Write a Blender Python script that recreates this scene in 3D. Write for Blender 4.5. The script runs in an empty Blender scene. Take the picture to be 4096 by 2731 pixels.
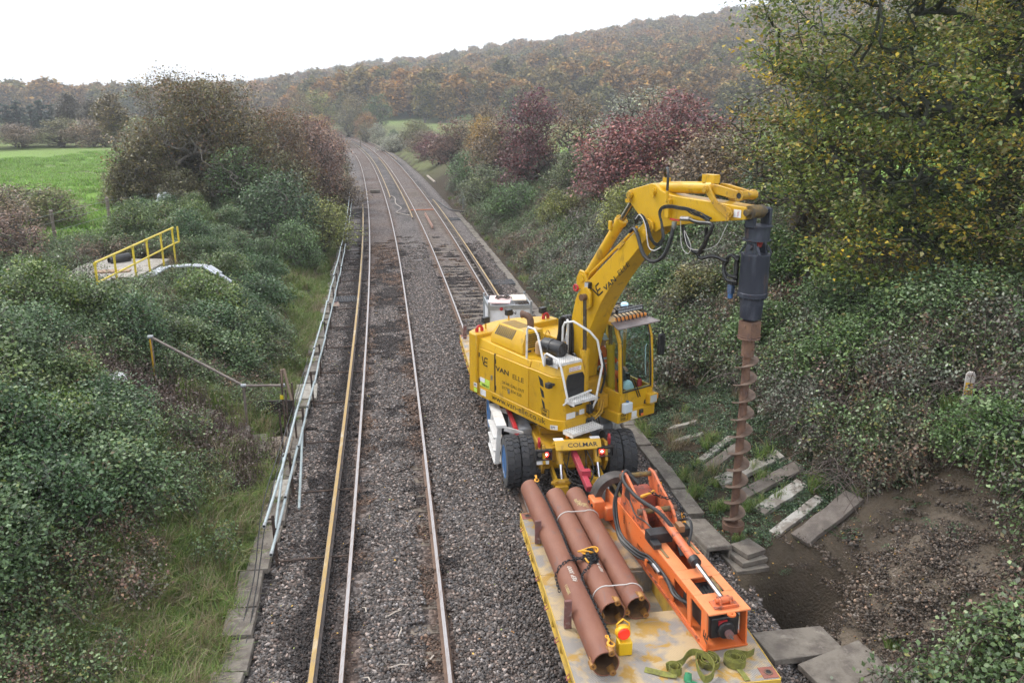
import bpy, math, random
import numpy as np
from mathutils import Matrix, Vector
R = math.radians
SC = bpy.context.scene
COL = SC.collection

# ---------------------------------------------------------------- camera
CAMZ = 7.70
cam = bpy.data.cameras.new('camera'); cam.lens = 28.79; cam.sensor_width = 36
cam.clip_start = 0.1; cam.clip_end = 9000
camo = bpy.data.objects.new('camera', cam); COL.objects.link(camo)
camo.location = (0, 0, CAMZ); camo.rotation_euler = (R(90 - 16.24), 0, 0)
SC.camera = camo

# ---------------------------------------------------------------- sky and light
SUN_EL, SUN_AZ = 48, -62          # azimuth in degrees clockwise from the view direction
W = bpy.data.worlds.new('World'); SC.world = W; W.use_nodes = True
nt = W.node_tree; nt.nodes.clear()
sky = nt.nodes.new('ShaderNodeTexSky'); sky.sky_type = 'NISHITA'; sky.sun_disc = False
sky.sun_elevation = R(SUN_EL); sky.sun_rotation = R(SUN_AZ); sky.dust_density = 4; sky.air_density = 1.0
mx = nt.nodes.new('ShaderNodeMix'); mx.data_type = 'RGBA'; mx.inputs[0].default_value = 0.86
mx.inputs[7].default_value = (10.2, 10.6, 11.3, 1)          # the even white of the cloud cover
bg = nt.nodes.new('ShaderNodeBackground'); bg.inputs[1].default_value = 0.105
ow = nt.nodes.new('ShaderNodeOutputWorld')
nt.links.new(sky.outputs[0], mx.inputs[6]); nt.links.new(mx.outputs[2], bg.inputs[0]); nt.links.new(bg.outputs[0], ow.inputs[0])
sl = bpy.data.lights.new('sun', 'SUN'); sl.energy = 1.5; sl.angle = R(18); sl.color = (1, .96, .9)
so = bpy.data.objects.new('sun', sl); COL.objects.link(so)
_d = Vector((math.sin(R(SUN_AZ)) * math.cos(R(SUN_EL)), math.cos(R(SUN_AZ)) * math.cos(R(SUN_EL)), math.sin(R(SUN_EL))))
so.rotation_euler = _d.to_track_quat('Z', 'Y').to_euler()
so.location = (-20, 30, 60)
SC.view_settings.view_transform = 'Standard'; SC.view_settings.look = 'None'
SC.view_settings.exposure = 0.82; SC.view_settings.gamma = 1.0; SC.view_settings.use_curve_mapping = False
cy = SC.cycles
cy.max_bounces = 4; cy.diffuse_bounces = 2; cy.glossy_bounces = 2; cy.transmission_bounces = 4
cy.transparent_max_bounces = 8; cy.volume_bounces = 0; cy.use_denoising = True; cy.use_adaptive_sampling = True; cy.adaptive_threshold = .03; cy.use_light_tree = False
cy.caustics_reflective = False; cy.caustics_refractive = False; cy.sample_clamp_indirect = 6

# ---------------------------------------------------------------- materials
MATS = {}
def _node(nt, t, **k):
    n = nt.nodes.new(t)
    for a, b in k.items(): setattr(n, a, b)
    return n
def mat(name, col, rough=.6, metal=0, col2=None, scale=4, mixr=(.4, .65), bump=0, bscale=None, col3=None, scale3=1.2, mix3=(.55, .7),
        spec=.5, emit=None, attr=None, transl=0, stretch=None, rnd=None, coat=0, coord='Object', detail=5, alpha=None):
    """col/col2/col3: base colour with two noise driven layers (wear, dirt, rust); rnd: ramp by object random."""
    if name in MATS: return MATS[name]
    m = bpy.data.materials.new(name); m.use_nodes = True; MATS[name] = m
    nt = m.node_tree; L = nt.links.new
    bs = nt.nodes['Principled BSDF']
    bs.inputs['Roughness'].default_value = rough; bs.inputs['Metallic'].default_value = metal
    bs.inputs['Specular IOR Level'].default_value = spec
    if coat: bs.inputs['Coat Weight'].default_value = coat
    tc = _node(nt, 'ShaderNodeTexCoord'); vec = tc.outputs[coord]
    if stretch:
        mp = _node(nt, 'ShaderNodeMapping'); mp.inputs['Scale'].default_value = stretch; L(vec, mp.inputs[0]); vec = mp.outputs[0]
    rgb = _node(nt, 'ShaderNodeRGB'); rgb.outputs[0].default_value = (*col, 1); c = rgb.outputs[0]
    if attr:
        a = _node(nt, 'ShaderNodeAttribute', attribute_name=attr); c = a.outputs['Color']
        if col != (1, 1, 1):
            mm = _node(nt, 'ShaderNodeMix', data_type='RGBA', blend_type='MULTIPLY'); mm.inputs[0].default_value = 1
            L(c, mm.inputs[6]); mm.inputs[7].default_value = (*col, 1); c = mm.outputs[2]
    if rnd:
        oi = _node(nt, 'ShaderNodeObjectInfo'); rp = _node(nt, 'ShaderNodeValToRGB'); rp.color_ramp.interpolation = 'LINEAR'
        el = rp.color_ramp.elements
        while len(el) < len(rnd): el.new(.5)
        for i, (p, cc) in enumerate(rnd): el[i].position = p; el[i].color = (*cc, 1)
        L(oi.outputs['Random'], rp.inputs[0])
        mm = _node(nt, 'ShaderNodeMix', data_type='RGBA', blend_type='MULTIPLY'); mm.inputs[0].default_value = 1
        L(c, mm.inputs[6]); L(rp.outputs[0], mm.inputs[7]); c = mm.outputs[2]
    def layer(c, cc, sc, mr, seed):
        n = _node(nt, 'ShaderNodeTexNoise'); n.inputs['Scale'].default_value = sc; n.inputs['Detail'].default_value = detail
        n.inputs['Roughness'].default_value = .62; n.inputs['Distortion'].default_value = seed * .15
        L(vec, n.inputs[0])
        mr_ = _node(nt, 'ShaderNodeMapRange'); mr_.inputs[1].default_value = mr[0]; mr_.inputs[2].default_value = mr[1]
        L(n.outputs[0], mr_.inputs[0])
        mm = _node(nt, 'ShaderNodeMix', data_type='RGBA'); L(mr_.outputs[0], mm.inputs[0]); L(c, mm.inputs[6]); mm.inputs[7].default_value = (*cc, 1)
        return mm.outputs[2]
    if col2: c = layer(c, col2, scale, mixr, 1)
    if col3: c = layer(c, col3, scale3, mix3, 3)
    L(c, bs.inputs['Base Color'])
    if bump:
        n = _node(nt, 'ShaderNodeTexNoise'); n.inputs['Scale'].default_value = bscale or scale * 3; n.inputs['Detail'].default_value = 6; L(vec, n.inputs[0])
        bp = _node(nt, 'ShaderNodeBump'); bp.inputs['Strength'].default_value = min(1, bump); bp.inputs['Distance'].default_value = .02 * max(1, bump); L(n.outputs[0], bp.inputs['Height'])
        L(bp.outputs[0], bs.inputs['Normal'])
    if emit: bs.inputs['Emission Color'].default_value = (*emit[0], 1); bs.inputs['Emission Strength'].default_value = emit[1]
    if transl:
        tr = _node(nt, 'ShaderNodeBsdfTranslucent'); L(c, tr.inputs[0]); ms = _node(nt, 'ShaderNodeMixShader'); ms.inputs[0].default_value = transl
        out = [n for n in nt.nodes if n.type == 'OUTPUT_MATERIAL'][0]
        L(bs.outputs[0], ms.inputs[1]); L(tr.outputs[0], ms.inputs[2]); L(ms.outputs[0], out.inputs[0])
    return m
def glass(name, tint=(.75, .85, .85), refl=.08):
    m = bpy.data.materials.new(name); m.use_nodes = True; MATS[name] = m; nt = m.node_tree; nt.nodes.clear(); L = nt.links.new
    tr = _node(nt, 'ShaderNodeBsdfTransparent'); tr.inputs[0].default_value = (*tint, 1)
    gl = _node(nt, 'ShaderNodeBsdfGlossy'); gl.inputs['Roughness'].default_value = .03
    lw = _node(nt, 'ShaderNodeLayerWeight'); pw = _node(nt, 'ShaderNodeMath', operation='POWER'); pw.inputs[1].default_value = 4; L(lw.outputs['Facing'], pw.inputs[0])
    ad = _node(nt, 'ShaderNodeMath', operation='MULTIPLY_ADD'); ad.inputs[1].default_value = .7; ad.inputs[2].default_value = refl; L(pw.outputs[0], ad.inputs[0])
    ms = _node(nt, 'ShaderNodeMixShader'); L(ad.outputs[0], ms.inputs[0]); L(tr.outputs[0], ms.inputs[1]); L(gl.outputs[0], ms.inputs[2])
    o = _node(nt, 'ShaderNodeOutputMaterial'); L(ms.outputs[0], o.inputs[0])
    return m

# ---------------------------------------------------------------- mesh helpers
def frame(o, ang=0):
    """world matrix of a frame at o turned by ang (radians) about z"""
    return np.array(Matrix.Translation(Vector(o)) @ Matrix.Rotation(ang, 4, 'Z'))
def n_(v): v = np.asarray(v, float); return v / (np.linalg.norm(v) + 1e-12)
def smooth_path(pts, k=6):
    P = [np.asarray(p, float) for p in pts]
    if len(P) < 3: return P
    P = [2 * P[0] - P[1]] + P + [2 * P[-1] - P[-2]]; out = []
    for i in range(1, len(P) - 2):
        a, b, c, d = P[i - 1:i + 3]
        for t in np.arange(k) / k:
            out.append(.5 * (2 * b + (c - a) * t + (2 * a - 5 * b + 4 * c - d) * t * t + (3 * b - a - 3 * c + d) * t ** 3))
    out.append(P[-2]); return out
class B:
    """collects shapes; build() links them as ONE mesh object"""
    def __init__(s, M=None): s.v = []; s.f = []; s.M = M
    def add(s, vs, fs):
        o = len(s.v); s.v += [tuple(map(float, p)) for p in vs]; s.f += [tuple(i + o for i in f) for f in fs]; return s
    def box(s, x0, x1, y0, y1, z0, z1):
        vs = [(x, y, z) for z in (z0, z1) for x, y in ((x0, y0), (x1, y0), (x1, y1), (x0, y1))]
        return s.add(vs, [(3, 2, 1, 0), (4, 5, 6, 7), (0, 1, 5, 4), (1, 2, 6, 5), (2, 3, 7, 6), (3, 0, 4, 7)])
    def beam(s, p, q, w, h, up=(0, 0, 1), w2=None, h2=None):
        p = np.asarray(p, float); q = np.asarray(q, float); d = n_(q - p)
        r = np.cross(d, up)
        if np.linalg.norm(r) < 1e-5: r = np.cross(d, (0, 1, 0))
        r = n_(r); u = np.cross(r, d); w2 = w if w2 is None else w2; h2 = h if h2 is None else h2
        vs = [p + r * a * w / 2 + u * b * h / 2 for a, b in ((-1, -1), (1, -1), (1, 1), (-1, 1))] + [q + r * a * w2 / 2 + u * b * h2 / 2 for a, b in ((-1, -1), (1, -1), (1, 1), (-1, 1))]
        return s.add(vs, [(3, 2, 1, 0), (4, 5, 6, 7), (0, 1, 5, 4), (1, 2, 6, 5), (2, 3, 7, 6), (3, 0, 4, 7)])
    def lathe(s, prof, p, axis=(0, 0, 1), n=16, closed=False, cap=True):
        """prof: (radius, height) along axis from p"""
        p = np.asarray(p, float); a = n_(axis); x = n_(np.cross(a, (0, 0, 1) if abs(a[2]) < .9 else (1, 0, 0))); y = np.cross(a, x)
        vs = []; fs = []; m = len(prof)
        for r, h in prof:
            for i in range(n):
                t = 2 * math.pi * i / n; vs.append(p + a * h + (x * math.cos(t) + y * math.sin(t)) * r)
        for j in range(m - 1 + (1 if closed else 0)):
            for i in range(n):
                k = (i + 1) % n; j2 = (j + 1) % m; fs.append((j * n + i, j * n + k, j2 * n + k, j2 * n + i))
        if not closed and cap:
            if prof[0][0] > 1e-4: fs.append(tuple(range(n - 1, -1, -1)))
            if prof[-1][0] > 1e-4: fs.append(tuple((m - 1) * n + i for i in range(n)))
        return s.add(vs, fs)
    def cyl(s, p, q, r, r2=None, n=14):
        p = np.asarray(p, float); q = np.asarray(q, float)
        return s.lathe([(r, 0), (r if r2 is None else r2, np.linalg.norm(q - p))], p, q - p, n)
    def tube(s, pts, r, n=8, k=0, flat=1.0):
        P = smooth_path(pts, k) if k else [np.asarray(p, float) for p in pts]
        vs = []; fs = []; m = len(P); T = [n_(P[min(i + 1, m - 1)] - P[max(i - 1, 0)]) for i in range(m)]
        x = np.cross(T[0], (0, 0, 1))
        if np.linalg.norm(x) < 1e-3: x = np.cross(T[0], (0, 1, 0))
        x = n_(x)
        rr = r if hasattr(r, '__len__') else None
        for i in range(m):
            x = n_(x - T[i] * np.dot(x, T[i])); y = np.cross(T[i], x)
            ri = r if rr is None else np.interp(i / (m - 1), np.linspace(0, 1, len(rr)), rr)
            for j in range(n):
                t = 2 * math.pi * (j + .5) / n; vs.append(P[i] + (x * math.cos(t) + y * math.sin(t) * flat) * ri)
        for i in range(m - 1):
            for j in range(n):
                k2 = (j + 1) % n; fs.append((i * n + j, i * n + k2, (i + 1) * n + k2, (i + 1) * n + j))
        fs.append(tuple(range(n - 1, -1, -1))); fs.append(tuple((m - 1) * n + j for j in range(n)))
        return s.add(vs, fs)
    def prism(s, poly, y0, y1, ax='xz'):
        """polygon (in plane ax) extruded along the remaining axis from y0 to y1"""
        n = len(poly); mk = {'xz': lambda a, b, y: (a, y, b), 'xy': lambda a, b, y: (a, b, y), 'yz': lambda a, b, y: (y, a, b)}[ax]
        ar = sum(poly[i][0] * poly[(i + 1) % n][1] - poly[(i + 1) % n][0] * poly[i][1] for i in range(n))
        if (ar > 0) == (ax == 'xz'): poly = poly[::-1]
        vs = [mk(a, b, y0) for a, b in poly] + [mk(a, b, y1) for a, b in poly]
        fs = [tuple(range(n - 1, -1, -1)), tuple(range(n, 2 * n))] + [(i, (i + 1) % n, n + (i + 1) % n, n + i) for i in range(n)]
        return s.add(vs, fs)
    def loft(s, rings):
        m = len(rings); n = len(rings[0]); vs = [p for r in rings for p in r]; fs = []
        for i in range(m - 1):
            for j in range(n): k = (j + 1) % n; fs.append((i * n + j, i * n + k, (i + 1) * n + k, (i + 1) * n + j))
        fs.append(tuple(range(n - 1, -1, -1))); fs.append(tuple((m - 1) * n + j for j in range(n)))
        return s.add(vs, fs)
    def ring(s, c, axis, Rr, r, n=20, m=8, a0=0, a1=2 * math.pi):
        c = np.asarray(c, float); a = n_(axis); x = n_(np.cross(a, (0, 0, 1) if abs(a[2]) < .9 else (1, 0, 0))); y = np.cross(a, x)
        full = a1 - a0 > 6.28
        pts = [c + (x * math.cos(t) + y * math.sin(t)) * Rr for t in np.linspace(a0, a1, n + (1 if full else 0))]
        return s.tube(pts, r, m)
    def mesh(s, name, off=(0, 0, 0), sm=38):
        V = np.array(s.v, float).reshape(-1, 3)
        if s.M is not None: V = V @ np.asarray(s.M)[:3, :3].T + np.asarray(s.M)[:3, 3]
        V = V - np.asarray(off, float)
        me = bpy.data.meshes.new(name); me.from_pydata(V.tolist(), [], s.f)
        if sm:
            me.polygons.foreach_set('use_smooth', np.ones(len(me.polygons), bool)); me.set_sharp_from_angle(angle=R(sm))
        return me
    def build(s, name, m, parent=None, bevel=0, sm=38, **props):
        off = (0, 0, 0)
        if parent is not None: off = parent_loc(parent)
        o = bpy.data.objects.new(name, s.mesh(name, off, sm)); o.data.materials.append(m); COL.objects.link(o)
        if parent is not None: o.parent = parent
        if bevel:
            bm = o.modifiers.new('bevel', 'BEVEL'); bm.width = bevel; bm.segments = 2; bm.limit_method = 'ANGLE'; bm.angle_limit = R(40); bm.harden_normals = False
        for k, v in props.items(): o[k] = v
        return o
def parent_loc(p):
    v = Vector((0, 0, 0))
    while p is not None: v += p.location; p = p.parent
    return v
def thing(name, label, cat, loc=(0, 0, 0), group=None):
    o = bpy.data.objects.new(name, None); COL.objects.link(o); o.location = loc; o.empty_display_size = .2
    o['label'] = label; o['category'] = cat; o['kind'] = 'thing'
    if group: o['group'] = group
    return o
def tag(o, label=None, cat=None, group=None, kind=None):
    if cat and not kind: kind = 'thing'
    for k, v in (('label', label), ('category', cat), ('group', group), ('kind', kind)):
        if v: o[k] = v
    return o
ORD = 'first second third fourth fifth sixth seventh eighth ninth tenth eleventh twelfth thirteenth fourteenth fifteenth sixteenth seventeenth eighteenth nineteenth'.split()
def nth(i):
    n = i + 1
    if n < 20: return ORD[n - 1]
    t, u = divmod(n, 10)
    return ('twentieth', 'thirtieth', 'fortieth', 'fiftieth', 'sixtieth')[t - 2] if u == 0 else ('twenty-', 'thirty-', 'forty-', 'fifty-', 'sixty-')[t - 2] + ORD[u - 1]
def copy_tree(o, parent=None):
    c = o.copy(); COL.objects.link(c)
    if parent is not None: c.parent = parent
    for ch in list(o.children): copy_tree(ch, c)
    return c
def np_mesh(name, V, F, m=None, cols=None, smooth=False):
    """fast mesh of equal sided faces; F (n,k) indices; cols per vertex"""
    V = np.asarray(V, np.float32); F = np.asarray(F, np.int32); k = F.shape[1]
    me = bpy.data.meshes.new(name); me.vertices.add(len(V)); me.vertices.foreach_set('co', V.ravel())
    me.loops.add(F.size); me.loops.foreach_set('vertex_index', F.ravel())
    me.polygons.add(len(F)); me.polygons.foreach_set('loop_start', np.arange(len(F), dtype=np.int32) * k)
    if smooth: me.polygons.foreach_set('use_smooth', np.ones(len(F), bool))
    if cols is not None:
        a = me.color_attributes.new('Col', 'FLOAT_COLOR', 'POINT'); c = np.ones((len(V), 4), np.float32); c[:, :3] = cols; a.data.foreach_set('color', c.ravel())
    me.update(); me.validate()
    if m: me.materials.append(m)
    return me
def link(name, me, parent=None, loc=None, **props):
    o = bpy.data.objects.new(name, me); COL.objects.link(o)
    if parent is not None: o.parent = parent
    if loc is not None: o.location = loc
    for k, v in props.items(): o[k] = v
    return o
_SRC = {}
def scatter(name, P, rot, scl, idx, srcs, label, cat=None):
    """one 'stuff' object: the meshes srcs instanced on points with geometry nodes"""
    P = np.asarray(P, np.float32); n = len(P)
    me = bpy.data.meshes.new(name); me.vertices.add(n); me.vertices.foreach_set('co', P.ravel())
    for nm, tp, key, val in (('rot', 'FLOAT_VECTOR', 'vector', rot), ('scl', 'FLOAT', 'value', scl), ('idx', 'INT', 'value', idx)):
        a = me.attributes.new(nm, tp, 'POINT'); a.data.foreach_set(key, np.ascontiguousarray(val, np.int32 if tp == 'INT' else np.float32).ravel())
    o = link(name, me); ng = bpy.data.node_groups.new(name, 'GeometryNodeTree')
    ng.interface.new_socket('Geometry', in_out='INPUT', socket_type='NodeSocketGeometry'); ng.interface.new_socket('Geometry', in_out='OUTPUT', socket_type='NodeSocketGeometry')
    N = ng.nodes.new; L = ng.links.new
    gi = N('NodeGroupInput'); go = N('NodeGroupOutput'); ip = N('GeometryNodeInstanceOnPoints'); jn = N('GeometryNodeJoinGeometry')
    for s in reversed(srcs):
        if s.name not in _SRC: _SRC[s.name] = bpy.data.objects.new('source_' + s.name, s)
        oi = N('GeometryNodeObjectInfo'); oi.inputs['Object'].default_value = _SRC[s.name]; oi.inputs['As Instance'].default_value = True
        L(oi.outputs['Geometry'], jn.inputs[0])
    def at(nm, tp):
        a = N('GeometryNodeInputNamedAttribute'); a.data_type = tp; a.inputs['Name'].default_value = nm
        return [s for s in a.outputs if s.enabled and s.name == 'Attribute'][0]
    L(gi.outputs[0], ip.inputs['Points']); L(jn.outputs[0], ip.inputs['Instance']); ip.inputs['Pick Instance'].default_value = True
    L(at('idx', 'INT'), ip.inputs['Instance Index'])
    e2r = N('FunctionNodeEulerToRotation'); L(at('rot', 'FLOAT_VECTOR'), e2r.inputs[0]); L(e2r.outputs[0], ip.inputs['Rotation'])
    L(at('scl', 'FLOAT'), ip.inputs['Scale']); L(ip.outputs[0], go.inputs[0])
    md = o.modifiers.new('scatter', 'NODES'); md.node_group = ng
    o['kind'] = 'stuff'; o['label'] = label
    if cat: o['category'] = cat
    return o
def text(s, size, org, ex, ey, m, parent, M=None, sx=1.0, bold=0.0, name='lettering', align='LEFT', depth=.0015):
    """flat lettering; org + ex*x + ey*y"""
    cu = bpy.data.curves.new('t', 'FONT'); cu.body = s; cu.size = size; cu.extrude = depth; cu.offset = bold * size; cu.align_x = align; cu.resolution_u = 2
    ob = bpy.data.objects.new('t', cu); me0 = bpy.data.meshes.new_from_object(ob)
    b = B(M); ex = n_(ex); ey = n_(ey); ez = np.cross(ex, ey); org = np.asarray(org, float)
    V = np.array([v.co for v in me0.vertices]).reshape(-1, 3)
    if len(V) == 0: return None
    Wd = org + np.outer(V[:, 0] * sx, ex) + np.outer(V[:, 1], ey) + np.outer(V[:, 2], ez)
    b.add(Wd, [tuple(p.vertices) for p in me0.polygons])
    bpy.data.objects.remove(ob); bpy.data.curves.remove(cu); bpy.data.meshes.remove(me0)
    return b.build(name, m, parent, sm=0)
# ================================================================ the lie of the land
rng = np.random.default_rng(7); random.seed(7)
_ys = np.array([-60, 0, 10, 30, 53, 75, 101, 128, 151, 200, 300, 500.]); _sl = np.array([-.143, -.143, -.146, -.156, -.172, -.186, -.198, -.226, -.247, -.32, -.5, -.8])
_yg = np.arange(-60, 600, .5); _sg = np.interp(_yg, _ys, _sl); _xg = np.cumsum(_sg) * .5; _xg += -1.61 - np.interp(9.55, _yg, _xg)
def xc(y): return np.interp(y, _yg, _xg)
def slope(y): return np.interp(y, _yg, _sg)
def TP(y, d, z=0.0):
    """point beside track one: y along, d metres to the right of its centre line"""
    s = float(slope(y)); k = math.hypot(1, s); return np.array([float(xc(y)) + d / k, y - s * d / k, z])
def dist(x, y): return (x - xc(y)) * np.cos(np.arctan(slope(y)))
def TANG(y): return math.atan(-float(slope(y)))        # turn of the track about z
def sstep(t): t = np.clip(t, 0, 1); return t * t * (3 - 2 * t)
class Noise:
    def __init__(s, seed, n=64): s.g = np.random.default_rng(seed).random((n, n)); s.n = n
    def one(s, x, y):
        xi = np.floor(x).astype(int); yi = np.floor(y).astype(int); fx = sstep(x - xi); fy = sstep(y - yi); n = s.n; g = s.g
        a = g[xi % n, yi % n]; b = g[(xi + 1) % n, yi % n]; c = g[xi % n, (yi + 1) % n]; d = g[(xi + 1) % n, (yi + 1) % n]
        return (a * (1 - fx) + b * fx) * (1 - fy) + (c * (1 - fx) + d * fx) * fy - .5
    def __call__(s, x, y, sc=1, oct=3):
        x = np.asarray(x, float) / sc; y = np.asarray(y, float) / sc; r = 0; a = 1
        for _ in range(oct): r = r + a * s.one(x, y); x = x * 2.03 + 7.1; y = y * 2.03 + 3.7; a *= .5
        return r
NZ = Noise(3); NZ2 = Noise(11)
# the skyline of the hills: azimuth (deg), slope of the sight line to the ridge, distance of ridge, distance of foot
_RT = []
for px, row, rr, r0 in ((-3000, 232, 600, 360), (-800, 232, 600, 360), (0, 228, 620, 360), (270, 226, 640, 350), (420, 215, 800, 340), (600, 194, 900, 330), (700, 175, 850, 300), (760, 163, 780, 262), (900, 148, 700, 240),
                        (1060, 125, 650, 236), (1250, 95, 630, 232), (1400, 70, 620, 230), (1500, 47, 620, 228), (1600, 40, 620, 226), (1700, 25, 620, 225), (1850, 5, 620, 225), (2000, -15, 620, 225), (2352, -50, 600, 225), (5000, -90, 600, 225)):
    u = (px - 1176) / 1881; v = (row - 784) / 1881; c_, s_ = math.cos(R(16.24)), math.sin(R(16.24)); dy = c_ - v * s_; dz = -s_ - v * c_
    _RT.append((math.degrees(math.atan2(u, dy)), dz / math.hypot(u, dy), rr, r0))
_RT = np.array(_RT)
def hill(x, y):
    r = np.hypot(x, y); az = np.degrees(np.arctan2(x, y)); te = np.interp(az, _RT[:, 0], _RT[:, 1]); rr = np.interp(az, _RT[:, 0], _RT[:, 2]); r0 = np.interp(az, _RT[:, 0], _RT[:, 3])
    H = np.maximum(CAMZ + te * rr - 11.5, .2)
    t = np.clip((r - r0) / (rr - r0), 0, 1.0)
    return np.where(r > r0, H * (.93 * t + .07 * sstep(t)), 0) * np.where(np.abs(az) < 100, 1, 0)
PIT = (4.95, 12.0)
def ground(x, y):
    x = np.asarray(x, float); y = np.asarray(y, float); d = dist(x, y)
    hl = np.interp(y, [0, 12, 40, 120, 200], [2.1, 2.3, 2.5, 2.3, 2.2]); hr = np.interp(y, [0, 40, 70, 120, 170], [3.4, 3.3, 2.9, 2.4, 2.1])
    sL = np.clip((-d - 2.75) / np.interp(y, [10, 30, 60], [5.6, 5.0, 5.0]), 0, 1); sR = np.clip((d - 6.45) / np.interp(y, [8, 20, 60, 120], [6.6, 6.6, 6.2, 5.5]), 0, 1)
    z = -.30 + (hl + .30) * (.75 * sL + .25 * sstep(sL)) * (d < 0) + (hr + .30) * (.75 * sR + .25 * sstep(sR)) * (d > 0)
    bank = np.clip(np.maximum(sL, sR) * 6, 0, 1)
    z = z + bank * (NZ(x, y, 3.1) * .42 + NZ2(x, y, 16) * .5)
    # the hole dug beside the track and the spoil thrown up round it
    px, py = x - PIT[0], y - PIT[1]; q = np.hypot(px * .9 - py * .12, py * .85)
    z = z - 1.9 * np.exp(-(q / .66) ** 4)
    sp = np.exp(-(((x - 6.5) / 1.2) ** 2 + ((y - 10.6) / 1.5) ** 2)); z = z + sp * (.34 + NZ(x, y, .9) * .30 + NZ2(x, y, .35, 2) * .12) + np.exp(-(((x - 6) / 2.2) ** 2 + ((y - 11.3) / 2.4) ** 2)) * (d > 6.2) * (NZ(x, y, .5) * .16 + NZ2(x, y, .9) * .16)
    return z + hill(x, y)
G1 = lambda x, y: float(ground(np.array([x]), np.array([y]))[0])
def axis(lo, hi, step, far, g):
    a = list(np.arange(lo, hi + 1e-6, step)); s = step
    up = [a[-1]]
    while up[-1] < far[1]: s *= g; up.append(up[-1] + s)
    s = step; dn = [a[0]]
    while dn[-1] > far[0]: s *= g; dn.append(dn[-1] - s)
    return np.array(dn[:0:-1] + a + up[1:])
ax = axis(-16, 13, .2, (-1300, 1300), 1.09); ay = axis(6, 30, .2, (-60, 1400), 1.06)
X, Y = np.meshgrid(ax, ay); Zg = ground(X, Y); nx, ny = len(ax), len(ay)
Dg = dist(X, Y)
soil = np.array((.115, .085, .060)); grass = np.array((.17, .31, .05)); chalk = np.array((.205, .165, .125)); litter = np.array((.055, .042, .028)); ridge = np.array((.06, .055, .035))  # litter: brown ground, darkened to paint in the shade between the brambles
cg = np.empty(X.shape + (3,)); cg[:] = litter
fieldw = np.clip((-Dg - 9.5) / 3, 0, 1) + np.clip((Dg - 14.5) / 3, 0, 1); fieldw = np.clip(fieldw, 0, 1) * (np.hypot(X, Y) < 400)
fn = np.clip(.5 + NZ(X, Y, 22, 4) * .9, 0, 1)[..., None]
fcol = grass * (1 - .45 * fn) + np.array((.19, .23, .08)) * .45 * fn
band = np.exp(-((Y - 72 - X * .12) / 9) ** 2)[..., None] * np.clip((-Dg - 9.5) / 3, 0, 1)[..., None]
fcol = fcol * (1 - .75 * band) + np.array((.24, .235, .15)) * .75 * band
cg = cg * (1 - fieldw[..., None]) + fcol * fieldw[..., None]
farb = np.clip((Y - 85) / 25, 0, 1) * ((Dg > 6) | (Dg < -2.6)) * np.clip(.75 + NZ2(X, Y, 5) * .6, 0, 1); cg = cg * (1 - farb[..., None]) + np.array((.15, .17, .065)) * farb[..., None]
gw = np.clip(.5 + NZ2(X, Y, 1.7) * 1.8, 0, 1) * np.exp(-((Dg + 3.6) / .9) ** 2); cg = cg * (1 - gw[..., None]) + np.array((.14, .18, .055)) * gw[..., None]
sw = np.clip(np.exp(-(((X - 6.1) / 1.75) ** 2 + ((Y - 10.8) / 2.0) ** 2)) * 2.2 * (.75 + NZ(X, Y, .8) * .9), 0, 1) * (Dg > 5.6); cg = cg * (1 - sw[..., None]) + (chalk * (.78 + .5 * NZ2(X, Y, .5)[..., None])) * sw[..., None]
pq = np.exp(-(np.hypot(X - PIT[0], Y - PIT[1]) / .72) ** 3); cg = cg * (1 - .85 * pq[..., None]) + np.array((.025, .019, .015)) * .85 * pq[..., None]  # the dark inside of the hole: its shade painted into the soil colour
hw = (np.hypot(X, Y) > 330)[..., None]; cg = np.where(hw & (hill(X, Y) > .5)[..., None], ridge, cg)
idx = np.arange(nx * ny).reshape(ny, nx); F = np.stack([idx[:-1, :-1], idx[:-1, 1:], idx[1:, 1:], idx[1:, :-1]], -1).reshape(-1, 4)
mg = mat('ground', (1, 1, 1), .95, attr='Col', col2=(.05, .042, .03), scale=9, mixr=(.52, .8), bump=2.2, bscale=22, spec=.2)
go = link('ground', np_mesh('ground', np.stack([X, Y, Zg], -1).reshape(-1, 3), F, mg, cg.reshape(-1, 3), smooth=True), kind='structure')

# ================================================================ ballast bed
def balz(d, y):
    a = np.abs(d); b = np.abs(d - 3.4)
    z = -.135 + 0 * d
    z = np.where((d > .28) & (d < .80) & (y < 17.5), -.185, z)                       # inner edge of track one's right rail, sleepers show
    z = np.where((b < 1.15) & (y > 22), -.172, z)
    z = z + .05 * np.exp(-((d - 1.7) / .5) ** 2)
    z = z - .28 * sstep((d - 5.35) / .7) - .14 * sstep((-d - 1.75) / .4)
    return z
yy = np.concatenate([np.arange(3, 40, .25), np.arange(40, 100, 1.0), np.arange(100, 330, 3.0)]); ds = np.arange(-2.35, 6.02, .12)
DD, YY = np.meshgrid(ds, yy); ss = slope(YY); kk = np.hypot(1, ss)
BX = xc(YY) + DD / kk; BY = YY - ss * DD / kk; BZ = balz(DD, YY) + NZ(BX, BY, .35) * .03 + NZ2(BX, BY, 2.5) * .03
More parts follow.
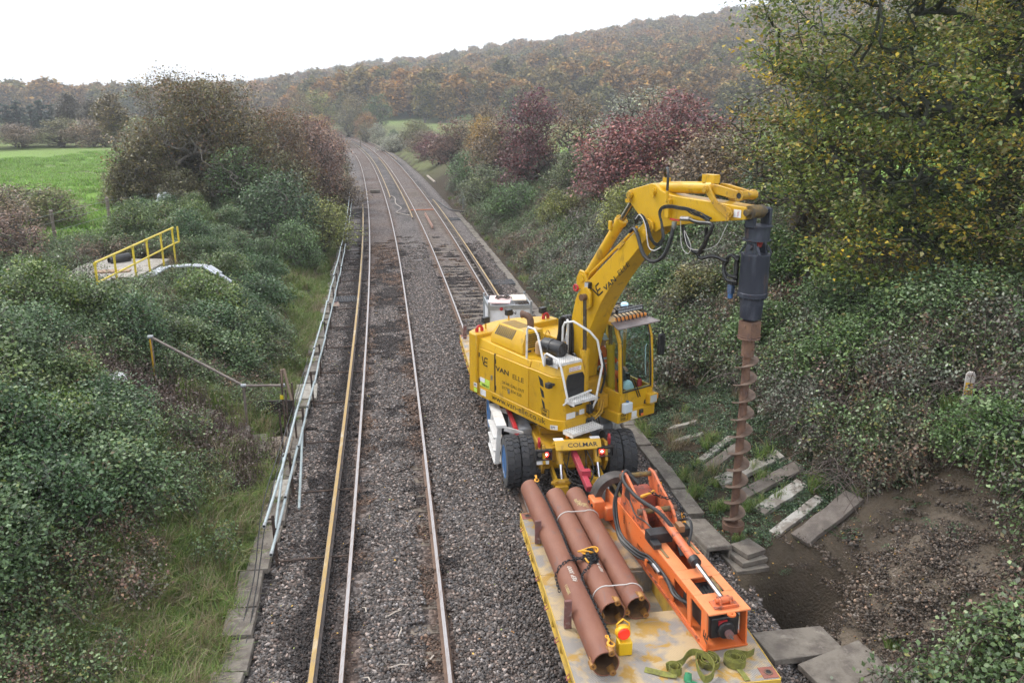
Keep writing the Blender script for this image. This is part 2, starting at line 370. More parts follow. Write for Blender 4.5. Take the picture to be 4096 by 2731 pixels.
def stain(d, y, x):
    """brown rust by the running rails, black dust by the conductor rails: a multiplier on the stone colour"""
    m = np.ones(d.shape + (3,))
    ru = np.zeros_like(d)
    for c in (-.75, .75, 2.65, 4.15): ru += np.exp(-((d - c) / .22) ** 2)
    ru *= .9; ru += .75 * np.exp(-((d) / .9) ** 2) * np.interp(y, [20, 60], [.35, 1]) + .65 * np.exp(-((d - 3.4) / .9) ** 2) * np.interp(y, [20, 60], [.3, 1])
    ru = np.clip(ru * (.8 + 1.0 * NZ(x, y, 1.3)), 0, 1)
    m = m * (1 - ru[..., None]) + np.array((.72, .52, .40)) * ru[..., None]
    bl = 1.3 * np.exp(-((d + 1.16) / .33) ** 2) * np.interp(y, [60, 70], [1, 0]) + np.exp(-((d - 4.55) / .3) ** 2) + np.exp(-((d - 1.7) / .55) ** 2) * np.interp(y, [45, 60], [0, .9])
    bl = np.clip(bl * (.75 + 1.3 * NZ2(x, y, .9)), 0, .9)
    return m * (1 - bl[..., None]) + np.array((.22, .21, .22)) * bl[..., None]
bc = stain(DD, YY, BX)
i2 = np.arange(DD.size).reshape(DD.shape); F = np.stack([i2[:-1, :-1], i2[:-1, 1:], i2[1:, 1:], i2[1:, :-1]], -1).reshape(-1, 4)
mb = bpy.data.materials.new('ballast'); mb.use_nodes = True; t = mb.node_tree; L = t.links.new; bs = t.nodes['Principled BSDF']; bs.inputs['Roughness'].default_value = .85
at_ = _node(t, 'ShaderNodeAttribute', attribute_name='Col'); tc = _node(t, 'ShaderNodeTexCoord'); vo = _node(t, 'ShaderNodeTexVoronoi'); vo.inputs['Scale'].default_value = 17; L(tc.outputs['Object'], vo.inputs[0])
sp_ = _node(t, 'ShaderNodeSeparateColor'); L(vo.outputs['Color'], sp_.inputs[0])
rp = _node(t, 'ShaderNodeValToRGB'); e = rp.color_ramp.elements; e[0].color = (.05, .04, .036, 1); e[1].color = (.27, .24, .225, 1); k = e.new(.55); k.color = (.105, .086, .078, 1); L(sp_.outputs[0], rp.inputs[0])
mm = _node(t, 'ShaderNodeMix', data_type='RGBA', blend_type='MULTIPLY'); mm.inputs[0].default_value = 1; L(rp.outputs[0], mm.inputs[6]); L(at_.outputs['Color'], mm.inputs[7]); L(mm.outputs[2], bs.inputs['Base Color'])
bp = _node(t, 'ShaderNodeBump'); bp.invert = True; bp.inputs['Strength'].default_value = .9; bp.inputs['Distance'].default_value = .04; L(vo.outputs['Distance'], bp.inputs['Height']); L(bp.outputs[0], bs.inputs['Normal'])
link('ballast_bed', np_mesh('ballast_bed', np.stack([BX, BY, BZ], -1).reshape(-1, 3), F, mb, bc.reshape(-1, 3), smooth=True), kind='structure')

# loose stones near the camera: patches of modelled stones
ico_v = []; _t = (1 + 5 ** .5) / 2
for a, b in ((-1, _t), (1, _t), (-1, -_t), (1, -_t)): ico_v += [(a, b, 0), (0, a, b), (b, 0, a)]
ico_v = np.array(ico_v) / np.hypot(1, _t)
_dm = np.linalg.norm(ico_v[:, None] - ico_v[None], axis=-1); _e = _dm.min(initial=9, where=_dm > .01) * 1.05
ico_f = [(i, j, k) for i in range(12) for j in range(i + 1, 12) for k in range(j + 1, 12) if _dm[i, j] < _e and _dm[j, k] < _e and _dm[i, k] < _e]
ico_f = np.array([f if np.dot(np.cross(ico_v[f[1]] - ico_v[f[0]], ico_v[f[2]] - ico_v[f[0]]), ico_v[f[0]]) > 0 else (f[0], f[2], f[1]) for f in ico_f])
m_stone = mat('ballast_stone', (1, 1, 1), .8, attr='Col', rnd=[(0, (.85, .85, .86)), (1, (1.12, 1.1, 1.08))], col2=(.10, .085, .08), scale=60, mixr=(.55, .8), spec=.4)
def stone_patch(name, tint, seed, span=.36, sz=(.014, .032), n=121):
    r = np.random.default_rng(seed); V = []; Fs = []; C = []
    g = int(n ** .5); pts = [(i, j) for i in range(g) for j in range(g)]
    for i, j in pts:
        p = np.array([((i + r.random()) / g - .5) * span, ((j + r.random()) / g - .5) * span, r.normal(0, .011) + .006]); s = r.uniform(*sz)
        q = ico_v * (1 + r.uniform(-.26, .26, (12, 1))) * s * np.array([r.uniform(.85, 1.35), r.uniform(.75, 1.1), r.uniform(.5, .85)])
        a = r.uniform(0, 6.28, 3); Rm = np.array(Matrix.Rotation(a[0], 3, 'Z') @ Matrix.Rotation(a[1] * .12, 3, 'X') @ Matrix.Rotation(a[2] * .12, 3, 'Y'))
        V.append(q @ Rm.T + p); Fs.append(ico_f + 12 * len(Fs))
        b = r.choice([.055, .08, .11, .155, .24, .36], p=[.12, .24, .26, .21, .12, .05]); hue = r.choice([0, 1, 2], p=[.55, .3, .15])
        base = np.array([(1.08, .94, .86), (1.2, .92, .78), (.99, .93, .92)][hue]) * b
        C.append(np.tile(base * tint, (12, 1)))
    return np_mesh(name, np.concatenate(V), np.concatenate(Fs), m_stone, np.concatenate(C))
tints = [np.ones(3), np.array((.75, .57, .45)), np.array((.33, .31, .31))]
patches = [stone_patch(f'stones_{t_}_{k_}', tints[t_], 100 + t_ * 10 + k_) for t_ in range(3) for k_ in range(3)]
pd, py_ = np.meshgrid(np.arange(-1.9, 5.95, .27), np.arange(5.5, 50, .27)); pd = pd + rng.uniform(-.06, .06, pd.shape); py_ = py_ + rng.uniform(-.06, .06, py_.shape); pd = pd.ravel(); py_ = py_.ravel()
s1 = slope(py_); k1 = np.hypot(1, s1); PX = xc(py_) + pd / k1; PY = py_ - s1 * pd / k1
st = stain(pd, py_, PX); lum = st.mean(-1); ti = np.where(lum > .86, 0, np.where(st[:, 0] - st[:, 2] > .14, 1, 2))
ti = np.where((lum < .55), 2, ti)
keep = rng.random(len(pd)) > (py_ - 36) / 14
for c in (-.752, .752, 2.648, 4.152): keep &= np.abs(pd - c) > .2
SLEEP1 = np.arange(6.35, 62, .653); SLEEP2 = np.arange(19.2, 78, .653)
def near_sleeper(y, arr): return np.abs((y - arr[0] + .3265) % .653 - .3265)
keep &= ~((pd > .34) & (pd < .8) & (py_ < 17.5) & (near_sleeper(py_, SLEEP1) < .20) & (rng.random(len(pd)) < .9))
keep &= ~((np.abs(pd - 3.4) < 1.1) & (py_ > 19) & (near_sleeper(py_, SLEEP2) < .2))
pz = balz(pd, py_) + NZ(PX, PY, .35) * .03 + NZ2(PX, PY, 2.5) * .03 + .004
P = np.stack([PX, PY, pz], -1)[keep]; n = len(P)
rot = np.stack([rng.normal(0, .05, n), rng.normal(0, .05, n), rng.uniform(0, 6.28, n)], -1)
scatter('ballast_stones', P, rot, rng.uniform(.95, 1.15, n), ti[keep] * 3 + rng.integers(0, 3, n), patches, 'grey and brown crushed stone ballast between and beside the rails')

# ================================================================ tracks
m_rail = mat('rail_rust', (.135, .082, .058), .8, col2=(.20, .125, .085), scale=6, mixr=(.4, .7), bump=.2, bscale=60)
m_head = mat('rail_head', (.42, .39, .38), .36, .75, col2=(.24, .17, .13), scale=3, mixr=(.5, .8), stretch=(9, 1, 1))
m_cond = mat('conductor_side', (.10, .085, .08), .75, col2=(.16, .12, .10), scale=5)
m_condt = mat('conductor_top', (.40, .26, .085), .5, .25, col2=(.30, .22, .13), scale=4, mixr=(.45, .7), col3=(.5, .42, .3), scale3=1.5, stretch=(4, 1, 1))
m_conc = mat('concrete', (.20, .175, .145), .9, col2=(.12, .10, .085), scale=4, mixr=(.42, .62), bump=.5, bscale=45, col3=(.28, .25, .21), scale3=7, mix3=(.58, .75))
m_sleep = mat('sleeper_concrete', (.20, .165, .13), .9, col2=(.11, .085, .068), scale=7, mixr=(.42, .65), bump=.5, bscale=50)
m_clip = mat('rail_clip', (.075, .05, .04), .7, col2=(.13, .08, .055), scale=20)
def sweep(prof, y0, y1, d0, M=None, step=1.2, ramp=0):
    b = B(); ys_ = np.linspace(y0, y1, max(2, int(abs(y1 - y0) / step))); rings = []
    for y in ys_:
        dz = 0
        if ramp: dz = -ramp * (max(0, 1 - (y - y0) / 2.2) * (y0 > 8) + max(0, 1 - (y1 - y) / 2.2) * (y1 < 220))
        rings.append([TP(y, d0 + a, z + dz) for a, z in prof])
    return b.loft(rings)
RP = [(-.07, -.159), (.07, -.159), (.07, -.148), (.012, -.13), (.010, -.045), (.034, -.036), (.035, -.008), (.028, -.001), (-.028, -.001), (-.035, -.008), (-.034, -.036), (-.010, -.045), (-.012, -.13), (-.07, -.148)][::-1]
slb = B(); q = [(-.14, -.20), (.14, -.20), (.115, 0), (-.115, 0)]
slb.prism([(a, z) for a, z in q], -1.25, 1.25); sl_me = slb.mesh('sleeper'); sl_me.materials.append(m_sleep)
# a sprung clip, a bent bar, and its rubber pad
cl = B(); cl.tube([(-.05, .03, .02), (-.05, .11, .03), (0, .135, .05), (.05, .11, .035), (.05, .05, .045), (.0, .04, .05), (-.01, .12, .035)], .0105, 5, k=2); cl.box(-.09, .09, -.07, .02, 0, .008); cl_me = cl.mesh('rail_clip'); cl_me.materials.append(m_clip)
def track(d0, ys_, y1, label):
    r = thing('railway_track', label, 'railway track', tuple(TP(8, d0, -.17)))
    for s in (-.752, .752):
        b = sweep(RP, 3, y1, d0 + s); o = b.build('rail', m_rail, r)
        sweep([(.027, .0005), (-.027, .0005), (-.027, -.002), (.027, -.002)], 3, y1, d0 + s).build('running_surface', m_head, o)
    off = parent_loc(r)
    for y in ys_:
        p = TP(y, d0, -.163); o = link('sleeper', sl_me, r, Vector(p) - off); o.rotation_euler = (0, 0, TANG(y) + R(90) + random.uniform(-.008, .008))
        if y < 27 or d0 > 1 and y < 36:
            for s in (-.752, .752):
                for w in (-1, 1):
                    c = link('rail_clip', cl_me, o, (0, s + w * .075, .006)); c.rotation_euler = (0, 0, 0 if w > 0 else math.pi)
    return r
track(0, SLEEP1, 300, 'empty left-hand railway track with rusty rails half buried in ballast')
track(3.4, SLEEP2, 300, 'right-hand railway track with exposed concrete sleepers, carrying the yellow machine')
CP = [(-.065, -.07), (.065, -.07), (.065, -.055), (.02, -.035), (.018, .02), (.038, .03), (.04, .07), (.034, .076), (-.034, .076), (-.04, .07), (-.038, .03), (-.018, .02), (-.02, -.035), (-.065, -.055)][::-1]
ins = B(); ins.lathe([(.07, 0), (.075, .02), (.05, .03), (.06, .05), (.045, .075), (.05, .09)], (0, 0, 0), n=10); ins_me = ins.mesh('insulator'); ins_me.materials.append(mat('insulator', (.30, .24, .2), .5, col2=(.1, .08, .07)))
def conductor(d0, y0, y1, label):
    r = thing('conductor_rail', label, 'rail', tuple(TP(y0, d0, -.16)), 'raised third rails')
    o = sweep(CP, y0, y1, d0, ramp=.07).build('rail', m_cond, r)
    sweep([(.033, .0785), (-.033, .0785), (-.033, .074), (.033, .074)], y0, y1, d0, ramp=.07).build('contact_surface', m_condt, r)
    off = parent_loc(r)
    for y in np.arange(y0 + 1.5, min(y1, 60), 2.612): link('insulator', ins_me, r, Vector(TP(y, d0, -.16)) - off)
conductor(-1.155, 3, 66, 'long yellow-brown third rail at the left of the empty track')
conductor(1.155, 69.7, 300, 'third rail inside the curve, starting right of the empty track beyond the pale box')
conductor(2.245, 57.1, 122, 'third rail between the two tracks, ending by the cut cable')
conductor(4.555, 3, 67.8, 'third rail on the far right, running behind the excavator')
conductor(4.555, 117, 300, 'distant third rail on the outer side of the bend')
# loose rail lying in the four foot, marker box, walkway grates
b = sweep(CP, 52.2, 59.2, 3.28); o = b.build('loose_rail', mat('bare_rail', (.36, .20, .15), .7, col2=(.2, .12, .09)), None); tag(o, 'short reddish length of rail lying loose on the right-hand sleepers', 'rail')
bx = B(frame(TP(75, .02, -.1), TANG(75))); bx.box(-.42, .42, -.3, .3, 0, .26); tag(bx.build('balise_box', m_conc, bevel=.03), 'pale concrete box between the rails of the empty track', 'box')
m_grate = mat('grate_steel', (.085, .09, .10), .6, .3)
def grate(y, d, w, l, label):
    r = thing('drain_grate', label, 'drain grate', tuple(TP(y, d, -.13))); M = frame(TP(y, d, -.13), TANG(y)); b = B(M)
    for s in (-1, 1): b.box(s * w - .02, s * w + .02, -l, l, 0, .05); b.box(-w, w, s * l - .02, s * l + .02, 0, .048)
    b.build('frame', m_grate, r)
    for x in np.arange(-w + .05, w - .02, .07): B(M).box(x - .012, x + .012, -l + .02, l - .02, .01, .045).build('bar', m_grate, r)
grate(33.3, -1.6, .48, .42, 'dark metal grating in the ballast beside the pipe supports'); grate(35.6, 5.2, .52, .45, 'dark metal grating in the ballast right of the tracks behind the white crate')
grate(56.5, 5.0, .5, .5, 'small dark metal grating in the ballast far down the right side')
# ================================================================ paints
YEL = mat('yellow_paint', (.60, .345, .012), .38, col2=(.50, .28, .014), scale=1.7, mixr=(.45, .75), col3=(.20, .12, .035), scale3=6, mix3=(.575, .78), bump=.05, bscale=40, stretch=(1, 1, .4))
YELD = mat('yellow_paint_worn', (.52, .29, .014), .45, col2=(.37, .20, .025), scale=3, mixr=(.42, .7), col3=(.10, .055, .03), scale3=7, mix3=(.56, .70), bump=.1, bscale=40)
WHT = mat('white_paint', (.72, .71, .69), .5, col2=(.50, .47, .43), scale=6, mixr=(.5, .75), col3=(.22, .15, .11), scale3=14, mix3=(.66, .74))
GRYP = mat('grey_paint', (.36, .38, .41), .5, col2=(.22, .22, .23), scale=5)
BLK = mat('black_plastic', (.018, .018, .02), .45, col2=(.035, .033, .032), scale=8)
HOSE = mat('black_hose', (.016, .016, .017), .42, col2=(.04, .038, .036), scale=30, mixr=(.5, .7))
INK = mat('black_lettering', (.012, .012, .013), .5)
DKIN = mat('dark_grey_lettering', (.10, .075, .02), .5)
CHR = mat('chrome_rod', (.75, .76, .78), .12, 1.0)
STL = mat('bare_steel', (.42, .42, .43), .38, .85, col2=(.25, .22, .2), scale=12)
RED = mat('red_paint', (.52, .025, .03), .45, col2=(.33, .03, .035), scale=6)
REDP = mat('faded_red_paint', (.46, .045, .075), .5, col2=(.28, .04, .05), scale=5)
BLU = mat('blue_rim', (.035, .16, .42), .45, col2=(.06, .10, .17), scale=6)
RUB = mat('tyre_rubber', (.028, .029, .034), .8, col2=(.06, .056, .052), scale=9, mixr=(.45, .8), bump=.3, bscale=60)
RUBW = mat('tyre_wall', (.10, .098, .095), .85, col2=(.05, .05, .05), scale=7)
DIRT = mat('oily_metal', (.06, .045, .03), .7, col2=(.20, .12, .02), scale=9, mixr=(.45, .7))
RUSTY = mat('rusty_steel', (.125, .070, .048), .75, col2=(.19, .105, .065), scale=6, mixr=(.4, .7), col3=(.10, .06, .05), scale3=9, bump=.25, bscale=40)
PLATE = mat('white_sticker', (.75, .74, .74), .5, col2=(.5, .5, .52), scale=60, mixr=(.58, .66))
GRNS = mat('green_sticker', (.50, .70, .10), .5)
NAVY = mat('drill_head_paint', (.030, .034, .050), .5, .2, col2=(.075, .085, .11), scale=5, mixr=(.5, .72), col3=(.16, .085, .055), scale3=3.5, mix3=(.60, .72), bump=.15, bscale=25, stretch=(1, 1, .35))
AMB = mat('amber_lens', (.85, .28, .02), .25)
GLS = glass('cab_glass', (.86, .93, .93), .07)

# ================================================================ the road rail excavator
EXC = (1.15, 17.25, 0)
ex = thing('road_rail_excavator', 'yellow road-rail excavator with drilling auger standing on the right-hand track', 'excavator', EXC)
HA = R(-53.5)                                   # heading of the upper works: local x forward, y to the machine's left
ME = frame(EXC, HA)
UA = math.atan(.1454); MU = frame((.98, 17.23, 0), UA)   # undercarriage: x to the right of the track, y along it away from the camera
E = lambda: B(ME)
Uc = lambda: B(MU)
# ---------------- undercarriage
Uc().box(-.62, .62, -1.75, 1.75, .52, .82).box(-.5, .5, -.75, .75, .82, 1.0).build('chassis', YELD, ex, bevel=.02)
Uc().cyl((0, 0, 1.0), (0, 0, 1.17), .62, n=28).cyl((0, 0, .94), (0, 0, 1.0), .70, n=28).build('slew_ring', DIRT, ex)
for y in (-1.4, 1.4):
    b = Uc(); b.beam((-.75, y, .52), (.75, y, .52), .2, .22); b.lathe([(.12, -.22), (.24, -.1), (.24, .1), (.12, .22)], (0, y, .52), (1, 0, 0), 14); b.build('axle', YELD, ex, bevel=.01)
# tyres: one dual wheel built at the origin, axis x
def tyre_mesh():
    b = B(); r = .53; w = .145
    b.lathe([(.335, -w * .95), (.36, -w), (.47, -w * 1.02), (.515, -w * .88), (r, -w * .7), (r, w * .7), (.515, w * .88), (.47, w * 1.02), (.36, w), (.335, w * .95)], (0, 0, 0), (1, 0, 0), 48, closed=True)
    return b
def tread_mesh():
    b = B(); N = 26
    for i in range(N):
        for s in (-1, 1):
            a = 2 * math.pi * (i + (.5 if s > 0 else 0)) / N; da = 2 * math.pi / N * .40
            pts = []
            for (x, aa, rr) in ((.008, -da, .528), (.06, -da * 1.0 + .03, .528), (.10, -da - .03, .527), (.138, -da + .02, .508)):
                pts.append((s * x, a + aa, rr))
            top = []; bot = []
            for x, aa, rr in pts: top.append((x, aa, rr + .024)); 
            for x, aa, rr in [(p[0], p[1] + 2 * da, p[2]) for p in pts][::-1]: top.append((x, aa, rr + .024))
            f = lambda q, dr: (q[0], math.cos(q[1]) * (q[2] + dr), math.sin(q[1]) * (q[2] + dr))
            n = len(top); vs = [f(q, 0) for q in top] + [f(q, -.035) for q in top]
            fs = [tuple(range(n)), ] + [(i_, n + i_, n + (i_ + 1) % n, (i_ + 1) % n) for i_ in range(n)]
            if s < 0: fs = [t_[::-1] for t_ in fs]
            b.add(vs, fs)
    return b
def rim_mesh():
    b = B()
    b.lathe([(.34, -.13), (.345, -.145), (.325, -.145), (.30, -.10), (.29, .02), (.12, .05), (.11, -.02), (.06, -.03), (.06, .09), (.29, .09), (.30, .13)], (0, 0, 0), (1, 0, 0), 28)
    for i in range(10): a = i * math.pi / 5; b.cyl((-.0, math.cos(a) * .19, math.sin(a) * .19), (-.0 + .05, math.cos(a) * .19, math.sin(a) * .19), .018, n=6)
    return b
ty_me = tyre_mesh().mesh('tyre', sm=30); ty_me.materials.append(RUBW); td_me = tread_mesh().mesh('tread', sm=20); td_me.materials.append(RUB); rm_me = rim_mesh().mesh('rim'); rm_me.materials.append(BLU)
for y in (-1.4, 1.4):
    for s in (-1, 1):
        for k, x in enumerate((1.215, .905)):
            p = np.array(MU) @ np.array([s * x, y, .545, 1]); o = link('wheel', ty_me, ex, Vector(p[:3]) - Vector(EXC)); o.rotation_euler = (0, 0, UA)
            o.rotation_euler[2] = UA + (math.pi if s > 0 else 0); 
            t_ = link('tread', td_me, o); t_.rotation_euler = (random.random(), 0, 0)
            if k == 0: link('rim', rm_me, o)
# white access steps hung between the left wheels
b = Uc()
for x, z0, z1 in ((-1.34, .12, 1.0),):
    for y in (-.52, .55): b.beam((x, y, .95), (x - .06, y, .10), .05, .10)
    b.beam((x + .03, -.62, 1.0), (x + .03, .75, 1.0), .22, .07)
    for z in (.70, .40, .12): b.beam((x - .03, -.52, z), (x - .03, .55, z), .20, .045)
    b.beam((x + .1, -.6, .95), (x + .5, -.6, .80), .06, .10); b.beam((x + .1, .6, .95), (x + .5, .6, .8), .06, .1)
b.build('side_steps', WHT, ex, bevel=.006)
Uc().box(-1.0, -.62, -.5, .6, .40, .88).box(.62, 1.2, -.5, .6, .4, .88).build('side_tank', GRYP, ex, bevel=.02)
b = Uc()
for y in (-.45, .45): b.beam((1.3, y, .95), (1.36, y, .12), .05, .10)
b.beam((1.27, -.55, 1.0), (1.27, .7, 1.0), .24, .07)
for z in (.70, .40, .12): b.beam((1.33, -.45, z), (1.33, .45, z), .2, .045)
b.build('side_steps', WHT, ex, bevel=.006)
# red prop bar
Uc().beam((-1.02, .75, 1.0), (-.98, -.52, .88), .09, .09).beam((-.98, -.52, .88), (-.97, -.85, .66), .11, .05).build('prop_bar', RED, ex, bevel=.01)
# ---------------- rail gear at the near end
b = Uc(); b.prism([(-1.72, 1.02), (-1.95, 1.20), (-2.02, 1.20), (-2.14, 1.06), (-2.14, 1.03), (-2.0, 1.12), (-1.72, .98)], -.42, .52, 'yz')
cover = b.build('rail_gear_cover', YEL, ex, bevel=.008)
b = Uc(); b.prism([(-1.75, .80), (-1.75, 1.10), (-2.05, 1.15), (-2.15, .78), (-1.95, .48)], -.68, -.62, 'yz').prism([(-1.75, .80), (-1.75, 1.10), (-2.05, 1.15), (-2.15, .78), (-1.95, .48)], .60, .66, 'yz'); b.box(-.7, .7, -1.78, -1.68, .5, .95)
b.build('gear_frame', YELD, ex, bevel=.008)
for s in (-1, 1):
    xx = .05 + s * .38
    b = Uc(); b.cyl((xx, -2.0, 1.05), (xx + .01, -2.12, .78), .068, n=16); b.cyl((xx + .01, -2.115, .80), (xx + .01, -2.13, .755), .08, n=16); cyo = b.build('hydraulic_cylinder', YELD, ex)
    Uc().cyl((xx + .01, -2.12, .78), (xx + .02, -2.26, .46), .037, n=14).build('chrome_rod', CHR, cyo)
    b = Uc(); b.cyl((xx - .16, -2.28, .42), (xx + .16, -2.28, .42), .075, n=16); b.beam((xx - .1, -1.75, .50), (xx - .1, -2.35, .42), .06, .15); b.beam((xx + .1, -1.75, .50), (xx + .1, -2.35, .42), .06, .15); b.box(xx - .14, xx + .12, -2.45, -2.22, .12, .40); b.cyl((xx - .2, -2.28, .42), (xx + .2, -2.28, .42), .04, n=10)
    b.build('wheel_arm', YELD, ex, bevel=.008)
    Uc().lathe([(.0, -.07), (.28, -.07), (.285, -.045), (.235, -.04), (.225, .07), (.0, .07)], (-.23 + s * .735 * 1 + 0, -2.35, .235), (-s, 0, 0), 24).build('rail_wheel', STL, ex)
# tail lamps in black hoods
for x in (-.66, .60):
    b = Uc(); b.box(x - .17, x + .17, -2.15, -2.05, 1.03, 1.07); b.box(x - .17, x - .15, -2.15, -2.05, .88, 1.03); b.box(x + .15, x + .17, -2.15, -2.05, .88, 1.03); b.box(x - .17, x + .17, -2.06, -2.03, .87, 1.05); b.box(x - .17, x + .17, -2.15, -2.05, .86, .88)
    lh = b.build('lamp_hood', BLK, ex, bevel=.004)
    xr = x + .06 if x < 0 else x - .06; xw = x - .07 if x < 0 else x + .07
    Uc().lathe([(.055, 0), (.052, .03), (.0, .035)], (xr, -2.06, .955), (0, -1, 0), 16).build('red_lamp', mat('tail_lamp', (.8, .02, .02), .3, emit=((1, .05, .04), 2.2)), lh)
    b = Uc()
    for dx, dz in ((0, 0), (.018, 0), (-.018, 0), (0, .018), (0, -.018)): b.lathe([(.009, .0), (.0, .012)], (xr + dx, -2.09, .955 + dz), (0, -1, 0), 8)
    b.build('lit_element', mat('lit_element', (1, .3, .25), .3, emit=((1, .5, .42), 14)), lh)
    Uc().lathe([(.05, 0), (.048, .025), (.0, .03)], (xw, -2.06, .955), (0, -1, 0), 14).build('clear_lamp', STL, lh)
Uc().box(-.8, -.55, -2.12, -2.11, .76, .84).build('number_plate', PLATE, ex)
for x in (-.33, .42): Uc().beam((x - .1, -1.93, 1.202), (x + .1, -1.93, 1.202), .12, .006).build('sticker', PLATE, ex)
for x in (-.72, .72): Uc().prism([(-1.86, 1.05), (-1.98, 1.05), (-2.0, 1.2), (-1.95, 1.27), (-1.88, 1.25)], x - .02, x + .02, 'yz').build('lifting_eye', RED, ex, bevel=.006)
text('COLMAR', .13, (-.16, -2.06, 1.135), (1, 0, 0), (0, -.7, .75), INK, cover, MU, sx=1.15, bold=.012) if False else text('COLMAR', .125, (-.17, -2.115, 1.095), (1, 0, 0), (0, .66, .75), INK, cover, MU, sx=1.2, bold=.012)
# red tow bar and service hoses to the trailer
b = Uc(); b.beam((-.02, -1.95, .92), (.06, -3.05, .62), .11, .13); b.box(-.02, .16, -2.75, -2.62, .72, .86); b.build('tow_bar', REDP, ex, bevel=.01)
for p in ([(-.1, -1.95, .9), (-.2, -2.3, .6), (.15, -2.5, .48), (.3, -2.35, .62), (.1, -2.25, .7), (-.2, -2.45, .55), (0, -2.9, .6)], [(.25, -1.95, .95), (.35, -2.2, .65), (.18, -2.6, .5), (.1, -3.0, .6)], [(-.3, -1.95, .95), (-.15, -2.15, .62), (.12, -2.3, .55), (.2, -2.15, .8), (.22, -1.95, .95)]):
    Uc().tube(p, .013, 6, k=5).build('hose', HOSE, ex)

# ---------------- upper works
z0, z1 = 1.22, 2.58
b = E()                                          # main housing, right-hand side (towards the camera)
b.prism([(-1.72, -1.16), (.98, -1.16), (1.22, -.98), (1.22, -.42), (.2, -.42), (-1.72, -.42)], z0 + .02, 2.36, 'xy')
hs = b.build('engine_housing', YEL, ex, bevel=.02)
# bevelled roof strip over the side doors, and the front locker that slopes up to the step
b = E(); b.loft([[(-1.70, -1.158, 2.36), (.24, -1.158, 2.36), (.24, -.44, 2.36), (-1.70, -.44, 2.36)], [(-1.70, -1.11, 2.56), (.24, -1.11, 2.50), (.24, -.44, 2.54), (-1.70, -.44, 2.6)]]); b.build('side_cowl', YEL, hs, bevel=.015)
b = E(); b.loft([[(.262, -1.15, 2.36), (.97, -1.15, 2.36), (1.205, -.97, 2.36), (1.205, -.44, 2.36), (.262, -.44, 2.36)], [(.262, -1.10, 2.53), (.93, -1.08, 2.60), (1.10, -.92, 2.61), (1.10, -.44, 2.61), (.262, -.44, 2.54)]]); b.build('front_cowl', YEL, hs, bevel=.015)
E().prism([(-1.70, -1.185), (1.0, -1.185), (1.24, -1.0), (1.24, -.42), (-1.70, -.42)], z0 - .02, z0 + .215, 'xy').build('sill', YEL, hs, bevel=.012)
# doors with gaps round them
for x0, x1 in ((-1.60, -1.02), (-.96, .235)):
    dr = E().box(x0, x1, -1.178, -1.15, 1.45, 2.345).build('side_door', YEL, hs, bevel=.006)
    xl = x1 - .09 if x0 < -1.5 else x0 + .50
    E().box(xl - .035, xl + .035, -1.184, -1.176, 1.58 if x0 > -1.5 else 1.72, 1.68 if x0 > -1.5 else 1.83).build('door_latch', STL, dr, bevel=.003)
    for zz_ in (1.58, 2.2): E().cyl((x0 + .012, -1.186, zz_ - .05), (x0 + .012, -1.186, zz_ + .05), .012, n=8).build('hinge', BLK, dr)
E().box(-1.02, -.96, -1.165, -1.155, 1.45, 2.36).build('door_gap', BLK, hs)
for i in range(3):                               # slanted openings in the front locker
    zt = 2.27 - i * .235; E().prism([(.56 + i * .055, zt), (.70 + i * .03, zt - .06), (.735 + i * .03, zt - .20), (.635 + i * .05, zt - .19)], -1.168, -1.158).build('vent_opening', BLK, hs)
# front face: black hatch, step plates
b = E(); b.prism([(-.98, 2.30), (-.93, 2.42), (-.55, 2.42), (-.50, 2.32), (-.50, 1.78), (-.55, 1.70), (-.85, 1.70), (-.93, 1.8)], 1.222, 1.25, 'yz'); ht = b.build('black_hatch', BLK, hs, bevel=.01)
E().box(1.249, 1.257, -.97, -.51, 2.06, 2.085).build('hatch_rib', BLK, ht)
def tread_step(u0, u1, v0, v1, z, nm='step'):
    o = E().box(u0, u1, v0, v1, z - .012, z).box(u0, u1, v0, v0 + .012, z - .09, z).box(u0, u1, v1 - .012, v1, z - .09, z).box(u1 - .012, u1, v0, v1, z - .05, z).build(nm, WHT, ex, bevel=.003)
    b = E(); bh = E(); nu = max(3, int((u1 - u0) / .055)); nv = int((v1 - v0) / .05)
    for i in range(nu):
        for j in range(nv):
            x = u0 + (i + .5) * (u1 - u0) / nu; y = v0 + (j + .5) * (v1 - v0) / nv
            b.lathe([(.019, 0), (.013, .009), (.008, .009)], (x, y, z), (0, 0, 1), 6); bh.box(x - .008, x + .008, y - .011, y + .011, z + .0095, z + .0105)
    b.build('grip_studs', WHT, o); bh.build('grip_holes', BLK, o)
    return o
tread_step(.70, 1.12, -1.12, -.46, 2.64, 'top_step'); tread_step(1.25, 1.54, -1.02, -.38, 1.93); tread_step(1.24, 1.56, -1.05, -.22, 1.26)
# white handrails
HR = lambda pts, r=.024: E().tube(pts, r, 10).build('handrail', WHT, ex)
HR([(.66, -.62, 2.56), (.68, -.62, 3.26), (.74, -.62, 3.36), (1.0, -.62, 3.44), (1.26, -.40, 3.25), (1.32, -.24, 3.05), (1.36, -.12, 2.5), (1.36, -.28, 1.75), (1.33, -.34, 1.6), (1.26, -.42, 1.6)])
HR([(.66, -.48, 2.56), (.67, -.48, 3.30), (.72, -.54, 3.40)]); HR([(.05, -1.08, 2.5), (.06, -1.08, 3.12), (.10, -1.08, 3.2), (.32, -1.08, 3.2), (.42, -1.08, 3.1), (.66, -1.1, 2.52)])
HR([(.72, -1.14, 2.52), (.74, -1.14, 2.76), (.8, -1.14, 2.80), (1.16, -1.14, 2.76), (1.24, -1.13, 2.62), (1.40, -1.06, 1.92), (1.25, -1.05, 1.80)])
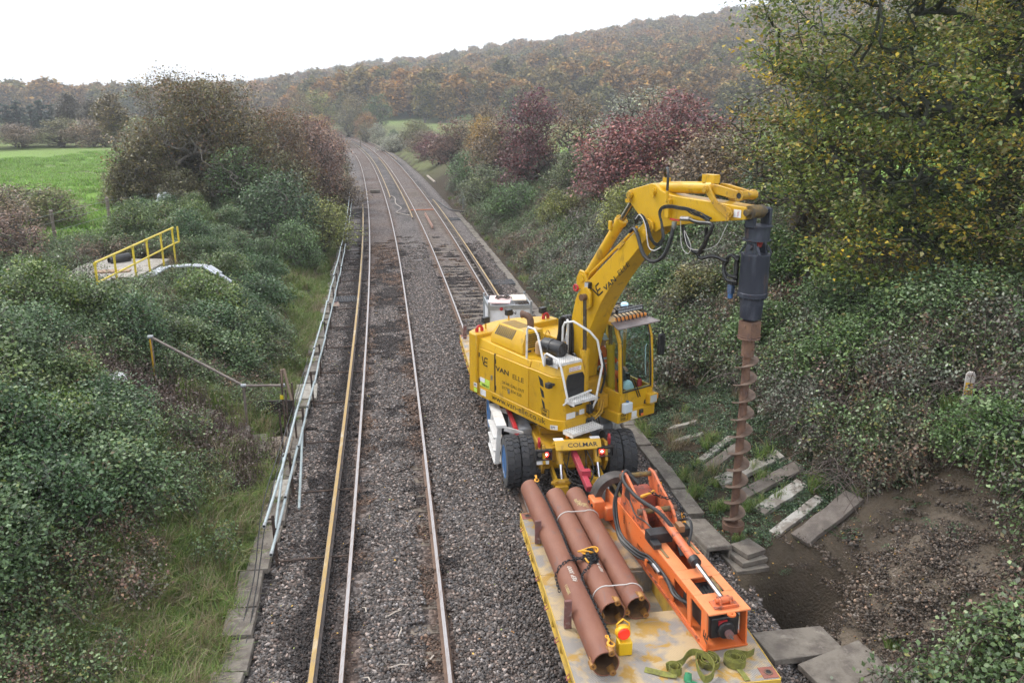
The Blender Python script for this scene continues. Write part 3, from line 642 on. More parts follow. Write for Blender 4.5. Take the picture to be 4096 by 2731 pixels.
E().beam((1.38, -1.05, 1.97), (1.38, -.42, 2.03), .03, .03).build('handrail', WHT, ex)
# counterweight: a curved back
pl = []; 
for v in np.linspace(-1.17, 1.17, 15): pl.append((-1.97 - .45 * math.cos(v / 1.25 * math.pi / 2), v))
b = E(); b.prism([(-1.66, -1.22), (-1.93, -1.22)] + pl + [(-1.93, 1.22), (-1.66, 1.22)], 1.24, 2.66, 'xy'); cw = b.build('counterweight', YEL, ex, bevel=.03)
for v in (-1.0, .95):
    b = E(); b.ring((-1.84, v, 2.72), (1, 0, .0), .07, .03, 14, 8, R(-200), R(20)); b.beam((-1.84, v - .07, 2.64), (-1.84, v - .07, 2.74), .05, .06); b.beam((-1.84, v + .07, 2.64), (-1.84, v + .07, 2.74), .05, .06); b.build('lifting_eye', RED, cw)
for u, v in ((-1.95, -.75), (-2.2, .1), (-1.9, .9)):
    E().beam((u, v, 2.66), (u, v, 2.80), .03, .03).build('camera_stalk', YEL, cw); E().box(u - .06, u + .06, v - .08, v + .08, 2.80, 2.94).build('camera_lamp', BLK, cw, bevel=.008)
# deck behind the boom, engine cowl with louvres
E().box(-1.72, 1.0, -.42, .42, 1.24, 2.05).build('deck', YELD, ex, bevel=.01); E().box(-1.74, .28, .42, 1.16, 1.24, 2.52).build('battery_box', YEL, ex, bevel=.03)
E().box(-1.5, -.2, -.42, .40, 2.05, 2.35).build('engine_bay', DIRT, ex)
lb = E().loft([[(-1.32, -1.06, 2.56), (-.12, -1.06, 2.52), (-.12, -.42, 2.52), (-1.32, -.42, 2.56)], [(-1.32, -1.04, 2.72), (-.16, -1.04, 2.72), (-.16, -.42, 2.72), (-1.32, -.42, 2.72)], [(-1.26, -.86, 2.98), (-.24, -.86, 2.98), (-.24, -.42, 2.98), (-1.26, -.42, 2.98)]]).build('engine_cowl', YEL, ex, bevel=.015)
for i in range(10):                              # slots: side slope, top and end
    x = -1.18 + i * .066; E().beam((x, -1.025, 2.76), (x, -.885, 2.945), .028, .012, up=(0, -.8, .6)).build('louvre_slot', BLK, lb)
    E().box(x - .012, x + .012, -.84, -.48, 2.978, 2.984).build('louvre_slot', BLK, lb)
for i in range(7): z = 2.66 + i * .042; E().beam((-.145 - i * .011, -.92, z), (-.145 - i * .011, -.52, z), .012, .022).build('louvre_slot', BLK, lb)
for i in range(3): E().box(-.122, -.112, -.95 + i * .2, -.83 + i * .2, 2.56, 2.60).build('louvre_slot', BLK, lb)
E().tube([(-.42, -.62, 2.95), (-.42, -.62, 3.14), (-.46, -.64, 3.24), (-.56, -.70, 3.28), (-.60, -.72, 3.28)], [.075, .075, .075, .07, .09], 14, k=3).build('exhaust', RUSTY, ex)
b = E(); b.lathe([(.10, 0), (.15, .03), (.165, .06), (.165, .22), (.18, .23), (.18, .27), (.165, .28), (.165, .52), (.15, .56), (.0, .56)], (.22, -.78, 2.80), (1, .18, -.02), 18); b.box(.35, .62, -.80, -.62, 2.58, 2.66); af = b.build('air_filter', BLK, ex)
E().tube([(.24, -.78, 2.80), (.12, -.80, 2.80), (.10, -.80, 2.70), (.10, -.80, 2.58)], .075, 12, k=4).build('intake_elbow', mat('beige_plastic', (.45, .30, .16), .5), af)
for i in range(5):
    for j in range(4): E().cyl((.775, -.80 + i * .055, 2.72 + j * .05), (.79, -.80 + i * .055, 2.72 + j * .05), .018, n=6).build('filter_hole', mat('filter_hole', (.05, .05, .052), .6), af)
# valves, pipes and hoses in the open engine bay
vb = E()
for i in range(26):
    x, y = random.uniform(-.15, .62), random.uniform(-.36, .30); vb.cyl((x, y, 2.05), (x, y, 2.15 + random.random() * .28), random.uniform(.02, .05), n=7)
for i in range(8): x, y = random.uniform(-.1, .5), random.uniform(-.3, .2); vb.box(x, x + .14, y, y + .1, 2.05, 2.32)
vb.build('valve_block', YELD, ex)
for i in range(14):
    a = np.array([random.uniform(-1.1, .5), random.uniform(-.38, .3), 2.3]); c = a + np.array([random.uniform(-.4, .4), random.uniform(-.3, .3), random.uniform(-.1, .1)])
    E().tube([a - (0, 0, .2), a + (0, 0, .12), (a + c) / 2 + (0, 0, .30), c + (0, 0, .1), c - (0, 0, .2)], random.choice([.014, .02, .026]), 6, k=4).build('hose', random.choice([HOSE, HOSE, YELD]), ex)
for dv in (-.07, .0, .08):
    E().tube([(-.5, -.1 + dv, 2.45), (-.1, -.18 + dv, 2.55), (.12, -.2 + dv, 2.85), (.2, -.22 + dv, 3.25), (.34, -.2 + dv, 3.34), (.46, -.18 + dv, 3.15), (.5, -.2 + dv, 2.7), (.52, -.2 + dv, 2.3)], .034, 9, k=5).build('hose', HOSE, ex)
E().box(-.5, -.1, .25, .6, 2.55, 2.72).build('grey_box', GRYP, ex, bevel=.02)
E().tube([(-.62, .45, 2.7), (-.05, .30, 2.62), (.1, .25, 2.6), (.10, .24, 2.7), (.12, .24, 3.0), (.40, .22, 3.55), (.44, .22, 3.72)], .03, 9).build('grab_rail', YEL, ex)
# lettering and stickers on the camera side
sx_ = (1, 0, 0); sz_ = (0, 0, 1); vy = -1.181
def ve_logo(org, ex_, ey_, h, parent, M):
    b = B(M); o = np.asarray(org, float); ex_ = n_(ex_); ey_ = n_(ey_); nz = np.cross(ex_, ey_)
    P_ = lambda x, y: o + ex_ * x * h + ey_ * y * h
    for a, c, w in (((0, 1.0), (.34, .05), .16), ((.34, .05), (.52, .62), .12), ((.52, .95), (1.12, .95), .15), ((.40, .47), (1.0, .47), .15), ((.44, .06), (1.08, .06), .15), ((.44, .60), (.56, .92), .15)):
        b.beam(P_(*a), P_(*c), .002, w * h, up=np.cross(n_(P_(*c) - P_(*a)), nz))
    return b.build('logo', INK, parent, sm=0)
ve_logo((-1.48, vy, 1.985), sx_, sz_, .20, hs, ME)
text('VAN', .155, (-.94, vy, 1.99), sx_, sz_, INK, hs, ME, sx=1.55, bold=.022); text('ELLE', .155, (-.33, vy, 1.97), sx_, sz_, INK, hs, ME, sx=1.35, bold=-.006)
text('24 HR CALL OUT', .095, (-.70, vy, 1.755), sx_, sz_, DKIN, hs, ME, sx=1.10); text('01773 814 320', .105, (-.71, vy, 1.63), sx_, sz_, DKIN, hs, ME, sx=1.12)
text('www.van-elle.co.uk', .195, (-1.10, -1.188, 1.275), sx_, sz_, INK, hs, ME, sx=1.26, bold=-.004)
def ver(org, ex_, ey_, h, parent, M):
    text('VER', h, np.asarray(org) + n_(ey_) * h * 1.0, ex_, ey_, INK, parent, M, sx=1.25, bold=.012); text('008', h, org, ex_, ey_, INK, parent, M, sx=1.25, bold=.012)
    b = B(M); o = np.asarray(org, float) - n_(ex_) * h * .2 - n_(ey_) * h * .25; X_, Y_ = n_(ex_) * h * 3.1, n_(ey_) * h * 2.2; nz = np.cross(n_(ex_), n_(ey_))
    for p, q in ((o, o + X_), (o + X_, o + X_ + Y_), (o + X_ + Y_, o + Y_), (o + Y_, o)): b.beam(p, q, .002, .012, up=np.cross(n_(q - p), nz))
    b.build('plate_border', INK, parent, sm=0)
ver((.70, vy + .018, 1.46), sx_, sz_, .075, hs, ME)
def sticker(M, p, ex_, ey_, w, h, m, parent, nm='sticker'):
    p = np.asarray(p, float); ex_ = n_(ex_); ey_ = n_(ey_); nz = np.cross(ex_, ey_)
    b = B(M); vs = [p + ex_ * a * w + ey_ * c * h + nz * d for d in (0, .002) for a, c in ((0, 0), (1, 0), (1, 1), (0, 1))]
    return b.add(vs, [(3, 2, 1, 0), (4, 5, 6, 7), (0, 1, 5, 4), (1, 2, 6, 5), (2, 3, 7, 6), (3, 0, 4, 7)]).build(nm, m, parent, sm=0)
s_ = sticker(ME, (-1.57, vy, 1.47), sx_, sz_, .38, .10, GRNS, hs); text('940816-0', .075, (-1.50, vy - .004, 1.49), sx_, sz_, INK, s_, ME, sx=.95, bold=.01)
sticker(ME, (-1.57, vy, 1.575), sx_, sz_, .19, .10, PLATE, hs); sticker(ME, (-1.37, vy, 1.575), sx_, sz_, .18, .10, GRNS, hs); sticker(ME, (-1.55, -1.188, 1.25), sx_, sz_, .22, .15, PLATE, hs)
for M_, p_, e_, w_ in ((ME, (1.0, -1.19, 1.225), (.8, .6, 0), .16), (ME, (-1.72, -1.255, 1.42), (1, 0, 0), .13)):
    s_ = sticker(M_, p_, e_, sz_, w_, .10, PLATE, ex); text('EPI', .075, np.array(p_) + n_(e_) * .012 + np.cross(n_(e_), sz_) * .004 + (0, 0, .025), e_, sz_, INK, s_, M_, bold=.01)
sticker(ME, (-1.72, -1.255, 1.3), sx_, sz_, .13, .10, GRNS, ex)
fy = (0, 1, 0)
s_ = sticker(ME, (1.224, -.90, 2.47), fy, sz_, .32, .09, PLATE, hs); text('No access under', .036, (1.2275, -.89, 2.525), fy, sz_, RED, s_, ME, sx=1.1); text('live electric wires', .036, (1.2275, -.89, 2.485), fy, sz_, RED, s_, ME, sx=1.05)
sticker(ME, (1.224, -.95, 1.45), fy, sz_, .24, .13, PLATE, hs); sticker(ME, (1.224, -.60, 1.48), fy, sz_, .14, .11, PLATE, hs); sticker(ME, (1.224, -.69, 1.48), fy, sz_, .07, .08, STL, hs, 'door_latch')
# lamps on the front corner
for p in ((1.02, -1.12, 2.20),): E().beam(p, (1.05, -1.28, 2.21), .05, .05).box(.98, 1.1, -1.33, -1.22, 2.16, 2.27).build('corner_lamp', BLK, ex, bevel=.01)
E().box(.86, .98, -1.22, -1.12, 2.60, 2.74).build('work_lamp', BLK, ex, bevel=.012); E().box(1.25, 1.36, -.44, -.34, 1.50, 1.68).build('black_lamp', BLK, ex, bevel=.01)
E().box(1.24, 1.30, -.98, -.90, 1.06, 1.18).build('indicator_lamp', AMB, ex, bevel=.01); E().box(1.22, 1.34, -.88, -.62, 1.05, 1.17).build('front_lamp', mat('head_lamp', (.7, .72, .74), .15, .4), ex, bevel=.012)
b = E()
for i in range(9): y = -.55 + i * .07; b.tube([(1.15, y, 1.25), (1.26, y + random.uniform(-.05, .05), 1.05), (1.1, y + .1, 1.0)], .016, 6, k=3)
b.build('hose_bundle', HOSE, ex)
# front bulkhead under the boom
E().box(.15, 1.02, -.42, .30, 1.24, 1.75).build('boom_bracket', YELD, ex, bevel=.02)
b = E()
for i in range(6): b.cyl((1.02, -.35 + i * .1, 1.35), (1.16, -.33 + i * .1, 1.33), .03, n=8)
b.box(1.0, 1.18, -.05, .25, 1.45, 1.75); b.build('valve_block', YELD, ex, bevel=.005)
for pts, r in (([(1.0, -.28, 2.4), (1.06, -.26, 1.95), (1.12, -.15, 1.6), (1.05, -.05, 1.4)], .026), ([(.95, .22, 2.6), (1.05, .26, 2.2), (1.02, .22, 1.85), (1.12, .0, 1.62), (1.2, -.12, 1.7), (1.2, -.05, 2.0), (1.12, .05, 2.1)], .024), ([(1.0, -.3, 2.2), (1.1, -.25, 1.9), (1.2, -.1, 1.75), (1.1, .1, 1.7)], .024), ([(1.15, .1, 1.7), (1.3, -.1, 1.5), (1.35, -.3, 1.4)], .014), ([(1.15, .15, 1.66), (1.32, -.05, 1.46), (1.36, -.28, 1.36)], .014)):
    E().tube(pts, r, 8, k=5).build('hose', YELD if r < .02 else HOSE, ex)
# ---------------- cab
CV0, CV1 = .28, 1.26
cabp = [(.05, 1.30), (1.50, 1.30), (1.52, 1.9), (1.42, 2.9), (1.26, 3.30), (.05, 3.34)]
cab = E().box(.02, 1.42, CV0, CV1, 1.27, 1.36).build('cab', YEL, ex, bevel=.012)
b = E()
for v in (CV0 + .03, CV1 - .03):
    for p, q, w in (((1.49, 1.78), (1.41, 2.9), .06), ((1.41, 2.9), (1.26, 3.28), .06), ((.08, 1.3), (.08, 3.3), .09), ((.62, 1.9), (.62, 3.3), .05), ((.08, 3.3), (1.26, 3.28), .08)):
        b.beam((p[0], v, p[1]), (q[0], v, q[1]), w, .075, up=(1, 0, 0))
b.build('pillars', YEL, cab, bevel=.015)
b = E(); b.prism([(.03, 1.36), (1.47, 1.36), (1.51, 1.6), (1.50, 1.83), (1.40, 1.83), (.03, 1.9)], CV0, CV0 + .05); b.prism([(.03, 1.36), (1.47, 1.36), (1.51, 1.6), (1.50, 1.83), (.03, 1.9)], CV1 - .05, CV1); b.box(.03, .1, CV0, CV1, 1.36, 2.2); b.build('lower_panel', YEL, cab, bevel=.012)
E().prism([(1.40, 1.36), (1.47, 1.36), (1.51, 1.6), (1.50, 1.83), (1.40, 1.83)], CV0 + .05, CV1 - .05).build('front_panel', YEL, cab, bevel=.01)
b = E(); b.box(.98, 1.53, .22, 1.32, 1.17, 1.40); fp = b.build('front_step_box', YEL, cab, bevel=.015)
b = E(); b.loft([[(.0, CV0 - .02, 3.30), (1.30, CV0 - .02, 3.27), (1.30, CV1 + .02, 3.27), (.0, CV1 + .02, 3.30)], [(.06, CV0 + .06, 3.42), (1.18, CV0 + .06, 3.40), (1.18, CV1 - .06, 3.40), (.06, CV1 - .06, 3.42)]])
b.build('roof', mat('cab_roof', (.80, .52, .22), .5, col2=(.7, .6, .45), scale=3), cab, bevel=.03)
# windows: curved front screen, side panes, rubber seals
scr = [(1.505, 1.83), (1.49, 2.2), (1.455, 2.6), (1.40, 2.95), (1.28, 3.28)]
b = E()
for (u0_, z0_), (u1_, z1_) in zip(scr[:-1], scr[1:]): b.add([(u0_, CV0 + .07, z0_), (u0_, CV1 - .07, z0_), (u1_, CV1 - .07, z1_), (u1_, CV0 + .07, z1_)] + [(u0_ - .006, CV0 + .07, z0_), (u0_ - .006, CV1 - .07, z0_), (u1_ - .006, CV1 - .07, z1_), (u1_ - .006, CV0 + .07, z1_)], [(0, 1, 2, 3), (7, 6, 5, 4)])
b.build('windscreen', GLS, cab)
for v in (CV0 + .07, CV1 - .07): E().tube([(u - .002, v, z) for u, z in scr], .016, 6).build('window_seal', BLK, cab)
E().tube([(1.503, CV0 + .07, 1.835), (1.503, CV1 - .07, 1.835)], .018, 6).build('window_seal', BLK, cab)
for v in (CV0 + .025, CV1 - .025):
    E().prism([(.66, 1.9), (1.46, 1.86), (1.40, 2.9), (1.27, 3.26), (.66, 3.26)], v - .003, v + .003).build('side_window', GLS, cab); E().prism([(.13, 2.0), (.60, 1.95), (.60, 3.26), (.13, 3.26)], v - .003, v + .003).build('side_window', GLS, cab)
E().box(.045, .051, CV0 + .1, CV1 - .1, 2.2, 3.25).build('rear_window', GLS, cab)
b = E(); b.add([(1.24, .20, 3.34), (1.24, 1.22, 3.34), (1.56, 1.34, 3.27), (1.56, .10, 3.27), (1.24, .20, 3.315), (1.24, 1.22, 3.315), (1.56, 1.34, 3.25), (1.56, .10, 3.25)], [(3, 2, 1, 0), (4, 5, 6, 7), (0, 1, 5, 4), (1, 2, 6, 5), (2, 3, 7, 6), (3, 0, 4, 7)])
b.build('sun_visor', mat('visor_brown', (.13, .10, .095), .35, col2=(.2, .16, .15), scale=5), cab)
b = E()
for i in range(9): y = .34 + i * .11; b.tube([(.35, y, 3.45), (1.1, y, 3.47), (1.26, y, 3.42), (1.31, y, 3.30)], .013, 6)
for x in (.5, .8, 1.1): b.beam((x, .32, 3.47), (x, 1.24, 3.47), .025, .025)
b.build('roof_guard', BLK, cab)
for i in range(8): y = .395 + i * .11; E().box(1.20, 1.27, y - .045, y + .045, 3.335, 3.40).build('amber_strip', mat('orange_strip', (.75, .28, .06), .5), cab, bevel=.008)
lbx = E().box(1.12, 1.2, .42, 1.18, 3.47, 3.56).build('light_bar', BLK, cab, bevel=.008); 
for i in range(14): y = .46 + i * .05; E().box(1.2, 1.206, y - .018, y + .018, 3.49, 3.54).build('light_cell', mat('led_cell', (.55, .57, .6), .2, .3), lbx)
E().lathe([(.10, 0), (.10, .02), (.085, .03), (.08, .10), (.05, .12), (0, .12)], (.72, 1.08, 3.42), n=16).build('beacon', mat('beacon_blue', (.45, .68, .85), .15, emit=((.5, .75, 1), .35)), cab)
b = E(); b.tube([(1.35, 1.26, 3.02), (1.36, 1.34, 3.06), (1.36, 1.60, 3.0), (1.36, 1.66, 2.88)], .014, 6); b.tube([(1.35, 1.27, 2.88), (1.36, 1.38, 2.98), (1.36, 1.6, 2.95)], .012, 6); b.build('mirror_arm', BLK, cab)
E().box(1.33, 1.40, 1.50, 1.70, 2.42, 2.90).build('mirror', BLK, cab, bevel=.03)
E().box(1.52, 1.62, .32, .56, 1.40, 1.62).lathe([(.03, 0), (.03, .03), (0, .03)], (1.57, .44, 1.62), n=10).build('washer_bottle', mat('milky_plastic', (.62, .68, .72), .35), cab, bevel=.03)
E().lathe([(.035, 0), (.035, .02), (0, .022)], (1.57, .44, 1.64), n=12).build('bottle_cap', BLU, cab)
hl = E().box(1.5, 1.62, 1.05, 1.30, 1.46, 1.68).build('headlamp', YEL, cab, bevel=.01); E().box(1.62, 1.628, 1.08, 1.27, 1.49, 1.65).build('lens', mat('head_lamp', (.7, .72, .74), .15, .4), hl); E().box(1.46, 1.5, 1.02, 1.3, 1.45, 1.69).build('lamp_back', BLK, hl)
E().box(1.5, 1.58, 1.31, 1.37, 1.52, 1.64).build('indicator_lamp', AMB, cab, bevel=.01); E().cyl((1.5, 1.28, 1.68), (1.5, 1.28, 1.86), .016, n=8).build('lamp_stalk', STL, cab)
ver((1.532, .32, 1.24), fy, sz_, .065, fp, ME); sticker(ME, (1.532, .62, 1.23), fy, sz_, .15, .14, PLATE, fp); sticker(ME, (1.532, .60, 1.19), fy, sz_, .2, .03, PLATE, fp)
o = E().box(1.53, 1.58, .84, .93, 1.23, 1.37).build('socket', BLK, fp, bevel=.008); E().box(1.581, 1.588, .85, .92, 1.24, 1.29).build('reflector', mat('orange_lens', (.8, .15, .03), .3), o)
for y in (0, .06): E().tube([(1.53, .80 + y, 1.66), (1.515, .72 + y, 1.85), (1.50, .60 + y, 2.10)], .012, 6).build('wiper', BLK, cab)
E().tube([(1.38, 1.14, 2.75), (1.38, 1.10, 2.70), (1.44, 1.06, 2.35), (1.46, 1.06, 2.1), (1.42, 1.12, 2.05)], .014, 7).build('grab_handle', mat('pale_grey', (.5, .58, .58), .4), cab)
# seat, consoles and levers
b = E(); b.box(.22, .72, .48, .98, 1.70, 1.86); b.box(.14, .28, .50, .96, 1.86, 2.55); b.build('seat', mat('seat_fabric', (.03, .03, .035), .9), cab, bevel=.03)
b = E(); b.box(.3, .95, .36, .46, 1.7, 1.98); b.box(.3, .95, 1.02, 1.12, 1.7, 1.98); b.cyl((1.08, .72, 1.36), (1.16, .70, 2.15), .04, n=10); b.build('console', BLK, cab, bevel=.01)
b = E(); b.lathe([(.075, 0), (.06, .03), (.075, .05), (.055, .08), (.07, .1), (.05, .13), (.06, .15), (.04, .18), (.05, .2), (.03, .26)], (1.2, .66, 1.98), (-.1, -.05, 1), 12); b.build('gaiter', BLK, cab)
# ---------------- boom
VB = .06; hw_ = .235
top = [(.20, 2.05), (.30, 2.58), (.33, 2.92), (.44, 3.37), (.53, 3.74), (.62, 3.92), (.86, 4.16), (1.01, 4.29), (1.82, 5.03), (2.41, 5.56), (2.50, 5.62)]
bot = [(.75, 2.05), (.82, 2.6), (.94, 3.02), (1.05, 3.28), (1.17, 3.55), (1.33, 3.84), (1.47, 4.05), (1.71, 4.38), (2.05, 4.79), (2.41, 5.18), (2.62, 5.42)]
b = E(); b.loft([[(t_[0], VB - hw_, t_[1]), (t_[0], VB + hw_, t_[1]), (q_[0], VB + hw_, q_[1]), (q_[0], VB - hw_, q_[1])][::-1] for t_, q_ in zip(top, bot)])
boom = b.build('boom', YEL, ex, bevel=.012)
E().prism([(2.36, 5.42), (2.44, 5.62), (2.54, 5.66), (2.65, 5.60), (2.68, 5.48), (2.62, 5.38), (2.5, 5.30)], VB - hw_ - .03, VB - hw_ + .02).build('boom_head', YEL, boom, bevel=.008); E().prism([(2.36, 5.42), (2.44, 5.62), (2.54, 5.66), (2.65, 5.60), (2.68, 5.48), (2.62, 5.38), (2.5, 5.30)], VB + hw_ - .02, VB + hw_ + .03).build('boom_head', YEL, boom, bevel=.008)
def pin(u, z, v0, v1, r=.06, m=YEL, par=None, cap=True):
    b = E(); b.cyl((u, v0, z), (u, v1, z), r, n=18); b.cyl((u, v0 - .02, z), (u, v1 + .02, z), r * .62, n=14)
    if cap: b.box(u - r * .9, u + r * .5, v0 - .025, v0 - .005, z - r * 1.9, z - r * .9)
    return b.build('pin', m, par or ex)
pin(2.55, 5.52, VB - .31, VB + .31, .075, YEL, boom)
# lettering along the boom
be = n_((2.41 - 1.01, 0, 5.56 - 4.29)); bu = np.array((-be[2], 0, be[0])); vb_ = VB - hw_ - .003
ve_logo(np.array((1.20, vb_, 3.90)), be, bu, .22, boom, ME)
text('VAN', .15, np.array((1.445, vb_, 4.085)), be, bu, INK, boom, ME, sx=1.35, bold=.02); text('ELLE', .15, np.array((1.815, vb_, 4.45)), be, bu, INK, boom, ME, sx=1.35, bold=-.006)
# lugs where the lift cylinders and the stick cylinder meet the boom
for v in (VB - hw_ - .12, VB + hw_ + .04): E().prism([(.80, 3.72), (.98, 3.60), (1.12, 3.72), (1.12, 4.0), (1.0, 4.12), (.86, 4.05)], v, v + .06).build('boom_lug', YEL, boom, bevel=.01)
for v in (-.28, .40): E().cyl((.98, v - .13, 3.90), (.98, v + .13, 3.90), .07, n=16).build('pin', mat('oily_pin', (.13, .07, .04), .5), boom)
for v in (VB - .19, VB + .13): E().prism([(.5, 3.95), (.72, 4.0), (.86, 4.16), (.74, 4.36), (.6, 4.38), (.5, 4.2)], v, v + .05).build('boom_lug', YEL, boom, bevel=.01)
E().cyl((.66, VB - .21, 4.22), (.66, VB + .21, 4.22), .085, n=18).build('pin', YEL, boom)
def ram(p, q, r, rr, ext, name, rodm=CHR):
    p = np.array(p, float); q = np.array(q, float); d = n_(q - p); Lb = np.linalg.norm(q - p); m = p + d * Lb * ext
    b = E(); b.cyl(p, m, r, n=20); b.cyl(m - d * .07, m + d * .03, r * 1.22, n=20); b.cyl(p - d * .02, p + d * .08, r * 1.1, n=18)
    x_ = n_(np.cross(d, (0, 1, 0))); y_ = np.cross(d, x_)
    for i in range(8): a = i * math.pi / 4; b.cyl(m + d * .03 + (x_ * math.cos(a) + y_ * math.sin(a)) * r * 1.02, m + d * .05 + (x_ * math.cos(a) + y_ * math.sin(a)) * r * 1.02, .014, n=6)
    o = b.build(name, YEL, ex); E().cyl(m, q, rr, n=16).build('chrome_rod', rodm, o); return o
SRD = mat('smoky_chrome', (.30, .26, .22), .18, .9)
for v in (-.42, .54): ram((1.08, v * .8, 1.62), (.98, v * .72, 3.90), .085, .042, .50, 'lift_cylinder', SRD)
ram((.66, VB, 4.24), (1.93, VB, 5.98), .105, .055, .72, 'stick_cylinder', SRD)
E().box(1.36, 1.44, VB - .15, VB - .10, 5.30, 5.48).build('port_block', YEL, ex, bevel=.01)
# yellow pipes up the boom
for dv, du in ((-.12, .05), (.14, .03)):
    off_ = bu * .06
    E().tube([(.44 + du, VB + dv, 3.72), (.56 + du, VB + dv, 3.96), np.array((.9, VB + dv, 4.30)) + off_, np.array((1.82, VB + dv, 5.13)) + off_ * .4, np.array((2.15, VB + dv, 5.43)) + off_ * .4], .026, 8).build('steel_pipe', YEL, boom)
E().prism([(1.72, 5.0), (1.84, 5.12), (1.92, 5.2), (1.95, 5.12), (1.80, 4.98)], VB - hw_ - .02, VB - hw_ + .05).build('pipe_clamp', YELD, boom, bevel=.006)
E().box(.92, 1.04, VB - hw_ - .10, VB - hw_, 4.06, 4.20).build('work_lamp', BLK, boom, bevel=.01); E().box(.93, 1.03, VB - hw_ - .106, VB - hw_ - .1, 4.07, 4.19).build('lamp_face', mat('led_cell', (.55, .57, .6), .2, .3), boom)
b = E(); b.ring((.62, VB - .30, 4.02), (0, 1, 0), .06, .025, 14, 6); b.build('lifting_eye', RED, boom)
# ---------------- stick (dipper)
hs_ = .19
sp_ = [(1.88, 6.05), (1.93, 6.11), (2.0, 6.14), (2.53, 6.29), (2.61, 6.28), (2.75, 6.19), (2.95, 6.13), (3.14, 6.11), (3.92, 6.09), (4.45, 6.07), (4.66, 6.06), (4.66, 5.86), (4.24, 5.79), (3.69, 5.70), (3.07, 5.58), (2.84, 5.52), (2.70, 5.42), (2.50, 5.40), (2.38, 5.52), (2.31, 5.62), (1.90, 5.96)]
stick = E().prism(sp_, VB - hs_, VB + hs_).build('stick', YEL, ex, bevel=.012)
for u, z, r, v in ((2.0, 6.03, .07, .24), (2.60, 6.16, .06, .22), (4.36, 5.94, .065, .25)): pin(u, z, VB - v, VB + v, r, YELD if u > 4 else YEL, stick)
# bucket cylinder lying on the stick with its link plates
b = E(); b.cyl((2.62, VB, 6.22), (3.80, VB, 6.30), .105, n=20); b.cyl((3.70, VB, 6.293), (3.82, VB, 6.301), .125, n=20); b.box(2.66, 2.76, VB - .05, VB + .05, 6.30, 6.40); b.box(3.60, 3.86, VB - .08, VB + .08, 6.38, 6.52); b.build('bucket_cylinder', YEL, ex)
for s in (-1, 1):
    E().prism([(3.76, 6.30), (3.82, 6.36), (3.90, 6.36), (3.96, 6.28), (4.10, 6.10), (4.40, 6.02), (4.44, 5.93), (4.40, 5.85), (4.30, 5.87), (4.06, 6.0), (3.86, 6.22), (3.77, 6.24)], VB + s * .235 - .02, VB + s * .235 + .02).build('rocker_plate', YELD, ex, bevel=.008)
    E().prism([(3.80, 6.30), (3.86, 6.38), (4.0, 6.37), (4.40, 6.31), (4.52, 6.27), (4.52, 6.19), (4.42, 6.16), (4.1, 6.2), (3.9, 6.22)], VB + s * .13 - .025, VB + s * .13 + .025).build('link_plate', YELD, ex, bevel=.008)
pin(3.85, 6.29, VB - .27, VB + .27, .06, YELD, ex, False)
b = E(); b.lathe([(.05, 0), (.085, 0), (.085, .06), (.07, .08), (.07, .32), (.085, .34), (.085, .40), (.05, .40)], (4.50, VB - .20, 6.235), (0, 1, 0), 18, closed=True); b.build('link_boss', YELD, ex)
E().cyl((4.50, VB - .19, 6.235), (4.50, VB + .19, 6.235), .049, n=14).build('boss_bore', BLK, ex)
E().cyl((4.70, VB - .16, 5.98), (4.70, VB + .16, 5.98), .11, n=20).cyl((4.70, VB - .24, 5.98), (4.70, VB + .26, 5.98), .055, n=14).build('bucket_pin', DIRT, ex)
sticker(ME, (4.42, VB - hs_ - .003, 5.88), sx_, sz_, .15, .13, PLATE, stick); text('TOL', .05, (4.53, VB - hs_ - .006, 5.89), (0, 0, 1), (-1, 0, 0), RED, stick, ME, bold=.01)
# hoses and cables at the elbow
HZ = VB - .28
for pts, r, m in (
    ([(2.10, HZ, 5.36), (2.2, HZ, 5.43), (2.35, HZ - .05, 5.36), (2.6, HZ - .12, 5.02), (2.85, HZ - .12, 4.92), (3.08, HZ - .1, 5.05), (3.18, HZ - .05, 5.35), (3.20, HZ, 5.62)], .037, HOSE),
    ([(3.05, VB + .1, 5.6), (3.2, VB + .1, 5.25), (3.45, VB + .12, 5.10), (3.62, VB + .1, 5.3), (3.66, VB + .05, 5.6)], .035, HOSE),
    ([(3.55, HZ, 5.76), (3.75, HZ - .02, 5.73), (4.05, HZ - .03, 5.74), (4.08, HZ - .03, 5.66), (3.95, HZ - .02, 5.42), (3.80, HZ, 5.18), (3.86, HZ + .02, 5.12), (4.1, HZ + .05, 5.18), (4.32, HZ + .12, 5.12)], .032, HOSE),
    ([(4.30, HZ + .2, 5.14), (4.22, HZ + .18, 4.98), (4.32, HZ + .16, 4.80), (4.5, HZ + .2, 4.78)], .03, HOSE), ([(4.5, HZ + .2, 5.15), (4.35, HZ + .2, 5.22), (4.20, HZ + .22, 5.08), (4.24, HZ + .22, 4.88), (4.48, HZ + .24, 4.85)], .03, HOSE),
    ([(2.72, VB - .02, 6.40), (2.74, VB - .1, 6.50), (2.85, VB - .15, 6.58), (2.98, HZ + .02, 6.5), (3.0, HZ, 6.25), (3.0, HZ, 6.05)], .024, HOSE),
    ([(3.62, VB + .02, 6.46), (3.50, VB + .03, 6.48), (3.42, VB + .06, 6.40), (3.42, VB + .08, 6.2)], .03, HOSE)):
    E().tube(pts, r, 9, k=6).build('hose', m, ex)
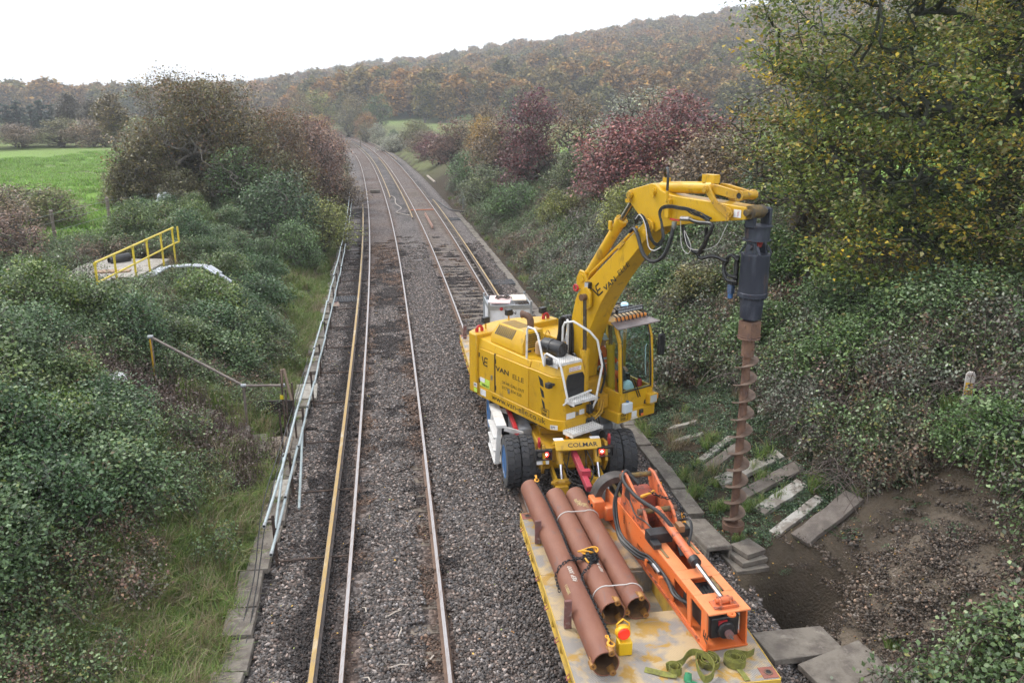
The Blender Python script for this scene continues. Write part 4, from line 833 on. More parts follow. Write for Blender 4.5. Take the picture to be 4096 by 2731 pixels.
for i in range(9):
    j = lambda s=.03: random.uniform(-s, s)
    E().tube([(2.25 + j(), HZ - j(), 5.56 + j()), (2.42 + j(), HZ - .03, 5.70 + j()), (2.60 + j(), HZ - .05, 5.55 + j()), (2.72 + j(), HZ - .06, 5.32 + j()), (2.88 + j(), HZ - .04, 5.22 + j()), (2.98 + j(), HZ - .02, 5.36 + j()), (2.9 + j(), HZ, 5.6 + j()), (2.84 + j(), HZ, 5.82 + j()), (2.98 + j(), HZ, 5.92 + j()), (3.4 + j(), HZ - .01, 5.93 + j()), (3.7 + j(.12), HZ, 5.88 + j(.05)), (3.95 + j(.1), HZ, 5.80 + j())], .011, 5, k=4).build('cable', HOSE, ex)
E().tube([(2.22, HZ, 5.58), (2.4, HZ - .06, 5.72), (2.58, HZ - .08, 5.55), (2.7, HZ - .1, 5.18), (2.85, HZ - .1, 5.12), (2.98, HZ - .06, 5.2)], .011, 5, k=5).build('cable', mat('grey_cable', (.5, .48, .46), .5), ex)
E().tube([(3.35, HZ, 5.75), (3.4, HZ, 5.3), (3.55, HZ, 5.15), (3.62, HZ, 5.3), (3.45, HZ, 5.55), (3.6, HZ, 5.25), (4.1, HZ + .05, 5.35), (4.3, HZ + .1, 5.75)], .006, 5, k=5).build('cable', mat('grey_cable', (.5, .48, .46), .5), ex)
b = E(); b.box(2.95, 3.05, HZ, HZ + .1, 5.72, 6.05); b.cyl((3.0, HZ + .0, 6.0), (3.0, HZ, 6.2), .03, n=10); b.build('valve_block', YEL, ex, bevel=.01); b = E(); b.cyl((3.36, HZ, 5.75), (3.56, HZ, 5.765), .04, n=8); b.build('coupling', STL, ex); E().cyl((3.2, HZ, 5.55), (3.21, HZ, 5.68), .045, n=10).build('coupling', STL, ex); E().box(3.12, 3.34, HZ - .03, HZ - .01, 5.70, 5.73).build('valve_lever', RED, ex)
for p in ((3.85, 5.86), (3.95, 5.78)): E().cyl((p[0], HZ, p[1]), (p[0] + .14, HZ, p[1] - .07), .022, n=8).build('connector', BLK, ex)
# ---------------- rotary drill head and auger: hangs plumb from the stick
AX = (4.09, 13.6); MA = frame((AX[0], AX[1], 0), HA)
A_ = lambda: B(MA)
b = A_(); b.box(-.09, .09, -.24, -.17, 5.72, 6.02); b.box(-.09, .09, .17, .24, 5.72, 6.02); b.cyl((0, -.26, 5.98), (0, .26, 5.98), .06, n=14); b.build('swivel_yoke', NAVY, ex, bevel=.012)
A_().lathe([(.0, 0), (.235, 0), (.235, .02), (.205, .022), (.205, .23), (.235, .232), (.235, .252), (.0, .252)], (0, 0, 5.50), n=30).build('swivel_drum', NAVY, ex)
A_().lathe([(.08, 0), (.12, .12)], (0, 0, 5.39), n=12).build('red_joint', mat('red_primer', (.28, .03, .025), .5), ex)
b = A_()
for s in (-1, 1): b.prism([(-.13, 5.27), (.13, 5.27), (.08, 5.48), (-.08, 5.48)], s * .13 - .03, s * .13 + .03); b.beam((-.2, s * .16, 5.28), (-.12, s * .14, 5.42), .05, .02); b.beam((.2, s * .16, 5.28), (.12, s * .14, 5.42), .05, .02)
b.cyl((0, -.2, 5.40), (0, .2, 5.40), .05, n=12); b.build('hanger', NAVY, ex, bevel=.006)
A_().lathe([(.0, .74), (.24, .74), (.245, .72), (.24, .70), (.24, .08), (.25, .07), (.25, 0), (.21, -.012), (.0, -.012)], (0, 0, 4.54), n=36).build('drill_motor', NAVY, ex)
b = A_()
for i in range(16): a = i * math.pi / 8; b.cyl((.21 * math.cos(a), .21 * math.sin(a), 4.505), (.21 * math.cos(a), .21 * math.sin(a), 4.53), .012, n=6)
b.lathe([(.195, .0), (.195, -.14), (.19, -.145), (.19, -.25), (.175, -.37), (.13, -.375), (.12, -.40), (0, -.40)], (0, 0, 4.53), n=32); b.build('gearbox', NAVY, ex)
b = A_(); b.box(-.31, -.24, -.16, -.10, 4.70, 5.22); b.box(-.40, -.30, -.18, -.06, 4.70, 4.78); b.build('hose_plate', BLK, ex, bevel=.005); A_().box(-.40, -.31, -.18, -.08, 4.54, 4.70).build('valve', mat('valve_blue', (.09, .13, .22), .4, .3), ex, bevel=.01); A_().cyl((-.36, -.13, 4.46), (-.36, -.13, 4.54), .045, n=12).build('solenoid', BLU, ex)
b = A_(); b.box(-.135, .135, -.135, .135, 3.84, 4.11); b.box(-.15, .15, -.15, .15, 3.825, 3.845); b.lathe([(0, 0), (.19, 0), (.19, .03), (0, .03)], (0, 0, 3.79), n=24); b.cyl((0, -.15, 4.03), (0, .15, 4.03), .022, n=8); b.cyl((-.15, 0, 4.05), (.15, 0, 4.05), .018, n=8); b.build('drive_socket', RUSTY, ex, bevel=.006)
aug = A_().cyl((0, 0, 3.48), (0, 0, 3.8), .108, n=20).cyl((0, 0, .12), (0, 0, 3.5), .074, n=18).cyl((-.13, 0, 3.62), (.13, 0, 3.62), .02, n=8).build('auger_shaft', RUSTY, ex)
def helix(r0, r1, zt, zb, pitch, th, ph=0, n=22):
    vs = []; fs = []; N = int((zt - zb) / pitch * n)
    for i in range(N + 1):
        a = ph - 2 * math.pi * i / n; z = zt - (zt - zb) * i / N
        for r, dz in ((r0, 0), (r1, 0), (r1, -th), (r0, -th)): vs.append((r * math.cos(a), r * math.sin(a), z + dz))
    for i in range(N):
        for j in range(4): k = (j + 1) % 4; fs.append((4 * i + 4 + j, 4 * i + 4 + k, 4 * i + k, 4 * i + j))
    fs.append((3, 2, 1, 0)); fs.append(tuple(4 * N + j for j in range(4))); return vs, fs
A_().add(*helix(.07, .20, 3.45, .28, .325, .014, ph=R(70))).build('auger_flight', mat('worn_flight', (.125, .08, .058), .6, .25, col2=(.20, .145, .11), scale=5, mixr=(.4, .65), col3=(.12, .08, .06), scale3=4), aug)
b = A_(); b.lathe([(.20, 0), (.20, .10), (.09, .12)], (0, 0, .16), n=18)
for i in range(6): a = i * math.pi / 3; b.lathe([(.035, 0), (.03, -.05), (.0, -.13)], (.16 * math.cos(a), .16 * math.sin(a), .17), n=6)
b.lathe([(.05, 0), (.0, -.16)], (0, 0, .14), n=8); b.build('cutting_teeth', RUSTY, aug)
# ================================================================ trailer on the near end of the machine, and its load
MT = frame((2.0, 8.6, 0), UA); T = lambda: B(MT)
def tw(x, y, z): p = MT @ np.array([x, y, z, 1]); return tuple(p[:3])
def deck_mat():
    m = mat('worn_deck', (.47, .35, .20), .65, col2=(.27, .245, .22), scale=2.2, mixr=(.44, .54), col3=(.40, .235, .05), scale3=3.2, mix3=(.53, .60), detail=9)
    nt = m.node_tree; L = nt.links.new; bs = nt.nodes['Principled BSDF']; tc = [n for n in nt.nodes if n.type == 'TEX_COORD'][0]
    out = []
    for a in (45, -45):
        mp = _node(nt, 'ShaderNodeMapping'); mp.inputs['Rotation'].default_value = (0, 0, R(a) + UA); L(tc.outputs['Object'], mp.inputs[0])
        w = _node(nt, 'ShaderNodeTexWave'); w.inputs['Scale'].default_value = 12; L(mp.outputs[0], w.inputs[0]); out.append(w.outputs[1] if len(w.outputs) > 1 else w.outputs[0])
    mu = _node(nt, 'ShaderNodeMath', operation='MULTIPLY'); L(out[0], mu.inputs[0]); L(out[1], mu.inputs[1])
    bp = _node(nt, 'ShaderNodeBump'); bp.inputs['Strength'].default_value = .7; bp.inputs['Distance'].default_value = .008; L(mu.outputs[0], bp.inputs['Height']); L(bp.outputs[0], bs.inputs['Normal'])
    return m
DECK = deck_mat(); YTR = mat('trailer_yellow', (.62, .40, .06), .5, col2=(.42, .28, .09), scale=4, mixr=(.45, .7), col3=(.2, .11, .05), scale3=9, mix3=(.6, .72)); RBR = mat('red_brown_stake', (.20, .085, .075), .7, col2=(.13, .07, .06), scale=8, col3=(.3, .24, .22), scale3=12)
def trailer(M, a0, a1, label, well=True, nrib=9):
    p = M @ np.array([0, (a0 + a1) / 2, 0, 1]); r = thing('rail_trailer', label, 'trailer', (p[0], p[1], 0)); Tm = lambda: B(M)
    w = 1.25
    if well:
        for x0, x1, y0, y1 in ((-w, w, a0, 1.22), (-w, w, 2.34, a1), (-w, -.08, 1.226, 2.334), (.98, w, 1.226, 2.334)): Tm().box(x0, x1, y0, y1, .90, .95).build('deck_plate', DECK, r, bevel=.006)
        Tm().box(-.08, .98, 1.22, 2.34, .52, .56).box(-.078, .978, 2.30, 2.338, .56, .90).box(-.078, -.04, 1.226, 2.30, .56, .9).build('well', DECK, r)
    else: Tm().box(-w, w, a0, a1, .90, .95).build('deck_plate', DECK, r, bevel=.006)
    for s in (-1, 1):
        b = Tm(); x = s * 1.262
        b.box(min(x, x - s * .16), max(x, x - s * .16), a0, a1, .70, .722); b.box(min(x - s * .16, x - s * .15), max(x - s * .16, x - s * .15), a0, a1, .70, .90); b.box(min(x, x - s * .012), max(x, x - s * .012), a0, a1, .86, .955)
        for y in np.linspace(a0 + .03, a1 - .03, nrib): b.box(min(x, x - s * .16), max(x, x - s * .16), y - .012, y + .012, .70, .90)
        b.build('side_channel', YTR, r, bevel=.003)
    for y in (a0, a1): Tm().box(-w, w, y - .012, y + .012, .66, .945).build('end_beam', YTR, r, bevel=.004)
    for s in (-1, 1):
        for y in (a0 + .12, a1 - .12):
            c = Tm().box(s * 1.15 - .1, s * 1.15 + .1, y - .1, y + .1, .951, .957).build('corner_pocket', mat('pocket_red', (.30, .10, .07), .7, col2=(.18, .08, .06), scale=9), r)
            Tm().lathe([(.055, 0), (.055, .012), (.035, .012), (.035, 0)], (s * 1.15, y, .952), n=14, closed=True).build('pocket_ring', RUSTY, c)
            Tm().lathe([(.036, 0), (.0, .001)], (s * 1.15, y, .9578), n=12).build('pocket_hole', BLK, c)
    b = Tm()
    for x in (-.55, .55): b.box(x - .08, x + .08, a0 + .1, a1 - .1, .42, .88)
    b.build('chassis_rail', YTR, r)
    for y in (a0 + .75, a1 - .75):
        Tm().cyl((-.85, y, .26), (.85, y, .26), .05, n=10).build('axle', STL, r)
        for s in (-1, 1): Tm().lathe([(0, -.06), (.28, -.06), (.285, -.03), (.25, -.025), (.245, .06), (0, .06)], (s * .75, y, .25), (-s, 0, 0), 20).build('wheel', RUSTY, r)
    for y in np.linspace(a0 + .5, a1 - .4, 6): Tm().tube([(-1.27, y - .04, .88), (-1.31, y - .03, .84), (-1.31, y + .03, .84), (-1.27, y + .04, .88)], .008, 5).build('lashing_ring', mat('ring_pink', (.32, .10, .09), .6), r)
    return r
tr = trailer(MT, -.32, 4.28, 'yellow flatbed rail trailer loaded with pipes and an orange drill mast')
text('MAX 40t', .06, (.7, -.334, .74), (1, 0, 0), (0, 0, 1), INK, tr, MT) if False else None
def stake(M, x, y, zb, h, label, lean=0):
    b = B(M); b.box(-.05 + x, .05 + x, y - .022, y + .022, zb, zb + h); tag(b.build('timber_stake', RBR, None, bevel=.006), label, 'stake', 'stakes along the trailer edge')
stake(MT, -1.13, 3.25, .955, .40, 'red-brown stake beside the long pipe near the excavator tyre'); stake(MT, -1.12, 1.03, .955, .42, 'red-brown stake beside the long pipe halfway along the trailer')
# ---- pipes
PIPE = mat('pipe_rust', (.185, .070, .042), .62, col2=(.235, .10, .06), scale=3, mixr=(.4, .7), col3=(.14, .085, .075), scale3=7, mix3=(.58, .72), bump=.08, bscale=30, stretch=(1, .4, 1))
PIN_ = mat('pipe_inside', (.12, .065, .035), .7, col2=(.32, .17, .06), scale=5, mixr=(.5, .75)); LUG = mat('pipe_lug', (.25, .12, .035), .55, .2, col2=(.4, .2, .05), scale=8); CHALK = mat('chalk', (.72, .68, .6), .9)
def pipe(n0, n1, r, label, rot):
    n0 = np.array(n0, float); n1 = np.array(n1, float); d = n_(n1 - n0); Lp = np.linalg.norm(n1 - n0)
    o = T().lathe([(r, 0), (r, Lp), (r - .014, Lp), (r - .014, 0)], n0, d, 36, closed=True).build('steel_pipe', PIPE, None); tag(o, label, 'pipe', 'steel pile casings on the trailer')
    T().lathe([(r - .0145, 1.6), (r - .0145, .004)], n0, d, 30, cap=False).build('pipe_lining', PIN_, o)
    x_ = n_(np.cross(d, (0, 0, 1))); y_ = np.cross(x_, d)
    for i, a in enumerate((rot, rot + 120, rot + 240)):
        c = n0 + (x_ * math.cos(R(a)) + y_ * math.sin(R(a))) * (r - .01)
        b = T(); b.lathe([(.016, -.012), (.042, -.012), (.042, .09), (.016, .09)], c, d, 12, closed=True); b.beam(c + d * .04, c + d * .13, .10, .03, up=c - n0 + d * .01); b.build('joint_lug', LUG, o)
    return o, n0, d
r_ = .172
P1 = pipe((-.86, .02, .955 + r_), (-.99, 4.84, .955 + r_), r_, 'longest rusty steel pipe, at the left edge of the trailer under the chain', 65)
P2 = pipe((-.50, 1.02, .955 + r_), (-.615, 4.46, .955 + r_), r_, 'middle rusty steel pipe with the heap of chain on it', 70); P3 = pipe((-.135, 1.08, .955 + r_), (-.265, 4.44, .955 + r_), r_, 'rusty steel pipe with yellow chalk writing, next to the orange mast', 75)
def on_pipe(P, s, a, lift=.001):
    o, n0, d = P; x_ = n_(np.cross(d, (0, 0, 1))); y_ = np.cross(x_, d); return n0 + d * s + (x_ * math.cos(R(a)) + y_ * math.sin(R(a))) * (r_ + lift)
def chalk_on(P, s_, s, a, size, m=CHALK, flip=1):
    o, n0, d = P; x_ = n_(np.cross(d, (0, 0, 1))); y_ = np.cross(x_, d); nn = x_ * math.cos(R(a)) + y_ * math.sin(R(a))
    text(s_, size, on_pipe(P, s, a, .003), d * flip, np.cross(nn, d) * flip, m, o, MT, name='chalk_mark', bold=-.01, depth=.001)
chalk_on(P1, 'REP 3000', 1.55, 78, .10); chalk_on(P2, 'REP 3000', .75, 60, .085); chalk_on(P1, '3000/11', 1.35, 130, .07, mat('chalk_yellow', (.6, .5, .25), .9))
for i, w in enumerate(('1x1000', '509x5', '3xnr', '11,00')): chalk_on(P3, w, 2.75 - i * .06, 118 - i * 13, .075, mat('chalk_yellow', (.6, .5, .25), .9))
# wire bands round the two shorter pipes
for s in (.38, 2.55):
    pts = [on_pipe(P2, s, a, .006) for a in range(200, 60, -14)] + [on_pipe(P3, s - .05, a, .006) for a in range(110, -20, -14)]
    tag(T().tube(pts, .009, 6).build('wire_band', mat('pale_band', (.55, .53, .5), .6), None), 'pale band round the two shorter pipes, %s' % ('towards their open ends' if s < 1 else 'towards the excavator'), 'band', 'bands round the pipes')
# chains
CHN = mat('black_chain', (.02, .021, .024), .5, .4); HOOK = mat('hook_yellow', (.72, .33, .025), .45)
def link_mesh():
    b = B(); b.tube([(0, math.cos(t) * .021 + (.016 if math.cos(t) > 0 else -.016), math.sin(t) * .018) for t in np.linspace(0, 2 * math.pi, 11)], .0068, 5); return b
lk = link_mesh()
def chain(pts, name, label, M=MT, heap=None):
    P = np.array(smooth_path(pts, 8)); seg = np.linalg.norm(np.diff(P, axis=0), axis=1); s = np.concatenate([[0], np.cumsum(seg)]); b = B(M)
    L_ = np.array(lk.v)
    def put(c, d, k):
        d = n_(d); x = n_(np.cross(d, (0, 0, 1)) if abs(d[2]) < .95 else np.cross(d, (1, 0, 0))); y = np.cross(x, d)
        if k % 2: x, y = n_(x + y), n_(y - x)
        else: x, y = n_(x - y), n_(x + y)
        b.add(c + np.outer(L_[:, 0], x) + np.outer(L_[:, 1], d) + np.outer(L_[:, 2], y), lk.f)
    for k, q in enumerate(np.arange(0, s[-1], .052)):
        c = np.array([np.interp(q, s, P[:, j]) for j in range(3)]); c2 = np.array([np.interp(q + .03, s, P[:, j]) for j in range(3)]); put(c, c2 - c + 1e-6, k)
    if heap is not None:
        rg = np.random.default_rng(5); a = 0.; hp = []
        for k in range(46): a += rg.uniform(1.0, 2.4); rr = rg.uniform(.3, 1) ** .6; hp.append(np.array(heap) + (math.cos(a) * .10 * rr, math.sin(a) * .17 * rr, (1 - rr) * .10 - .02 * abs(math.cos(a)) * rr - .05 * rr + rg.uniform(0, .03)))
        hp = np.array(smooth_path(hp, 5)); sg = np.concatenate([[0], np.cumsum(np.linalg.norm(np.diff(hp, axis=0), axis=1))])
        for k, q in enumerate(np.arange(0, sg[-1], .05)):
            c = np.array([np.interp(q, sg, hp[:, j]) for j in range(3)]); c2 = np.array([np.interp(q + .03, sg, hp[:, j]) for j in range(3)]); put(c, c2 - c + 1e-6, k)
    o = b.build(name, CHN, None); tag(o, label, 'chain'); return o
top1 = lambda s, a: on_pipe(P1, s, a, .012); top2 = lambda s, a: on_pipe(P2, s, a, .012)
ch = chain([top1(4.7, 60), top1(4.0, 40), top1(3.0, 38), top1(2.3, 45), top2(1.0, 100), top1(1.7, 42), top1(1.0, 28), top1(.55, 22), top1(.35, 42), top1(.18, 60)], 'lifting_chain', 'black lifting chain lying along the longest pipe with its links piled up midway', heap=tuple(top2(1.13, 90) + (0, 0, .03)))
chain([top2(1.15, 100), top1(2.12, 60), top1(2.05, 95), top1(2.0, 130), top1(1.95, 165), top1(1.9, 185), top1(1.7, 190) - (0.0, 0, .05)], 'chain_sling', 'black chain wrapped over the left side of the longest pipe')
def hook(c, d, up, h, label):
    b = T(); c = np.array(c, float); d = n_(d); up = n_(up); P_ = lambda x, y: c + d * x * h + up * y * h
    b.tube([P_(0, 1), P_(0, .55), P_(-.3, .3), P_(-.34, -.1), P_(-.05, -.36), P_(.3, -.2), P_(.36, .1)], [.16 * h, .14 * h, .15 * h, .17 * h, .15 * h, .1 * h, .05 * h], 8, k=4); b.ring(P_(0, 1.15), np.cross(d, up), .17 * h, .08 * h, 14, 6)
    b.beam(P_(.05, .6), P_(.34, .12), .05 * h, .08 * h); tag(b.build('chain_hook', HOOK, None), label, 'hook', 'yellow chain hooks')
hook(top1(.12, 58) + (0, 0, .03), (1, .2, 0), (-.2, 1, .2), .11, 'yellow hook on the open end of the longest pipe')
b = T()
for k in range(2): b.tube([top2(1.24, 100) + np.array((math.cos(t) * .13 + k * .03, math.sin(t) * .055 - k * .02, .045 + k * .02 + .02 * math.sin(t * 2))) for t in np.linspace(0, 2 * math.pi, 18)], .014, 7)
b.ring(top2(1.2, 112) + (0, 0, .05), (.2, .1, 1), .05, .013, 12, 6); b.tube([top2(1.1, 120) + (0, 0, .03), top2(1.02, 116) + (0, 0, .02), top2(.98, 116) + (0, 0, .03)], .016, 6); tag(b.build('master_link', HOOK, None), 'yellow oblong master links on the heap of chain', 'shackle')
hook(top1(4.75, 55) + (0, 0, .03), (1, .2, 0), (0, 1, .3), .10, 'yellow hook at the excavator end of the longest pipe')
# ---- orange drill mast lying on the deck
ORG = mat('orange_paint', (.70, .155, .035), .45, col2=(.62, .20, .075), scale=3, mixr=(.45, .7), col3=(.13, .055, .035), scale3=11, mix3=(.64, .73), bump=.05, bscale=50); ORW = mat('orange_paint_worn', (.62, .15, .05), .5, col2=(.45, .13, .07), scale=4, mixr=(.42, .65), col3=(.06, .04, .035), scale3=8, mix3=(.55, .66))
mo = MT @ np.array([.81, .30, .958, 1]); MM = frame(mo[:3], UA + R(5.6)); Q = lambda: B(MM)
mast = thing('drill_mast', 'orange hydraulic drilling mast lying along the right side of the trailer', 'drill mast', tuple(mo[:3]))
w = .275; Lm = 3.75; h = .55
Q().box(-w - .03, w + .03, 0, Lm, 0, .028).build('base_plate', ORG, mast, bevel=.004)
# side walls with windows at the near end
for s in (-1, 1):
    x0, x1 = (s * w - .012, s * w + .012); b = Q()
    b.prism([(1.02, .029), (Lm, .029), (Lm, h - .03), (2.0, h - .013), (1.02, h - .013)], x0, x1, 'yz')
    for (ya, yb), (yc, yd) in (((0.0, .16), (.05, .20)), ((.44, .54), (.52, .64)), ):
        b.add([(x, y, z) for x in (x0, x1) for y, z in ((ya, .029), (yb, .029), (yd, h - .013), (yc, h - .013))], [(0, 1, 2, 3), (7, 6, 5, 4), (0, 4, 5, 1), (1, 5, 6, 2), (2, 6, 7, 3), (3, 7, 4, 0)])
    b.box(x0, x1, .16, .44, .029, .07); b.box(x0, x1, .20, .52, h - .07, h - .013); b.box(x0, x1, .54, 1.02, .029, .08); b.box(x0, x1, .64, 1.02, h - .10, h - .013)
    b.build('side_wall', ORG, mast, bevel=.003)
    Q().box(s * (w + .02) - .012, s * (w + .02) + .012, .2, 2.6, .029, .06).build('edge_rail', ORW, mast)
# top plate with a long slot and a square opening
b = Q(); zt, zb = h + .012, h - .011
for x0, x1, y0, y1 in ((-w - .015, w + .015, -.02, .42), (-w - .015, -.16, .424, .80), (.16, w + .015, .424, .80), (-w - .015, w + .015, .804, 1.02), (-w - .015, -.085, 1.024, 1.85), (.085, w + .015, 1.024, 1.85), (-w - .015, w + .015, 1.854, 2.2)): b.box(x0, x1, y0, y1, zb, zt)
b.build('top_plate', mat('orange_paint_pale', (.78, .255, .10), .45, col2=(.70, .22, .08), scale=4, col3=(.14, .06, .04), scale3=13, mix3=(.66, .74)), mast, bevel=.004)
for s in (-1, 1): Q().box(s * .235 - .02, s * .235 + .02, 1.35, 2.0, zt + .001, zt + .014).build('wear_strip', mat('brass_strip', (.28, .20, .10), .5, .4), mast)
b = Q(); b.box(-.2, .2, .08, .9, .12, .42); b.cyl((0, .02, .25), (0, .1, .25), .12, n=16); b.build('drill_motor', BLK, mast, bevel=.02); Q().cyl((0.02, -.03, .22), (.02, .03, .22), .055, n=14).build('drive_flange', mat('pink_steel', (.35, .2, .19), .5, .5), mast); Q().cyl((.02, -.10, .22), (.02, -.03, .22), .015, n=8).build('drive_spindle', STL, mast); Q().box(-.1, 0.02, .06, .079, .24, .38).build('red_cover', RED, mast)
for i in range(5): Q().beam((-.13 + i * .06, .46, .43), (-.13 + i * .06 + .04, .78, .435), .014, .02).build('grille_bar', BLK, mast)
# ram along the top
b = Q(); b.cyl((0, 1.02, h + .13), (0, 2.3, h + .26), .062, n=18); b.build('ram_barrel', ORW, mast); Q().cyl((0, .96, h + .124), (0, 1.06, h + .134), .078, n=18).build('ram_gland', BLK, mast); Q().cyl((.0, .18, h + .06), (0, .97, h + .125), .034, n=16).build('chrome_rod', CHR, mast)
b = Q(); b.box(-.17, .17, .06, .24, zt, zt + .02)
for s in (-1, 1): b.prism([(.08, zt + .02), (.24, zt + .02), (.2, zt + .1), (.12, zt + .1)], s * .07 - .012, s * .07 + .012, 'yz')
b.cyl((-.12, .16, zt + .06), (.12, .16, zt + .06), .032, n=12); b.cyl((-.055, .16, zt + .06), (.055, .16, zt + .06), .052, n=14); b.box(-.14, .14, .045, .065, zt, zt + .045); b.build('rod_bracket', ORW, mast, bevel=.004)
b = Q(); b.lathe([(.02, 0), (.055, 0), (.055, .022), (.02, .022)], (0, -.055, h - .011), n=16, closed=True); b.box(-.05, .05, -.05, -.015, h - .01, h + .009); b.build('towing_eye', ORG, mast)
# tower of cheek plates
for s in (-1, 1):
    Q().prism([(2.05, .2), (2.05, h + .1), (2.25, .86), (2.62, .96), (2.98, 1.10), (3.16, 1.09), (3.20, .98), (3.10, .8), (3.22, .3), (3.22, .2)], s * .23 - .02, s * .23 + .02, 'yz').build('cheek_plate', ORW, mast, bevel=.008)
    Q().prism([(2.72, .74), (2.80, .86), (2.94, .92), (2.98, .74)], s * .254 - .004, s * .254 + .004, 'yz').build('cheek_window', BLK, mast)
    for y, z in ((2.30, .80), (3.07, 1.03)): Q().cyl((s * .25, y, z), (s * .31, y, z), .05, n=14).build('pin_boss', RUSTY, mast)
Q().cyl((-.3, 3.07, 1.03), (.3, 3.07, 1.03), .042, n=14).cyl((-.3, 2.30, .80), (.3, 2.30, .80), .045, n=14).build('cross_pin', DIRT, mast)
Q().box(-.2, .2, 2.75, 3.15, .35, .82).build('gear_case', mat('brick_red', (.33, .075, .045), .6, col2=(.12, .05, .04), scale=9, mixr=(.5, .62)), mast, bevel=.02)
pt = Q(); pt.prism([(-.25, .50), (-.25, .66), (-.16, .645), (.16, .645), (.25, .66), (.25, .50), (.2, .54), (-.2, .54)], 2.02, 2.045, 'xz') ; pt = pt.build('name_plate', ORG, mast, bevel=.004)
text('VEHDXRT/7', .058, (-.17, 2.018, .575), (1, 0, 0), (0, 0, 1), INK, pt, MM, sx=1.15, bold=.008)
for x in (-.22, .22):
    for z in (.525, .64): Q().cyl((x, 2.0, z), (x, 2.02, z), .016, n=8).build('bolt', BLK, pt)
b = Q(); b.box(-.34, .02, 1.75, 1.95, .56, .72); b.box(.06, .32, 1.8, 1.98, .58, .72); b.box(-.34, -.22, 1.6, 1.8, .56, .64); b.build('valve_bank', BLK, mast, bevel=.008)
for x in (-.03, .11): Q().box(x, x + .09, 1.74, 1.9, .70, .80).build('brass_block', mat('brown_block', (.26, .13, .06), .5), mast, bevel=.005)
# far end: guide clamp with a big dark half ring
b = Q(); pts = []
for a in np.linspace(0, 180, 19): pts.append((.40 * math.cos(R(a)) - .12, .40 * math.sin(R(a)) + .35))
inn = [((x + .12) * .72 - .12, (z - .35) * .72 + .35) for x, z in pts][::-1]
b.prism(pts + inn, 3.62, 3.86); b.build('guide_ring', mat('dark_steel', (.045, .04, .038), .55, .3, col2=(.10, .085, .075), scale=6), mast, bevel=.006)
b = Q(); b.box(-.60, -.40, 3.45, 3.75, .10, .42); b.box(-.42, .42, 3.35, 3.58, .10, .34); b.box(.2, .36, 3.5, 3.8, .1, .36); b.build('clamp_jaw', ORG, mast, bevel=.02)
for y, z in ((3.52, .2), (3.66, .2), (3.52, .34), (3.66, .34)): Q().cyl((-.62, y, z), (-.60, y, z), .024, n=8).build('bolt', BLK, mast)
Q().box(-.26, .26, 3.2, 3.4, .1, .50).build('mast_foot', ORW, mast, bevel=.02)
text('SVE-RAIL', .05, (-w - .014, 2.4, .30), (0, -1, 0), (0, 0, 1), INK, mast, MM) if False else None
text('VAN ELLE RAIL', .075, (-w - .0145, 2.32, .22), (0, -1, 0), (0, 0, 1), mat('brown_ink', (.14, .04, .015), .5), mast, MM, sx=.8); ve_logo((-w - .0145, 1.72, .17), (0, -1, 0), (0, 0, 1), .12, mast, MM); Q().box(-w - .015, -w - .013, 1.62, 2.34, .185, .197).build('underline', INK, mast)
ve_logo((-w - .0145, .11, .15), (0, -.15, 1), (0, -1, -.15), .12, mast, MM)
text('6520', .07, (-w - .0145, 2.86, .30), (0, 0, 1), (0, 1, 0), mat('brown_ink', (.14, .04, .015), .5), mast, MM)
# hose bundle down the left side
for i in range(5):
    j = lambda s=.02: random.uniform(-s, s); z_ = .09 * (i % 3) * .5
    Q().tube([(-.05 + j(), 2.9, .95 + j()), (-.20 + j(), 3.05, 1.05 + j()), (-.34, 3.05 + j(), .85), (-.42 + j(), 2.95, .5 + z_), (-.46 + j(), 2.6, .22 + z_), (-.40 + j(), 2.1, .20 + z_), (-.36 + j(), 1.7, .30 + z_), (-.34 + j(), 1.2, .34 + z_ * .6), (-.33 + j(), .85, .30), (-.24, .66, .28)], .019 + .006 * (i < 2), 7, k=5).build('hose', HOSE, mast)
Q().tube([(-.1, 3.0, 1.0), (-.2, 3.1, 1.1), (-.3, 2.95, 1.02), (-.26, 2.5, .95), (-.1, 2.0, .92), (.02, 1.7, .75), (.03, 1.45, .5)], .03, 9, k=6).build('hose', HOSE, mast); Q().tube([(.3, 2.1, .7), (.34, 1.9, .8), (.28, 1.7, .72), (.1, 1.5, .45)], .022, 8, k=5).build('hose', HOSE, mast)
Q().tube([(-.26, 2.75, .75), (-.3, 2.4, .7), (-.25, 2.1, .72), (-.2, 1.9, .66)], .012, 6, k=5).build('hose', HOSE, mast)
for y in (1.72, 1.25): Q().box(-.40, -w, y - .03, y + .03, .33, .345).box(-.41, -.395, y - .03, y + .03, .25, .345).build('hose_clip', ORG, mast)
for i in range(3): Q().cyl((-.36, 1.55 - i * .06, .36), (-.36, 1.45 - i * .06, .35), .03, n=8).build('coupling', STL, mast)
# rigging on the tower
MT_ = MT; MT = MM
hook((-.10, 2.55, .93), (1, .1, 0), (.9, .1, .25), .13, 'yellow hook lying across the tower of the orange mast'); hook((.33, 2.9, .80), (0, 1, 0), (0, .2, 1), .10, 'yellow hook hanging on the far side of the orange mast'); hook((.36, 2.1, .62), (0, 1, 0), (0, .4, .9), .14, 'yellow hook hanging lowest beside the black valve bank')
chain([(-.0, 2.55, .97), (.15, 2.45, .92), (.28, 2.35, .92), (.34, 2.2, .86), (.36, 2.1, .74)], 'short_chain', 'short black chain between the hooks on the orange mast', MM); MT = MT_
